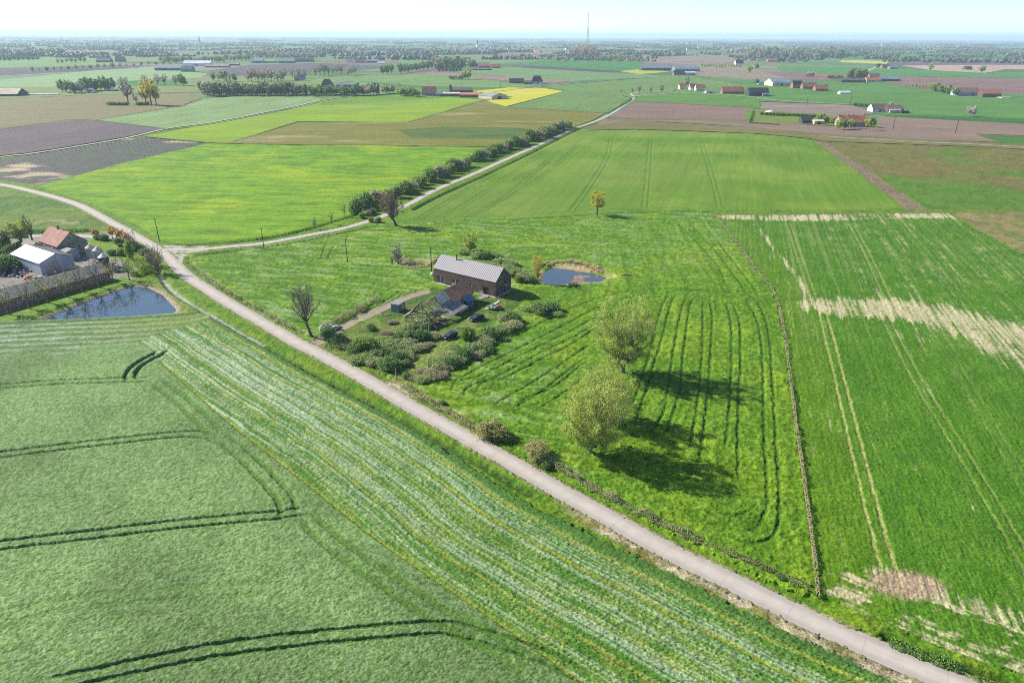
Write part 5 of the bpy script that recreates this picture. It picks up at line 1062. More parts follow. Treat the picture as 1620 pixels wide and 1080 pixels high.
row('grey', 1395, 92, 1420, 92, 8, 9, 'tree of the small wood right of the broad wood', 'small wood on the right', jy_=1.5); row('spring', 1110, 106, 1170, 107, 14, 4.5, 'pollard willow in the row beside the white house', 'pollard row', wide=1.2); ft('spring', 1185, 116, 12, 'round green tree at the end of the pollard row', wide=1.2); ft('green', 1197, 110, 9, 'dark green tree behind the pollard row'); ft('dark', 1197, 134, 8, 'small dark round tree left of the white barn', wide=1.1)
row('white', 1272, 122, 1285, 121, 4, 7, 'pale blossoming tree in the field above the red farm', 'blossoming trees'); row('green', 1310, 125, 1330, 126, 7, 6, 'clipped round tree in the orchard row left of the poplars', 'round orchard row', wide=1.2); row('poplar', 1342, 127, 1368, 128, 9, 18, 'tall pale poplar behind the long grey shed', 'poplars behind the grey shed', wide=1.2)
row('spring', 1432, 138, 1470, 142, 8, 6, 'small young tree in the curving row towards the brown barn', 'curving row, thin part', wide=.8); row('green', 1474, 144, 1512, 152, 12, 11, 'full green tree in the curving row by the brown barn', 'curving row, full part', kinds=('spring', 'green', 'dark'), wide=1.0); ft('spring', 1516, 150, 13, 'yellow-green tree touching the brown barn')
ft('spring', 1472, 112, 11, 'lone green tree on the sandy field', wide=1.0); ft('green', 1553, 115, 10, 'round green tree on the sandy field', wide=1.4); ft('white', 1535, 185, 16, 'pale pink blossoming tree alone on the green field', wide=.9); ft('white', 1410, 170, 9, 'white blossoming tree behind the brown-roofed bungalow', wide=1.1)
row('spring', 1326, 206, 1345, 204, 3, 17, 'leafy tree in front of the red-roofed farmhouse', 'trees before the red farmhouse', wide=1.0, kinds=('spring', 'green')); row('spring', 1370, 206, 1378, 202, 2, 18, 'tall leafy tree at the right gable of the red farmhouse', 'gable trees', kinds=('gold', 'green'), wide=.8)
row('green', 1296, 193, 1325, 198, 7, 12, 'garden tree behind the dark sheds of the red farmhouse', 'garden trees behind the sheds', kinds=('spring', 'dark', 'green', 'gold'), wide=1.2)
row('pink', 408, 92, 432, 92, 6, 14, 'reddish bare tree behind the blue-grey sheds', 'reddish trees behind the sheds', wide=1.1); row('grey', 440, 92, 500, 93, 13, 9, 'grey tree in the belt behind the low farm', 'grey belt', wide=1.2, kinds=('grey', 'bare')); row('grey', 512, 88, 545, 87, 8, 12, 'tall thin grey tree at the end of the belt', 'grey belt end')
row('green', 255, 99, 400, 97, 26, 9, 'tree in the line behind the long white hangar', 'tree line behind the white hangar', kinds=('green', 'grey', 'grey', 'spring'), wide=1.2, jy_=1.5)
row('spring', 52, 114, 270, 103, 20, 7, 'small budding roadside tree along the pale road on the left', 'roadside trees on the left', kinds=('spring', 'gold', 'green'), wide=1.1); row('dark', 0, 96, 60, 95, 9, 6, 'dark tree of the left-edge copse', 'copse at the left edge', wide=1.4); row('grey', 28, 88, 80, 87, 10, 8, 'grey tree in the copse above the left fields', 'grey copse', wide=1.3); row('grey', 92, 100, 134, 98, 7, 7, 'grey tree in the broken hedge left of the two blue farms', 'broken hedge', wide=1.2)
for i, (x, y, w_, h_, l) in enumerate([(1276,116,0,0,'')]): pass
for x0, x1, y, n, l, g_ in [(1205,1290,182.5,16,'clipped dark bush of the hedge behind the white dome','hedge behind the white dome')]:
    for i in range(n): fb(x0+(x1-x0)*i/(n-1), y+(i*.25), 7, 5, nth(l, i, n), g_, (1, 0)[i % 2])
for i in range(6): fb(1191+i*-.8, 180+i*3.0, 5, 4, ORD[i] + ' from the back, clipped bush of the short hedge left of the dome lawn', 'short hedge left of the lawn', 1)
for i in range(9): fb(1190+i*5, 195.5+i*.3, 6, 2, nth('dark low bush along the front of the dome lawn', i, 9), 'front hedge of the lawn', 1)
for i in range(8): fb(1352+i*3.6, 168+i*.3, 6, 5, nth('dark green hedge bush left of the brown-roofed bungalow', i, 8), 'bungalow hedge', 1)

# ---- the wooded horizon: nobody could count it
def woods():
    rs = np.random.RandomState(5); base = []
    t = (1+5**.5)/2; iv = np.array([(-1,t,0),(1,t,0),(-1,-t,0),(1,-t,0),(0,-1,t),(0,1,t),(0,-1,-t),(0,1,-t),(t,0,-1),(t,0,1),(-t,0,-1),(-t,0,1)], float); iv /= np.linalg.norm(iv[0])
    fi = np.array([(0,11,5),(0,5,1),(0,1,7),(0,7,10),(0,10,11),(1,5,9),(5,11,4),(11,10,2),(10,7,6),(7,1,8),(3,9,4),(3,4,2),(3,2,6),(3,6,8),(3,8,9),(4,9,5),(2,4,11),(6,2,10),(8,6,7),(9,8,1)])
    pts = []
    for k in range(900):                                              # belts and copses
        D = 10 ** rs.uniform(math.log10(2100), math.log10(24000)); x = rs.uniform(-.95, .95)*D; L = rs.uniform(60, 420)*(D/4000)**.6; a = rs.normal()*.5 + (0 if rs.rand() < .75 else 1.2); n = int(L/7*rs.uniform(.5, 1.4)); n = min(n, 60); s = rs.uniform(-.5, .5, n)*L
        wd = rs.uniform(4, 30)*(1 if D < 5000 else 2); hh = rs.uniform(6, 13); px = x+s*cos(a)+rs.normal(size=n)*wd*.3; py = D+s*sin(a)+rs.normal(size=n)*wd
        pts.append(np.stack([px, py, rs.uniform(.6, 1.2, n)*hh, np.full(n, max(1.0, (D/4500)**.7))], 1))
    p = np.vstack(pts); n = len(p)
    V = iv[None]*(1 + rs.uniform(-.28, .28, (n, 12, 1))); V[:, :, 0] *= (p[:, 2]*.62*p[:, 3])[:, None]; V[:, :, 1] *= (p[:, 2]*.6)[:, None]; V[:, :, 2] *= (p[:, 2]*.52)[:, None]
    V[:, :, 0] += p[:, 0][:, None]; V[:, :, 1] += p[:, 1][:, None]; V[:, :, 2] += (p[:, 2]*.48)[:, None]
    F = (fi[None] + (np.arange(n)*12)[:, None, None]).reshape(-1, 3); print('woods', n)
    return V.reshape(-1, 3), F, np.repeat(np.where(rs.rand(n) < .45, 0, np.where(rs.rand(n) < .6, 1, 2)), 20)
wm = [leafmat('wood_green', (.060, .085, .035), (.035, .055, .03), trans=.3), leafmat('wood_grey', (.13, .115, .09), (.085, .08, .06), trans=.3), leafmat('wood_pale', (.11, .13, .055), (.08, .10, .04), trans=.3)]
V_, F_, M_ = woods(); tag(link('woodland', mesh_from('woodland', V_, F_, wm, midx=M_)), 'hazy belts and copses of trees filling the horizon', kind='stuff')
# ================================================================ BUILDINGS AND THINGS
def brick_mat(name, c1, c2, mortar, sc=1.0, rot=0.0, w_=.22, h_=.075):
    m, nt, b = newmat(name); L = nt.links.new
    tc = N(nt, 'ShaderNodeTexCoord'); g = N(nt, 'ShaderNodeNewGeometry'); sp = N(nt, 'ShaderNodeSeparateXYZ'); L(tc.outputs['Object'], sp.inputs[0])
    ad = N(nt, 'ShaderNodeMath', operation='ADD'); L(sp.outputs['X'], ad.inputs[0]); L(sp.outputs['Y'], ad.inputs[1])
    cb = N(nt, 'ShaderNodeCombineXYZ'); L(ad.outputs[0], cb.inputs['X']); L(sp.outputs['Z'], cb.inputs['Y'])
    br = N(nt, 'ShaderNodeTexBrick', i_Scale=1.0/sc); br.inputs['Color1'].default_value = (*c1, 1); br.inputs['Color2'].default_value = (*c2, 1); br.inputs['Mortar'].default_value = (*mortar, 1)
    br.inputs['Brick Width'].default_value = w_; br.inputs['Row Height'].default_value = h_; br.inputs['Mortar Size'].default_value = .012
    L(cb.outputs[0], br.inputs['Vector']); n = N(nt, 'ShaderNodeTexNoise', i_Scale=.9, i_Detail=5.0); L(tc.outputs['Object'], n.inputs['Vector'])
    r = N(nt, 'ShaderNodeMapRange'); r.inputs['From Min'].default_value = .3; r.inputs['From Max'].default_value = .7; r.inputs['To Min'].default_value = .65; r.inputs['To Max'].default_value = 1.3; L(n.outputs[0], r.inputs[0])
    vm = N(nt, 'ShaderNodeVectorMath', operation='SCALE'); L(br.outputs['Color'], vm.inputs[0]); L(r.outputs[0], vm.inputs['Scale']); L(vm.outputs[0], b.inputs['Base Color']); b.inputs['Roughness'].default_value = .85
    return m
def tile_mat(name, c1, c2, row=.33, rough=.8, var=.5, moss=None):
    """roof tiles: rows across the slope and patchy tone"""
    m, nt, b = newmat(name); L = nt.links.new
    tc = N(nt, 'ShaderNodeTexCoord'); n = N(nt, 'ShaderNodeTexNoise', i_Scale=3.5, i_Detail=4.0); L(tc.outputs['Object'], n.inputs['Vector']); n2 = N(nt, 'ShaderNodeTexNoise', i_Scale=.5, i_Detail=4.0); L(tc.outputs['Object'], n2.inputs['Vector'])
    mx = N(nt, 'ShaderNodeMix', data_type='RGBA'); r = N(nt, 'ShaderNodeMapRange'); r.inputs['From Min'].default_value = .35; r.inputs['From Max'].default_value = .65; L(n.outputs[0], r.inputs[0]); L(r.outputs[0], mx.inputs[0]); mx.inputs[6].default_value = (*c1, 1); mx.inputs[7].default_value = (*c2, 1)
    wv = N(nt, 'ShaderNodeTexWave', i_Scale=1/row/6.283*3.14, wave_type='BANDS', bands_direction='Z', wave_profile='SAW'); L(tc.outputs['Object'], wv.inputs['Vector'])
    rr = N(nt, 'ShaderNodeMapRange'); rr.inputs['To Min'].default_value = .78; rr.inputs['To Max'].default_value = 1.1; L(wv.outputs[0], rr.inputs[0])
    r2 = N(nt, 'ShaderNodeMapRange'); r2.inputs['From Min'].default_value = .3; r2.inputs['From Max'].default_value = .7; r2.inputs['To Min'].default_value = .75; r2.inputs['To Max'].default_value = 1.25; L(n2.outputs[0], r2.inputs[0])
    mu = N(nt, 'ShaderNodeMath', operation='MULTIPLY'); L(rr.outputs[0], mu.inputs[0]); L(r2.outputs[0], mu.inputs[1])
    vm = N(nt, 'ShaderNodeVectorMath', operation='SCALE'); L(mx.outputs[2], vm.inputs[0]); L(mu.outputs[0], vm.inputs['Scale']); L(vm.outputs[0], b.inputs['Base Color']); b.inputs['Roughness'].default_value = rough
    return m
M = dict(brown_brick=brick_mat('brown_brick', (.13,.07,.055), (.09,.05,.042), (.12,.10,.09)), red_brick=brick_mat('red_brick', (.32,.14,.10), (.24,.11,.08), (.2,.17,.14)), buff_brick=brick_mat('buff_brick', (.38,.30,.24), (.30,.24,.19), (.25,.22,.18)), pale_stone=brick_mat('pale_stone', (.58,.49,.39), (.46,.38,.30), (.4,.36,.3)),
         red_tile=tile_mat('red_tile', (.34,.16,.12), (.25,.12,.09)), dark_tile=tile_mat('dark_tile', (.60,.25,.15), (.42,.18,.12)), orange_tile=tile_mat('orange_tile', (.62,.24,.12), (.48,.18,.10)), brown_tile=tile_mat('brown_tile', (.24,.15,.12), (.18,.115,.09)), grey_tile=tile_mat('grey_tile', (.29,.265,.235), (.21,.19,.17)), black_tile=tile_mat('black_tile', (.035,.037,.045), (.055,.055,.06)),
         grey_sheet=mat('grey_sheet', (.24,.235,.225), .85, .7, .12), blue_sheet=mat('blue_sheet', (.16,.20,.25), .6, .5, .15), dark_sheet=mat('dark_sheet', (.05,.06,.07), .6, .5, .2), slate=mat('slate_grey', (.56,.47,.33), .9, 1.2, .35), white=mat('white_render', (.72,.70,.66), .7, .8, .08), white_sheet=mat('white_sheet', (.62,.62,.61), .35, .4, .04), cream=mat('cream_render', (.52,.44,.33), .8, .8, .15),
         steel=mat('galvanised_steel', (.36,.38,.39), .45, 2, .15, metal=.6), barn_side=mat('weathered_boards', (.33,.37,.41), .8, 1.5, .25, stretch=(3,3,.3)), glass=None, timber=mat('grey_timber', (.30,.24,.18), .9, 3, .35), dark_timber=mat('dark_timber', (.055,.045,.04), .9, 3, .3), concrete=mat('slab_concrete', (.36,.35,.33), .8, 2, .15), black=mat('black_rubber', (.02,.02,.022), .7, 4, .1), thatch=mat('thatch', (.07,.06,.06), .95, 2, .3), teal=mat('teal_sheet', (.03,.28,.24), .6, 1, .15), brass=mat('warm_board', (.45,.30,.15), .7, 2, .2), blue=mat('blue_tarp', (.10,.16,.23), .7, 2, .45), red=mat('red_paint', (.42,.06,.04), .6, 3, .2), green=mat('green_paint', (.04,.22,.09), .6, 3, .2), earth=mat('bare_earth', (.24,.19,.14), .95, 1.5, .25))
gm, gnt, gb = newmat('window_glass'); gb.inputs['Base Color'].default_value = (.03,.045,.05,1); gb.inputs['Roughness'].default_value = .06; gb.inputs['Specular IOR Level'].default_value = .8; M['glass'] = gm
def sheetroof(name, c1, c2, step=1.0):
    """profiled roof sheets: ribs run down the slope"""
    m, nt, b = newmat(name); L = nt.links.new; tc = N(nt, 'ShaderNodeTexCoord')
    wv = N(nt, 'ShaderNodeTexWave', i_Scale=1/step/6.283*3.14, wave_type='BANDS', bands_direction='X'); L(tc.outputs['Object'], wv.inputs['Vector']); wv.inputs['Distortion'].default_value = .3
    n = N(nt, 'ShaderNodeTexNoise', i_Scale=.8, i_Detail=4.0); L(tc.outputs['Object'], n.inputs['Vector']); ad = N(nt, 'ShaderNodeMath', operation='MULTIPLY_ADD'); ad.inputs[1].default_value = .45; L(wv.outputs[0], ad.inputs[0])
    sc = N(nt, 'ShaderNodeMath', operation='MULTIPLY'); sc.inputs[1].default_value = .55; L(n.outputs[0], sc.inputs[0]); L(sc.outputs[0], ad.inputs[2])
    mx = N(nt, 'ShaderNodeMix', data_type='RGBA'); L(ad.outputs[0], mx.inputs[0]); mx.inputs[6].default_value = (*c1, 1); mx.inputs[7].default_value = (*c2, 1); L(mx.outputs[2], b.inputs['Base Color']); b.inputs['Roughness'].default_value = .85
    bp = N(nt, 'ShaderNodeBump', i_Strength=.8, i_Distance=.06); L(wv.outputs[0], bp.inputs['Height']); L(bp.outputs[0], b.inputs['Normal']); return m
M['ribbed'] = sheetroof('ribbed_roof', (.24,.225,.225), (.36,.34,.34), .95)
M['ribbed_dark'] = sheetroof('ribbed_dark_roof', (.085,.09,.095), (.13,.13,.135), 1.1)
M['ribbed_brown'] = sheetroof('ribbed_old_roof', (.17,.145,.12), (.25,.215,.18), 1.2)
def frame_of(p0, p1):
    """local frame from two ground points: origin p0, x towards p1"""
    a = np.array(p0); b = np.array(p1); return a, math.atan2(b[1]-a[1], b[0]-a[0]), float(np.linalg.norm(b-a))
def gable(name, p0, p1, depth, eave, ridge, wall, roof, label, cat='house', group=None, wins=(), over=.3, roof2=None, t=.14, chim=(), z=0.0, hip=0.0, doors=(), frame=None):
    """house whose front wall runs p0->p1, ridge parallel; back wall at +depth. wins: (side, along 0..1, z, w, h)"""
    o, a, L = frame_of(p0, p1); root = empty(name, (o[0], o[1], z), a); tag(root, label, cat, group); D = depth; H1, H2 = eave, ridge
    mb = MB(); h_ = hip
    mb.prism([(0, -.3), (D, -.3), (D, H1), (D/2, H2 - .02), (0, H1)], 0, 0, L) if not hip else mb.box((L/2, D/2, H1/2 - .15), (L, D, H1 + .3))
    mb.build('wall', wall, root)
    sl = (H2 - H1)/(D/2); e = over; r = MB()
    if not hip:
        r.slab([(-e, -e, H1 - e*sl + t), (L+e, -e, H1 - e*sl + t), (L+e, D/2, H2 + t), (-e, D/2, H2 + t)], t)
        r.slab([(L+e, D+e, H1 - e*sl + t), (-e, D+e, H1 - e*sl + t), (-e, D/2 + .003, H2 + t), (L+e, D/2 + .003, H2 + t)], t, 1 if roof2 else 0)
    else:
        k = [(-e,-e,H1), (L+e,-e,H1), (L+e,D+e,H1), (-e,D+e,H1), (hip, D/2, H2), (L-hip, D/2, H2)]
        r.add(k, [(0,1,5,4), (1,2,5), (2,3,4,5), (3,0,4), (3,2,1,0)])
    rf = r.build('roof', [roof] + ([roof2] if roof2 else []), root)
    for u in chim:
        c = MB(); c.box((L*u, D/2, H2 + .45), (.7, .55, 1.3)); c.box((L*u, D/2, H2+1.13), (.8, .65, .1)); c.build('chimney', M['red_brick'] if wall is not M['white'] else M['red_brick'], rf)
    for side, u, zc, w_, hh in wins: window(root, side, u, zc, w_, hh, L, D, frame or M['white'])
    for side, u, w_, hh, mt in doors:
        d = MB(); x, y, ax = {'f': (L*u, -.02, 0), 'b': (L*u, D+.02, 0), 'l': (-.02, D*u, 1), 'r': (L+.02, D*u, 1)}[side]
        d.box((x, y, hh/2), (w_, .1, hh) if ax == 0 else (.1, w_, hh)); d.build('door', mt, root)
    return root
def window(root, side, u, zc, w_, hh, L, D, fr):
    f = MB(); p = MB(); s = {'f': (L*u, -.03, 0), 'b': (L*u, D+.03, 0), 'l': (-.03, D*u, 1), 'r': (L+.03, D*u, 1)}[side]; sg = {'f': -1, 'b': 1, 'l': -1, 'r': 1}[side]
    def bx(m_, du, dz, ww, h2, th, off):
        if s[2] == 0: m_.box((s[0]+du, s[1]+sg*off, zc+dz), (ww, th, h2))
        else: m_.box((s[0]+sg*off, s[1]+du, zc+dz), (th, ww, h2))
    b = .09
    bx(f, 0, hh/2-b/2, w_, b, .1, .03); bx(f, 0, -hh/2+b/2, w_, b, .1, .03); bx(f, -w_/2+b/2, 0, b, hh-2*b, .1, .03); bx(f, w_/2-b/2, 0, b, hh-2*b, .1, .03)
    if w_ > 1.1: bx(f, 0, 0, b*.7, hh-2*b, .08, .03)
    w0 = f.build('window', fr, root); bx(p, 0, 0, w_-2*b, hh-2*b, .04, .012); p.build('pane', M['glass'], w0)
    return w0

# ---- the barn house with the long grey roof
HA, HB_, = P(687,447), P(784,471); o_, a_, L_ = frame_of(HA, HB_); DH = 7.4
bh = empty('barn_house', (o_[0], o_[1], 0), a_); tag(bh, 'dark brick barn house with long ribbed grey roof and glazed corner', 'house')
EV, RG = 4.4, 7.5
w1 = MB(); w1.prism([(0,0.02),(0,EV),(DH/2,RG),(DH,EV),(DH,0.02)], 0, .9, L_-.02) if False else None
def wallpart(mb_, segs): 
    for s_ in segs: mb_.box(*s_)
w1 = MB()
T = .3
opens = [(1.0, 3.9, .25, 2.6), (6.3, 9.4, .25, 2.5), (9.9, 13.6, .25, 2.5), (17.6, 19.4, .25, 2.4)]
x = 0.0
for a0, a1, z0, z1 in opens + [(L_, L_, 0, 0)]:
    if a0 > x: w1.box(((x+a0)/2, T/2, EV/2), (a0-x, T, EV))
    if a1 > a0: w1.box(((a0+a1)/2, T/2, (z1+EV)/2), (a1-a0, T, EV-z1)); w1.box(((a0+a1)/2, T/2, z0/2), (a1-a0, T, z0))
    x = a1
w1.box((L_/2, DH-T/2, EV/2), (L_, T, EV))
w1.prism([(T, 0), (DH-T, 0), (DH-T, EV-.1), (DH/2, RG-.25), (T, EV-.1)], 0, .02, T)
# right gable: brick with a tall glazed triangle and a window below
w1.prism([(T, 0), (3.9, 0), (3.9, 2.6), (T, 2.6)], 0, L_-T, L_-.02); w1.prism([(6.7, 0), (DH-T, 0), (DH-T, 2.6), (6.7, 2.6)], 0, L_-T, L_-.02); w1.prism([(T, 2.6), (DH-T, 2.6), (DH-T, 3.3), (T, 3.3)], 0, L_-T, L_-.02)
w1.prism([(T, 3.3), (1.3, 3.3), (1.3, 5.5), (T, EV-.1)], 0, L_-T, L_-.02); w1.prism([(3.7, 3.3), (DH-T, 3.3), (DH-T, EV-.1), (3.7, RG-.25)], 0, L_-T, L_-.02)
w1.build('wall', M['brown_brick'], bh)
r = MB(); sl_ = (RG-EV)/(DH/2); e = .12
r.slab([(-e, -e, EV-e*sl_+.12), (L_+e, -e, EV-e*sl_+.12), (L_+e, DH/2, RG+.12), (-e, DH/2, RG+.12)], .16); r.slab([(L_+e, DH+e, EV-e*sl_+.12), (-e, DH+e, EV-e*sl_+.12), (-e, DH/2+.003, RG+.12), (L_+e, DH/2+.003, RG+.12)], .16)
rf = r.build('roof', M['ribbed'], bh)
c = MB(); c.bar((6.0, DH/2-.6, RG-.6), (6.0, DH/2-.6, RG+1.3), .14, n=10); c.bar((6.0, DH/2-.62, RG+.1), (7.9, DH/2-.9, RG-.15), .06); c.build('flue', M['dark_sheet'], rf)
def glazing(parent, pts, th=.05, mull=(), name='window', fr=None):
    """glass panel from local points, with frame bars round the edge"""
    g_ = MB(); q = [Vector(v) for v in pts]; g_.add(q, [tuple(range(len(q)))]); f_ = MB()
    for i in range(len(q)): f_.bar(q[i], q[(i+1) % len(q)], .055, n=4)
    for a0, a1 in mull: f_.bar(a0, a1, .045, n=4)
    w0 = f_.build(name, fr or M['white'], parent); g_.build('pane', M['glass'], w0); return w0
for a0, a1, z0, z1 in opens[:3]:
    yy_ = .12; n_ = 2 if a1-a0 < 3.2 else 3; glazing(bh, [(a0+.05,yy_,z0+.05),(a1-.05,yy_,z0+.05),(a1-.05,yy_,z1-.05),(a0+.05,yy_,z1-.05)], mull=[((a0+(a1-a0)*k/n_,yy_,z0),(a0+(a1-a0)*k/n_,yy_,z1)) for k in range(1, n_)])
bd = MB(); bd.box((7.85, .10, .75), (3.0, .06, 1.0)); bd.build('warm_panel', M['brass'], bh)
glazing(bh, [(L_-.10,1.35,3.35),(L_-.10,3.65,3.35),(L_-.10,3.65,RG-.4),(L_-.10,1.35,5.45)], mull=[((L_-.10,2.5,3.35),(L_-.10,2.5,6.9))], fr=M['brass']); glazing(bh, [(L_-.10,3.95,.1),(L_-.10,6.65,.1),(L_-.10,6.65,2.55),(L_-.10,3.95,2.55)], mull=[((L_-.10,5.3,.1),(L_-.10,5.3,2.55))])
dr = MB(); dr.box((18.5, .22, 1.3), (1.7, .06, 2.1)); dr.build('door', M['dark_timber'], bh)
pl_ = MB(); pl_.box((L_/2+.1, -.25, .12), (L_+1.0, .5, .24)); pl_.box((L_+.30, DH/2+.2, .12), (.6, DH+1.3, .24)); pl_.build('plinth', M['concrete'], bh)
st = MB(); st.box((19.0, -1.1, .25), (2.0, 1.2, .16)); 
for i in range(3): st.box((19.0-.2*i, -1.9-.45*i, .20-.06*i), (1.3, .45, .10))
st.build('step', M['concrete'], bh)
rl = MB()
for i in range(4): rl.bar((18.0, -.6-.5*i, .1), (18.0, -.6-.5*i, 1.15), .03, n=4)
rl.bar((18.0,-.6,1.15), (18.0,-2.1,1.15), .035, n=4); rl.bar((18.0,-.6,.7), (18.0,-2.1,.7), .03, n=4); rl.bar((16.5,-.6,1.15), (18.0,-.6,1.15), .035, n=4); rl.build('railing', M['white'], bh)
tk = MB(); tk.lathe((0,0,0), [(.1,0),(.45,.05),(.5,.5),(.45,1.05),(.1,1.1)], 12); tk.bar((0,0,1.1), (0,0,1.25), .1); o = tk.build('white_tank', M['white'], None, (*P(684,437), .1), True); tag(o, 'small white tank at the left end of the barn house', 'tank')
pf = MB(); q = P(700,462)
for i in range(7): pf.box((i*1.35, (i % 2)*.03, .04+.004*i), (1.3, 1.0, .08), .03*i)
o = pf.build('stepping_slabs', M['concrete'], None, (P(770,489)[0], P(770,489)[1], .12)); o.rotation_euler = (0, 0, 1.05); o.scale = (.75, .8, 1); tag(o, 'pale concrete slab path up to the barn house entrance', 'path slabs')

# ---- the old farmhouse with the torn-open timber frame
A0, A1 = P(676,498), P(741,480)                      # right-hand long side, from the open end to the gable
o_, a_, L2 = frame_of((-17.9,158.8), (-10.5,172.1)); W2 = 6.0
ru = empty('ruined_farmhouse', (o_[0], o_[1], 0), a_); tag(ru, 'old farmhouse with dark red tiled roof and torn-open timber frame end', 'house'); e2, r2 = 2.45, 5.2
print('ruin length', L2)
w_ = MB(); TT = .3; xs = L2*.39
w_.box(((xs+L2)/2, TT/2, e2/2), (L2-xs, TT, e2)); w_.box(((xs+L2)/2, W2-TT/2, e2/2), (L2-xs, TT, e2)); w_.prism([(TT,0),(W2-TT,0),(W2-TT,e2),(W2/2,r2-.15),(TT,e2)], 0, L2-TT, L2-.02); w_.prism([(TT,0),(W2-TT,0),(W2-TT,e2),(W2/2,r2-.15),(TT,e2)], 0, xs+.02, xs+TT); w_.build('wall', M['pale_stone'], ru)
s2 = (r2-e2)/(W2/2); r = MB(); e = .35; xm = L2*.39
r.slab([(xm, -e, e2-e*s2+.12), (L2+e, -e, e2-e*s2+.12), (L2+e, W2/2, r2+.12), (xm, W2/2, r2+.12)], .14); r.slab([(L2+e, W2+e, e2-e*s2+.12), (xm, W2+e, e2-e*s2+.12), (xm, W2/2+.003, r2+.12), (L2+e, W2/2+.003, r2+.12)], .14); rf = r.build('tiled_roof', M['dark_tile'], ru)
r = MB(); x0 = 0.4
r.slab([(x0+1.2, W2/2*.28, e2+W2/2*.28*s2+.12), (xm-.02, W2/2*.28, e2+W2/2*.28*s2+.12), (xm-.02, W2/2, r2+.12), (x0+1.2, W2/2, r2+.12)], .10); r.slab([(x0-1.2, -3.4, 1.45), (xm+1.6, -3.2, 1.6), (xm+1.2, -.2, e2+.2), (x0-.4, -.2, e2+.05)], .10, 1); r.slab([(x0+.2, -.19, e2+.1), (xm-.02, -.19, e2+.22), (xm-.02, W2/2*.27, e2+W2/2*.27*s2+.1), (x0+.6, W2/2*.27, e2+W2/2*.27*s2+.02)], .10, 1)
r.slab([(x0+2.5, W2+e, e2-e*s2+.12), (xm-.02, W2+e, e2-e*s2+.12), (xm-.02, W2/2+.02, r2+.12), (x0+2.5, W2/2+.02, r2+.12)], .10); r.build('sheet_roof', [M['slate'], M['grey_tile']], ru)
wd = 0
for u, zz in ((.62, 1.6), (.80, 1.6), (.92, 1.6)): window(ru, 'f', u, zz, .9, 1.1, L2, W2, M['white'])
window(ru, 'r', .35, 1.6, .9, 1.1, L2, W2, M['white']); dd = MB(); dd.box((L2*.71, -.03, 1.05), (1.0, .08, 2.1)); dd.build('door', M['blue_sheet'], ru)
pw = MB(); pw.box((L2*.52, -2.0, .45), (3.2, .25, .9)); pw.box((L2*.40, -1.3, 1.0), (.25, 1.9, 2.0)); pw.build('low_wall', M['pale_stone'], ru)
bt = MB(); bt.slab([(L2*.62, -2.2, 1.9), (L2*.86, -2.2, 1.9), (L2*.84, -.3, 2.7), (L2*.60, -.3, 2.7)], .05); bt.box((L2*.74, -1.4, .6), (2.0, 1.4, 1.2), .2); bt.build('awning', M['blue'], ru)
tf = MB()
for k in range(4):
    x = .2 - k*2.3; g_ = .95 if k < 3 else .7
    for y in (.3, W2-.3): tf.bar((x, y, -.2), (x, y, 2.7*g_), 0.135, n=5)
    tf.bar((x, .3, 2.7*g_), (x, W2-.3, 2.7*g_), 0.121, n=5); tf.bar((x, .2, 2.6*g_), (x, W2/2, r2*g_-.2), 0.108, n=5); tf.bar((x, W2-.2, 2.6*g_), (x, W2/2, r2*g_-.2), 0.108, n=5); tf.bar((x, W2/2-1.5, 3.9*g_), (x, W2/2+1.5, 3.9*g_), 0.095, n=5)
    tf.bar((x, .3, 1.7), (x, 1.3, 2.6*g_), 0.081, n=4); tf.bar((x, W2-.3, 1.7), (x, W2-1.3, 2.6*g_), 0.081, n=4)
tf.bar((.2, .3, 2.7), (-4.4, .3, 2.6), 0.121, n=5); tf.bar((.2, W2-.3, 2.7), (-6.7, W2-.3, 2.2), 0.121, n=5); tf.bar((.6, W2/2, r2-.15), (-4.4, W2/2, r2-.5), 0.121, n=5); tf.bar((-4.4, W2/2, r2-.5), (-6.8, W2/2-.3, 4.1), 0.108, n=5)
for k in range(9): tf.bar((-.6-k*.62, W2/2, r2-.35), (-.5-k*.62, W2-.1, 2.8+.4*math.sin(k)), 0.061, n=4)
for k in range(4): tf.bar((-6.5-k*.4, 1.0+k*.9, 0), (-7.8+k*.5, -1.5+k*1.3, 2.4-k*.4), 0.095, n=4)
tf.v = tf.v; tf.build('timber_frame', M['timber'], ru)
r = MB(); r.slab([(-6.9, W2*.74, 3.0), (-3.2, W2*.74, 3.4), (-3.0, W2/2+.3, 5.1), (-5.4, W2/2+.2, 4.8)], .08); r.slab([(-7.6, W2+.4, 1.9), (-1.0, W2+.2, 2.7), (-3.2, W2*.75, 3.35), (-6.9, W2*.75, 2.95)], .08); r.slab([(-2.4, .2, 1.3), (.1, -.6, 1.4), (.3, .9, 2.4), (-2.0, 1.5, 2.3)], .07, 1); r.build('fallen_roof', [M['ribbed_brown'], M['grey_tile']], ru)
fl = MB()
rs_ = random.Random(3)
for k in range(26): fl.box((rs_.uniform(-7, 2.5), rs_.uniform(-2.5, W2+.3), .1+rs_.random()*.25), (rs_.uniform(.6, 2.6), rs_.uniform(.12, .5), rs_.uniform(.08, .4)), rs_.uniform(0, 3), k % 4)
fl.build('rubble', [M['timber'], M['pale_stone'], M['dark_timber'], M['orange_tile']], ru)
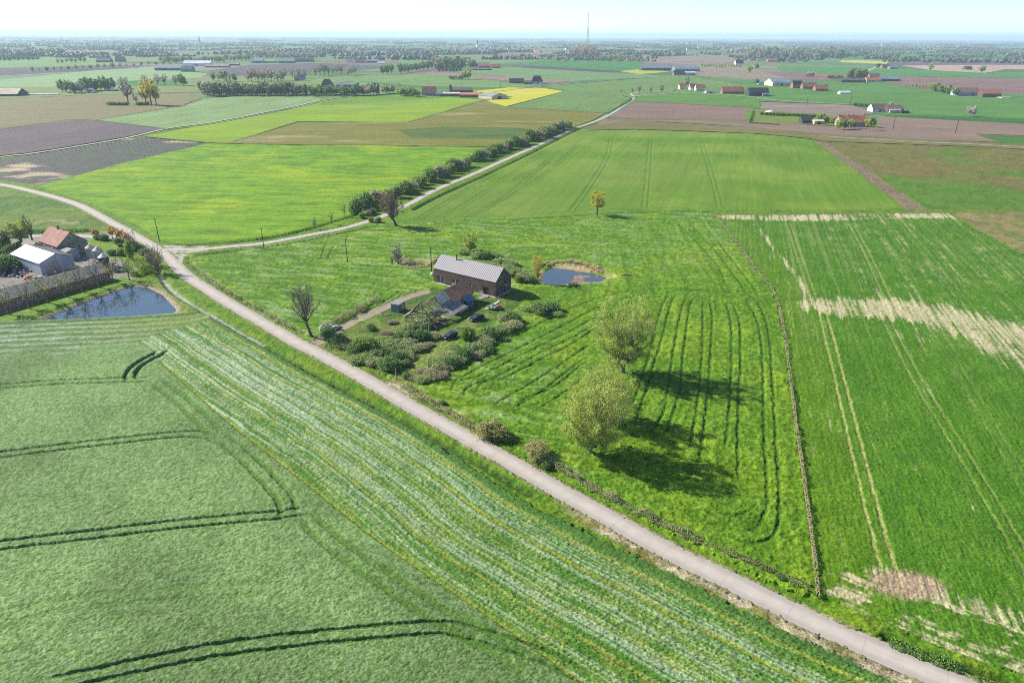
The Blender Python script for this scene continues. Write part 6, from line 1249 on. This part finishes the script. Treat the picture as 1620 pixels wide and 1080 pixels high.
# debris, poles, container box, cars
def post(name, px, py, h_, r_, label, cat, m_=None, arms=0, grp=None, rz=0, ins=True):
    q = P(px, py); rt = empty(name, (q[0], q[1], hz(q[0], q[1])), rz); tag(rt, label, cat, grp)
    p = MB(); p.bar((0,0,-.3), (0,0,h_), r_, r_*.65, 8); p.build('pole', m_ or M['dark_timber'], rt)
    if arms:
        a = MB(); a.box((0,0,h_-.35), (1.3,.1,.1)); a.build('crossarm', M['dark_timber'], rt)
        for s in (-.55, .55): i_ = MB(); i_.bar((s,0,h_-.3), (s,0,h_-.1), .05); i_.build('insulator', M['white'], rt)
    return rt
post('utility_pole', 252, 381, 7.8, .15, 'wooden utility pole in the bright field above the road junction', 'utility pole', arms=1)
post('utility_pole', 418, 395, 7.2, .13, 'wooden pole at the lane edge between junction and hedgerow', 'utility pole', arms=1)
post('utility_pole', 550, 416, 7.6, .13, 'wooden pole standing free in the left part of the meadow', 'utility pole', arms=1)
post('utility_pole', 683, 432, 7.9, .17, 'thick dark pole at the left corner of the barn house', 'utility pole', arms=0)
for i, (x, y, l) in enumerate([(1412,206,'wooden pole on the pink-brown field right of the red farmhouse'),(1511,212,'wooden pole at the right part of the pink-brown field'),(1276,168,'wooden pole in the green field above the dome lawn'),(1345,166,'wooden pole in the green field left of the bungalow hedge'),(792,140,'wooden pole left of the thatched house'),(731,141,'wooden pole in the pale field behind the orange gable farm')]): post('utility_pole', x, y, 9.5, .28, l, 'utility pole', grp='poles across the far fields')
post('gate_post', 627, 600, 2.4, .12, 'grey square post at the mouth of the grass drive', 'post', m_=M['steel'])
post('timber_post', 679, 533, 4.6, .16, 'pale upright post standing in the brambles before the ruin', 'post', m_=M['timber'])
q = P(637,492); cb_ = empty('steel_shed', (q[0], q[1], 0), a_+.1); tag(cb_, 'small pale box shed at the open end of the ruin beside the track', 'shed')
m_ = MB(); m_.box((0, 1.2, 1.1), (3.4, 2.2, 2.2)); m_.build('wall', M['blue_sheet'], cb_); m_ = MB(); m_.box((0, 1.2, 2.26), (3.6, 2.4, .1)); m_.build('roof', M['grey_sheet'], cb_); m_ = MB(); m_.box((.3, .08, 1.0), (1.0, .06, 1.9)); m_.build('door', M['steel'], cb_)
def heap(name, px, py, items, label, cat, rad, mats, rz=0):
    rs = random.Random(px); q = P(px, py); root = empty(name, (q[0], q[1], hz(q[0], q[1])), rz); tag(root, label, cat); per = []
    for i in range(items):
        k = i % len(mats); m_ = MB(); per.append((k, m_)); m_.box((rs.uniform(-rad, rad), rs.uniform(-rad, rad)*.7, rs.uniform(.12, .55)), (rs.uniform(.4, 1.1), rs.uniform(.3, .8), rs.uniform(.2, .7)), rs.uniform(0, 3))
    for k, m_ in per: m_.build(mats[k][0], M[mats[k][1]], root)
    return root
heap('junk_heap', 783, 489, 22, 'colourful junk heap on the grass in front of the barn house', 'junk heap', 1.6, [('black_tarp','black'),('red_crate','red'),('grey_sheet','grey_sheet'),('green_crate','green'),('blue_tub','blue')])
heap('stone_pile', 520, 521, 30, 'stacked grey stones beside the leafless tree on the earth track', 'stone pile', 2.2, [('stone','grey_sheet'),('broken_stone','concrete')], .6)
heap('wood_pile', 655, 515, 14, 'broken boards lying in the grass left of the ruin', 'wood pile', 1.3, [('board','timber'),('beam','dark_timber')])
def car(px, py, yaw, paint, label, L=4.2):
    q = P(px, py); rt = empty('parked_car', (q[0], q[1], hz(q[0], q[1])+.02), yaw); tag(rt, label, 'car'); pm, pnt, pb = newmat('car_paint'); pb.inputs['Base Color'].default_value = (*paint, 1); pb.inputs['Roughness'].default_value = .25; pb.inputs['Coat Weight'].default_value = .6; pb.inputs['Metallic'].default_value = .2
    import bmesh
    sec = [(-2.1,.35,.62,.72),(-2.02,.30,.86,.80),(-1.55,.22,.98,.86),(-.9,.2,1.0,.88),(.2,.2,.98,.88),(1.0,.2,.94,.87),(1.6,.22,.86,.84),(2.0,.28,.70,.76),(2.1,.36,.56,.66)]
    b = MB(); vs = []; 
    for x, z0, z1, w in sec:
        for y, z in ((-w, z0), (-w*1.02, (z0+z1)/2), (-w*.92, z1), (0, z1+.03), (w*.92, z1), (w*1.02, (z0+z1)/2), (w, z0), (0, z0-.02)): vs.append((x, y, z))
    n = 8; fs = [(i*n+j, i*n+(j+1) % n, (i+1)*n+(j+1) % n, (i+1)*n+j) for i in range(len(sec)-1) for j in range(n)] + [tuple(range(n-1, -1, -1)), tuple(range((len(sec)-1)*n, len(sec)*n))]
    b.add(vs, fs); bo = b.build('body', pm, rt, smooth=False); md = bo.modifiers.new('s', 'SUBSURF'); md.levels = md.render_levels = 1
    g = MB(); cs_ = [(-1.95,.84,.70,.84),(-1.5,.72,.70,1.36),(-.6,.72,.70,1.46),(.25,.72,.70,1.42),(1.15,.80,.74,.93)]; vs = []
    for x, wb, wt_, z in cs_: vs += [(x, -wb, .93), (x, -wt_, z), (x, wt_, z), (x, wb, .93)]
    g.add(vs, [(i*4+j, i*4+j+1, (i+1)*4+j+1, (i+1)*4+j) for i in range(4) for j in range(3)] + [(3,2,1,0), (16,17,18,19)]); g.build('glasshouse', M['glass'], rt)
    r_ = MB(); r_.add([(-1.5,-.68,1.375),(-.6,-.68,1.475),(.25,-.68,1.435),(.25,.68,1.435),(-.6,.68,1.475),(-1.5,.68,1.375)], [(0,1,4,5),(1,2,3,4)]); r_.build('roof_panel', pm, rt)
    for x in (-1.3, 1.3):
        for y in (-.82, .82):
            w = MB(); w.bar((x, y-.11, .32), (x, y+.11, .32), .33, n=16); wo_ = w.build('wheel', M['black'], rt); h = MB(); s = 1 if y > 0 else -1; h.bar((x, y+s*.10, .32), (x, y+s*.13, .32), .19, n=10); h.build('rim', M['steel'], wo_)
    for y in (-.6, .6):
        h = MB(); h.box((2.02, y, .66), (.16, .3, .13)); h.build('headlight', M['white_sheet'], rt); h = MB(); h.box((-2.08, y, .78), (.08, .28, .14)); h.build('tail_light', M['red'], rt)
    for y in (-.95, .95): h = MB(); h.box((.75, y, 1.0), (.14, .2, .12)); h.build('mirror', pm, rt)
    return rt
car(754, 506, pi+.75, (.010,.011,.014), 'black hatchback parked on the shaded grass in front of the ruin')
cr_ = car(713, 534, .72-pi, (.015,.022,.045), 'dark blue car with raised tailgate half behind the round green bush')
tg = MB(); tg.slab([(-1.9,-.6,1.4),(-1.9,.6,1.4),(-2.5,.6,2.0),(-2.5,-.6,2.0)], .05); tg.build('tailgate', M['black'], cr_)

# ---- the farm on the left
bn0, bn1 = P(65,434), P(20,413)      # front-left long wall runs p0->p1
o_, a_, Lb = frame_of(P(64.5,434), P(118,424)); print('barn gable', Lb); ob, ab, Ll = frame_of(P(64.5,434), P(19.5,412)); print('barn long', Ll, math.degrees(ab-a_))
gb_ = gable('farm_barn', P(64.5,434), P(19.5,412), -Lb, 4.4, 7.0, M['barn_side'], M['white_sheet'], 'grey farm barn with half white, half dark shallow roof', 'barn', roof2=M['ribbed_dark'], over=.25, doors=[('l', .35, 4.0, 3.6, M['steel']), ('f', .5, 1.2, 2.2, M['blue_sheet'])]) if False else None
def gable2(name, c0, cl, cw, eave, ridge, wall, roofA, roofB, label, cat, wins=(), over=.25, chim=(), doors=()):
    """corner c0, end of the long wall cl (wall facing us), end of the gable wall cw"""
    c0 = np.array(c0); lv_ = np.array(cl)-c0; L = float(np.linalg.norm(lv_)); u = lv_/L; nv = np.array((-u[1], u[0])); D = float(np.dot(np.array(cw)-c0, nv))
    if D < 0:      # flip so that depth is positive: start from the other end
        c0 = c0 + lv_; D = -D
        a = c0; b = np.array(c0 - lv_)
        return gable(name, a, b, D, eave, ridge, wall, roofA, label, cat, wins=wins, over=over, roof2=roofB, chim=chim, doors=doors)
    return gable(name, c0, c0+lv_, D, eave, ridge, wall, roofA, label, cat, wins=wins, over=over, roof2=roofB, chim=chim, doors=doors)
gable2('farm_barn', (-138.2,191), (-152.8,200.4), (-132.6,198.6), 3.7, 5.5, M['barn_side'], M['white_sheet'], M['ribbed_dark'], 'grey-walled farm barn whose near roof slope is plain white', 'barn', doors=[('r', .35, 3.6, 3.4, M['steel']), ('f', .3, 1.2, 2.1, M['blue_sheet'])])
gable2('brick_house', (-144,209), (-154.6,216.2), (-139.5,217), 3.5, 7.1, M['buff_brick'], M['red_tile'], M['red_tile'], 'brick farmhouse with steep red tiled roof and one skylight', 'house', wins=[('r', .45, 5.4, 1.0, 1.2), ('r', .30, 2.2, 1.0, 1.3), ('r', .70, 2.2, 1.0, 1.3), ('f', .3, 2.0, 1.0, 1.2), ('f', .7, 2.0, 1.0, 1.2)], chim=(.42,))
gable2('lean_to', P(108,412), P(84,402), P(117,404), 2.6, 3.2, M['barn_side'], M['grey_sheet'], M['ribbed_dark'], 'low flat-roofed outbuilding between barn and brick house', 'shed', doors=[('r', .5, 1.0, 2.0, M['steel'])])
gable2('old_shed', P(52,405), P(38,398), P(70,400), 2.6, 4.0, M['buff_brick'], M['ribbed_brown'], M['ribbed_brown'], 'small brown-roofed shed behind the white barn roof', 'shed', doors=[('f', .5, 1.0, 2.0, M['steel'])])
# cowshed: long low tiled building along the pond
cs = gable2('cowshed', P(176,442.5), P(-70,513), P(158,433), 2.5, 4.3, M['red_brick'], M['grey_tile'], M['grey_tile'], 'long red-brick cowshed with grey-brown roof above the pond', 'barn', over=.3,
       wins=[('f', u, 1.35, 1.4, .8) for u in (.06, .14, .22, .30, .38, .46, .54, .62, .70, .78, .86, .94)]) 
for i, (x, y, h_, m_) in enumerate([(148,414,4.6,'steel'),(160,419,4.8,'steel'),(168,426,4.0,'dark_sheet')]):
    q = P(x, y); s = empty('feed_silo', (q[0], q[1], 0)); tag(s, ['left steel feed silo beside the cowshed roof end', 'middle steel feed silo with conical lid beside the cowshed', 'right feed silo with a pale lid standing before the others'][i], 'silo', 'feed silos')
    k = MB(); k.lathe((0,0,0), [(.25,1.0),(1.35,2.2),(1.4,2.3),(1.4,h_)], 18); k.build('tank', M[m_], s, smooth=False); k = MB(); k.lathe((0,0,0), [(1.46,h_),(.35,h_+.85),(.3,h_+1.0)], 18); k.build('lid', M['slate'] if i < 2 else M['white_sheet'], s)
    for t_ in range(4): k = MB(); k.bar((1.25*cos(t_*pi/2+.8), 1.25*sin(t_*pi/2+.8), -.1), (1.25*cos(t_*pi/2+.8), 1.25*sin(t_*pi/2+.8), 2.4), .07, n=5); k.build('leg', M['steel'], s)
heap('scrap_heap', 22, 434, 34, 'scrap and machinery lying in the farm yard left of the barn', 'scrap heap', 4.0, [('board','timber'),('steel_part','steel'),('concrete_block','concrete'),('dark_part','black')])
heap('pallet_stack', 52, 440, 16, 'row of stacked pallets and crates along the barn wall', 'pallet stack', 2.2, [('pallet','timber'),('white_box','white_sheet'),('brick_pile','orange_tile')], .4)
q = P(8,430); t = empty('tanker_trailer', (q[0], q[1], 0), .9); tag(t, 'round blue and white tanker trailer at the left picture edge', 'trailer'); k = MB(); k.bar((-1.9,0,1.6), (1.9,0,1.6), 1.0, n=20); k.build('tank', M['blue'], t); k = MB(); k.bar((-1.95,0,1.6), (-1.9,0,1.6), .7, n=20); k.build('end_cap', M['white_sheet'], t)
for s in (-1, 1): k = MB(); k.bar((.2, s*.95, .45), (.2, s*1.2, .45), .45, n=14); k.build('wheel', M['black'], t)
k = MB(); k.bar((1.9,0,.7), (3.4,0,.5), .08); k.build('drawbar', M['steel'], t)
# fence posts by the meadow boundary and the far fields
fpm = MB(); fpm.bar((0,0,-.3), (0,0,1.15), .07, .06, 6); fpo = fpm.build('fence_post', M['timber']); fpo.location = (0,0,0); ps = []
for i, q in enumerate(FENCE[::7]): ps.append(q)
first = True
for i, q in enumerate(ps):
    o = fpo if first else fpo.copy()
    if not first: COL.objects.link(o)
    first = False; o.location = (q[0], q[1], hz(q[0], q[1])); tag(o, ORD[len(ps)-1-i] + ' from the road, wooden post in the dead-grass hedge by the wheat', 'fence post', 'posts between meadow and wheat')
for (a0, a1, n_, l_, g_) in [((470,194),(640,194),9,'tiny fence post on the edge between lime and olive fields','posts on the lime field edge'),((372,224),(466,196),9,'tiny fence post on the slanting olive field edge','posts on the slanting edge'),((1010,162),(1185,171),12,'tiny fence post along the pink field edge','posts along the pink field'),((640,351),(925,343),10,'small post on the meadow top boundary','posts on the meadow top edge')]:
    for i in range(n_):
        t_ = i/(n_-1); q = P(a0[0]+(a1[0]-a0[0])*t_, a0[1]+(a1[1]-a0[1])*t_); o = fpo.copy(); COL.objects.link(o); o.location = (q[0], q[1], 0.2 if q[1] > 480 else 0); o.scale = (1.6, 1.6, 1.2) if q[1] > 400 else (1,1,1); tag(o, nth(l_, i, n_), 'fence post', g_)

# ---- farms and houses farther off: (x0, x1, base y) give the front wall
def fh(x0, x1, y, depth, eave, ridge, wall, roof, label, cat='house', y1=None, wn=3, chim=(), group=None, hip=0, roof2=None, door=True, gl=None):
    y1 = y if y1 is None else y1; p0, p1 = P(x0, y), P(x1, y1); L = float(np.linalg.norm(p1-p0))
    ws = [('f', (i+.5)/wn, eave*.55, min(1.6, L/wn*.45), min(1.4, eave*.4)) for i in range(wn)] if wn else []
    if hip == 0 and wn: ws.append(('r', .5, eave*.55, 1.2, 1.2))
    z0 = .2 if p0[1] > 490 else 0
    return gable(name={'house': 'farmhouse', 'barn': 'barn', 'shed': 'shed'}.get(cat, cat), p0=p0, p1=p1, depth=depth, eave=eave, ridge=ridge, wall=M[wall], roof=M[roof], label=label, cat=cat, wins=ws, chim=chim, group=group, z=z0, hip=hip, roof2=M[roof2] if roof2 else None,
                 doors=[('f', .5 if wn % 2 == 0 else .5+.5/max(wn, 1), 1.6 if cat == 'house' else 3.2, min(2.2, eave*.8) if cat == 'house' else eave*.8, M['dark_timber'])] if door and L > 5 else ())
fh(1143,1177,149,9,3.0,8.0,'red_brick','orange_tile','long brick farm with orange-red roof right of the white cottages',wn=6,chim=(.8,)); fh(1185,1216,152.5,12,4.0,9.0,'dark_sheet','black_tile','dark barn right of the long orange-roofed farm','barn',wn=0); fh(1207,1217,153,5,2.5,3.5,'blue_sheet','blue_sheet','small blue lean-to at the dark barn','shed',wn=0,door=False)
fh(1101,1116,144,8,3.2,7.5,'white','orange_tile','white cottage with orange roof, right one of the two',wn=2,chim=(.3,)); fh(1092,1102,143,8,3.0,7.5,'white','red_tile','white cottage with red roof touching the orange cottage',wn=1); fh(1075,1085,142,8,3.0,7.5,'white','orange_tile','small orange-roofed cottage left of the tall bare tree',wn=2); fh(1117,1132,148,6,2.2,3.2,'white','blue_sheet','low white shed right of the cottages','shed',wn=2)
fh(1222,1251,137,30,5.0,10.0,'cream','blue_sheet','large pale barn with blue-grey roof behind the red farm','barn',wn=0); fh(1200,1213,134,10,3.0,4.0,'white','teal','low shed with pale teal roof left of the large pale barn','shed',wn=0,door=False); fh(1254,1269,140,9,4.5,9.5,'red_brick','black_tile','tall brick house with black roof between pale barn and orange farm',wn=3,chim=(.2,))
fh(1270,1292,141,9,3.0,8.0,'red_brick','orange_tile','orange-roofed farm wing, left half of the pair',wn=4,chim=(.5,)); fh(1290,1310,144.5,9,3.0,7.5,'red_brick','orange_tile','orange-roofed farm wing, right half of the pair',wn=4,chim=(.3,.8)); fh(1282,1292,136,9,3.5,5.5,'dark_sheet','blue_sheet','bluish shed behind the orange farm wings','shed',wn=0)
fh(1329,1345,149.5,7,2.0,3.6,'white_sheet','white_sheet','small white polytunnel on the green field','greenhouse',wn=0,door=False)
fh(1331,1370,131,14,3.2,6.5,'dark_sheet','ribbed_dark','long dark grey shed before the poplars','barn',wn=0); fh(1371,1393,130,10,2.8,7.0,'cream','orange_tile','orange-roofed farmhouse beside the long grey shed',wn=4,chim=(.3,)); fh(1376,1392,124,10,3.0,7.5,'red_brick','red_tile','red-roofed house behind the orange-roofed farmhouse',wn=3); fh(1394,1424,129,18,3.5,7.0,'dark_sheet','blue_sheet','blue-grey barn with white edging right of the orange-roofed farmhouse','barn',wn=0)
fh(1516,1550,152,16,3.8,9.0,'barn_side','brown_tile','barn with broad brown roof at the right end of the curving row','barn',wn=3); fh(1554,1583,154,10,4.0,8.5,'brown_brick','orange_tile','brick barn with bright orange roof, rightmost farm building',wn=5); fh(1585,1600,155.5,9,.5,.9,'white','concrete','low white-edged pit right of the orange barn','shed',wn=0,door=False)
fh(1380,1404,177.5,10,3.0,7.0,'white','brown_tile','bungalow with brown roof, left half',wn=4); fh(1404,1429,178.5,10,3.2,6.4,'brown_brick','brown_tile','brown-roofed bungalow half with a wide pale green window band',wn=3); fh(1407,1424,179.3,1.5,2.8,3.4,'cream','white_sheet','pale green awning strip on the right bungalow half','awning',wn=0,door=False); fh(1425,1438,180,6,2.0,2.4,'dark_sheet','dark_sheet','low black shed right of the bungalow','shed',wn=0)
fh(1328,1369,201,9,3.6,8.2,'buff_brick','orange_tile','large farmhouse with weathered red roof and four chimneys',wn=7,chim=(.02,.35,.55,.98)); fh(1269,1287,196,7,2.4,4.6,'dark_sheet','dark_sheet','black round-shouldered shed left of the red farmhouse','shed',wn=0); fh(1288,1303,197,6,2.4,3.2,'slate','slate','grey flat shed right of the black shed','shed',wn=0)
q = P(1217,182); d_ = empty('dome_tent', (q[0], q[1], .2)); tag(d_, 'white garden dome on the lawn', 'dome'); k = MB(); k.lathe((0,0,0), [(5.2*cos(t_*pi/16), 4.0*sin(t_*pi/16)) for t_ in range(8)]+[(.05,4.0)], 18); k.build('shell', M['white'], d_, smooth=True); k = MB(); k.box((0,-4.9,1.1),(2.0,.5,2.1)); k.build('door', M['dark_sheet'], d_); k = MB(); k.lathe((0,0,-.2), [(6.2,0),(6.2,.25)], 20); k.build('base', M['concrete'], d_)
q = P(1261,184.5); d_ = empty('teal_pool', (q[0], q[1], .2)); tag(d_, 'teal covered swimming pool in the lawn', 'pool'); k = MB(); k.box((0,0,.5),(12,5,1.0)); k.build('cover', M['teal'], d_); k = MB(); k.box((0,-2.7,.3),(13,.4,.6)); k.build('rim', M['concrete'], d_)
fh(1015,1068,112,22,5.0,9.5,'dark_sheet','blue_sheet','very long blue-grey barn, left stretch','barn',wn=0); fh(1068,1107,113.5,24,5.0,10.0,'blue_sheet','blue_sheet','very long blue-grey barn, right stretch','barn',wn=0); fh(1066,1083,119.5,10,3.6,8.0,'red_brick','black_tile','brick house with black roof in front of the long barn',wn=3); fh(1082,1100,119,8,4.0,6.0,'blue_sheet','white_sheet','pale-roofed shed right of the black-roofed brick house','shed',wn=0)
fh(841,859,133,11,2.6,11.0,'white','thatch','white house with tall black hipped thatched roof by the rapeseed',wn=4,hip=3.5); fh(806,829,132,10,2.6,6.5,'brown_brick','black_tile','low dark-roofed farmhouse left of the thatched house',wn=3); fh(829,841,133,6,2.4,4.4,'brown_brick','brown_tile','small brown shed between the dark farmhouse and the thatched house','shed',wn=1)
fh(668,690,151.5,12,3.0,9.5,'buff_brick','red_tile','farmhouse with broad pale orange roof left of the rapeseed',wn=3); fh(690,700,153,7,2.5,4.5,'blue_sheet','blue_sheet','small blue shed under the orange gable','shed',wn=1); fh(700,728,152,11,2.4,3.6,'brown_brick','slate','low long shed with slate-blue roof','shed',wn=4); fh(714,748,148,12,3.6,6.5,'brown_brick','ribbed_dark','round dark barn behind the low slate shed','barn',wn=0); fh(728,760,154,11,2.6,4.4,'brown_brick','dark_tile','brown shed joining the pale-roofed barn','shed',wn=3)
gable2('barn', P(778,158), P(757,156), P(801,156), 3.6, 6.4, M['slate'], M['grey_sheet'], M['grey_sheet'], 'open-ended barn with pale green-grey roof beside the rapeseed', 'barn', doors=[('r', .5, 6.0, 3.0, M['dark_sheet'])])
k = post('farm_silo', 713, 148, 9, .1, 'brown brick silo tower left of the round dark barn', 'silo'); kk_ = MB(); kk_.lathe((0,0,0), [(1.8,0),(1.8,9.5),(.4,10.4)], 14); kk_.build('tank', M['brown_brick'], k)
fh(757,776,107.5,14,4,10,'red_brick','orange_tile','orange-roofed farmhouse, larger of the two by the wood',wn=4,chim=(.5,)); fh(778,792,108,10,3,8,'red_brick','orange_tile','orange-roofed farmhouse, smaller and right of the larger',wn=3); fh(744,758,106,16,5,8,'dark_sheet','dark_sheet','dark barn left of the orange-roofed farmhouses','barn',wn=0); fh(748,778,111.5,6,2.4,4,'dark_sheet','blue_sheet','low grey shed in front of the orange-roofed farmhouses','shed',wn=2)
fh(290,333,105,26,6,11,'white','white_sheet','long white hangar at the left farm','barn',wn=0); fh(245,290,112,22,4.5,8.5,'dark_sheet','blue_sheet','long blue-grey shed left of the teal barn','barn',wn=5); fh(286,304,114,20,5,10,'teal','dark_sheet','barn with teal gable wall','barn',wn=0); fh(324,362,107,14,2.5,5,'dark_sheet','grey_sheet','long low grey shed right of the hangar','shed',wn=3); fh(362,378,104,12,3,5,'dark_sheet','grey_sheet','short grey shed at the end of the long low shed','shed',wn=0); fh(307,320,102,14,4,10,'red_brick','red_tile','red-roofed house behind the white hangar',wn=3)
fh(398,416,100,22,5,8,'blue_sheet','blue_sheet','blue-grey shed left of the reddish trees','barn',wn=0); fh(416,436,99.5,18,3,6,'dark_sheet','grey_sheet','low grey shed in front of the reddish trees','shed',wn=0); fh(440,466,100,20,4,9,'dark_sheet','blue_sheet','dark long barn right of the reddish trees','barn',wn=3); fh(466,496,98,20,5,10,'dark_sheet','dark_sheet','dark farm hall at the end of the grey belt','barn',wn=3)
fh(466,475,128,9,3,8,'red_brick','red_tile','small red house of the white-gabled pair',wn=2); fh(474,483,128,9,3,9,'white','blue_sheet','small white-gabled house right of the red one',wn=2); fh(508,526,138,12,2.2,10,'brown_brick','thatch','dark thatched barn behind the short coppice','barn',wn=0,hip=4); fh(531,564,139,12,3.5,6.0,'dark_sheet','blue_sheet','blue-roofed low barn right of the dark thatched barn','barn',wn=0)
fh(548,560,99,10,4,8,'white','grey_sheet','small white house of the farm in the middle distance',wn=3); fh(562,578,99.5,12,3,8,'red_brick','brown_tile','brown farmhouse right of the small white house',wn=3); fh(580,600,99.5,18,4,8,'dark_sheet','blue_sheet','blue-roofed shed right of the brown farmhouse','barn',wn=0); fh(597,608,101,10,2,4,'white','white_sheet','low white shed in front of the blue-roofed shed','shed',wn=0); fh(682,700,96,12,3,8,'white','orange_tile','distant pale red-roofed farm in the middle field',wn=3)
fh(152,174,99,22,4,10,'dark_sheet','dark_sheet','left dark barn of the two at the roadside trees','barn',wn=0); fh(182,196,98,18,4,12,'dark_sheet','black_tile','right dark barn of the two at the roadside trees','barn',wn=0); fh(137,146,147.5,8,2.6,5,'white','blue_sheet','small white house in the left copse',wn=2); fh(168,176,144,8,3,6,'white','grey_tile','pale house among the copse trees',wn=2)
q0, q1 = P(-40,153), P(28,152.5); k = gable('barn', q0, q1, 26, 2.0, 7.5, M['dark_sheet'], M['slate'], 'broad grey barn cut by the left picture edge', 'barn', z=.3, doors=[('f', .7, 4, 1.9, M['dark_timber'])])
k = MB(); 
for i in range(12): k.box((i*4.2, (i % 3)*.15, .45+.1*math.sin(i*1.7)), (4.3, 6.5, .9+.1*math.sin(i*1.3)), .01*(i % 3))
o = k.build('silage_clamp', M['white_sheet'], None, (P(27,150)[0], P(27,150)[1], .25)); tag(o, 'long white-sheeted silage clamp beside the broad grey barn', 'silage clamp')
fh(992,1012,95.5,14,3,8,'red_brick','red_tile','small farm with red roof behind the yellowish trees',wn=4); fh(1215,1231,98,14,3,9,'red_brick','orange_tile','orange-roofed house below the broad wood',wn=3,chim=(.6,)); fh(1232,1242,98,12,3,8,'dark_sheet','black_tile','dark barn right of the orange-roofed house','barn',wn=0); fh(1164,1176,102.5,12,3,11,'white','black_tile','white house with black steep roof at the pollard row',wn=3); fh(1166,1186,90,18,4,8,'cream','red_tile','pale farm with reddish roof at the left end of the broad wood',wn=4); fh(1154,1166,91,14,4,8,'dark_sheet','black_tile','dark barn beside the reddish farm','barn',wn=0)
fh(1246,1260,99,12,2,5,'brown_brick','brown_tile','low brown shed right of the dark barn','shed',wn=0); fh(1200,1214,106.5,8,1.2,1.8,'white_sheet','white_sheet','white plastic-covered bale stack by the striped field','bales',wn=0,door=False); fh(1438,1460,97,14,3,7,'red_brick','brown_tile','brown farm with white front at the dark field',wn=4); fh(1396,1408,108.5,12,3,9,'red_brick','red_tile','brick house of the small farm where the lane ends',wn=3); fh(1408,1420,109.5,12,3,6,'blue_sheet','blue_sheet','blue shed of the small farm where the lane ends','shed',wn=0); fh(1388,1396,107,10,3,8,'dark_sheet','black_tile','black-roofed house left of the lane-end brick house',wn=2); fh(1528,1538,110.5,12,3,7,'dark_sheet','black_tile','small dark barn on the sandy field','barn',wn=0)
# village houses, churches, the mast
rs_ = random.Random(12)
vb = {}
for wl_, rf_ in (('white','orange_tile'),('red_brick','red_tile'),('cream','brown_tile'),('white','blue_sheet')):
    t = gable('village_house', (0,0), (14,0), 9, 4.5, 9, M[wl_], M[rf_], 'x', 'house', wins=[('f', .25, 2.4, 1.6, 1.6), ('f', .75, 2.4, 1.6, 1.6)]); vb[(wl_, rf_)] = t
ks = list(vb); used = set(); vn_ = 0
for (x0, x1, y0, y1, n_, l_, g_) in [(655,850,76,83,60,'small house of the dense village left of the middle church','middle village'),(235,420,70,76,34,'small pale house of the distant village on the left','left village'),(20,230,62,74,26,'white speck of a house in the hazy far left','far left houses'),(480,640,66,84,20,'distant house between the two villages','houses between the villages'),(860,1120,66,80,22,'distant house near the foot of the mast','houses near the mast'),(1130,1600,66,80,26,'distant house in the hazy right horizon','right horizon houses')]:
    for i in range(n_):
        k = ks[rs_.randrange(4)]; src = vb[k]; o = src if k not in used else copy_tree(src); used.add(k); X_, Y_ = P(rs_.uniform(x0, x1), rs_.uniform(y0, y1)); o.location = (X_, Y_, 0); s = rs_.uniform(.8, 1.4)*max(1, Y_/3500)**.35; o.scale = (s, s, s); o.rotation_euler = (0, 0, rs_.uniform(-.5, .5)); tag(o, l_, 'house', g_)
def church(px, py, label, hs):
    q = P(px, py); c = empty('church', (q[0], q[1], 0), .4); tag(c, label, 'church'); k = MB(); k.box((0,0,hs*.22),(9,9,hs*.44)); k.build('tower', M['white'] if px > 500 else M['slate'], c); k = MB(); k.add([(-5,-5,hs*.44),(5,-5,hs*.44),(5,5,hs*.44),(-5,5,hs*.44),(0,0,hs)], [(0,1,4),(1,2,4),(2,3,4),(3,0,4),(3,2,1,0)]); k.build('spire', M['black_tile'], c)
    k = MB(); k.prism([(-7,0),(7,0),(7,9),(0,17),(-7,9)], 0, 4, 34); k.build('nave', M['white'] if px > 500 else M['slate'], c)
church(317, 72, 'dark slender church spire above the hazy left village', 62); church(755, 77, 'white church with dark spire at the middle village', 52)
q = P(926, 57.9); Dm = 2500.0; xm_ = (926-810)/FPX*(Dm*cos(PITCH)+CAM_H*sin(PITCH)); ms = empty('radio_mast', (xm_, Dm, 0)); tag(ms, 'tall lattice radio mast on the horizon', 'radio mast'); Hm = 136.0; nb_ = 12
for (k0, k1, nm_, mt_) in [(0, 4, 'lower_section', 'steel'), (4, 8, 'middle_section', 'red'), (8, 12, 'upper_section', 'steel')]:
    k = MB()
    def wd(z): return 3.6*(1-z/Hm)**1.3 + .7
    for i in range(k0, k1):
        z0, z1 = Hm*i/nb_, Hm*(i+1)/nb_; a, b = wd(z0), wd(z1); c0 = [(-a,-a),(a,-a),(a,a),(-a,a)]; c1 = [(-b,-b),(b,-b),(b,b),(-b,b)]
        for j in range(4):
            k.bar((*c0[j], z0), (*c1[j], z1), .26, n=4); k.bar((*c0[j], z0), (*c1[(j+1) % 4], z1), .12, n=4); k.bar((*c0[(j+1) % 4], z0), (*c1[j], z1), .12, n=4)
    k.build(nm_, M[mt_], ms)
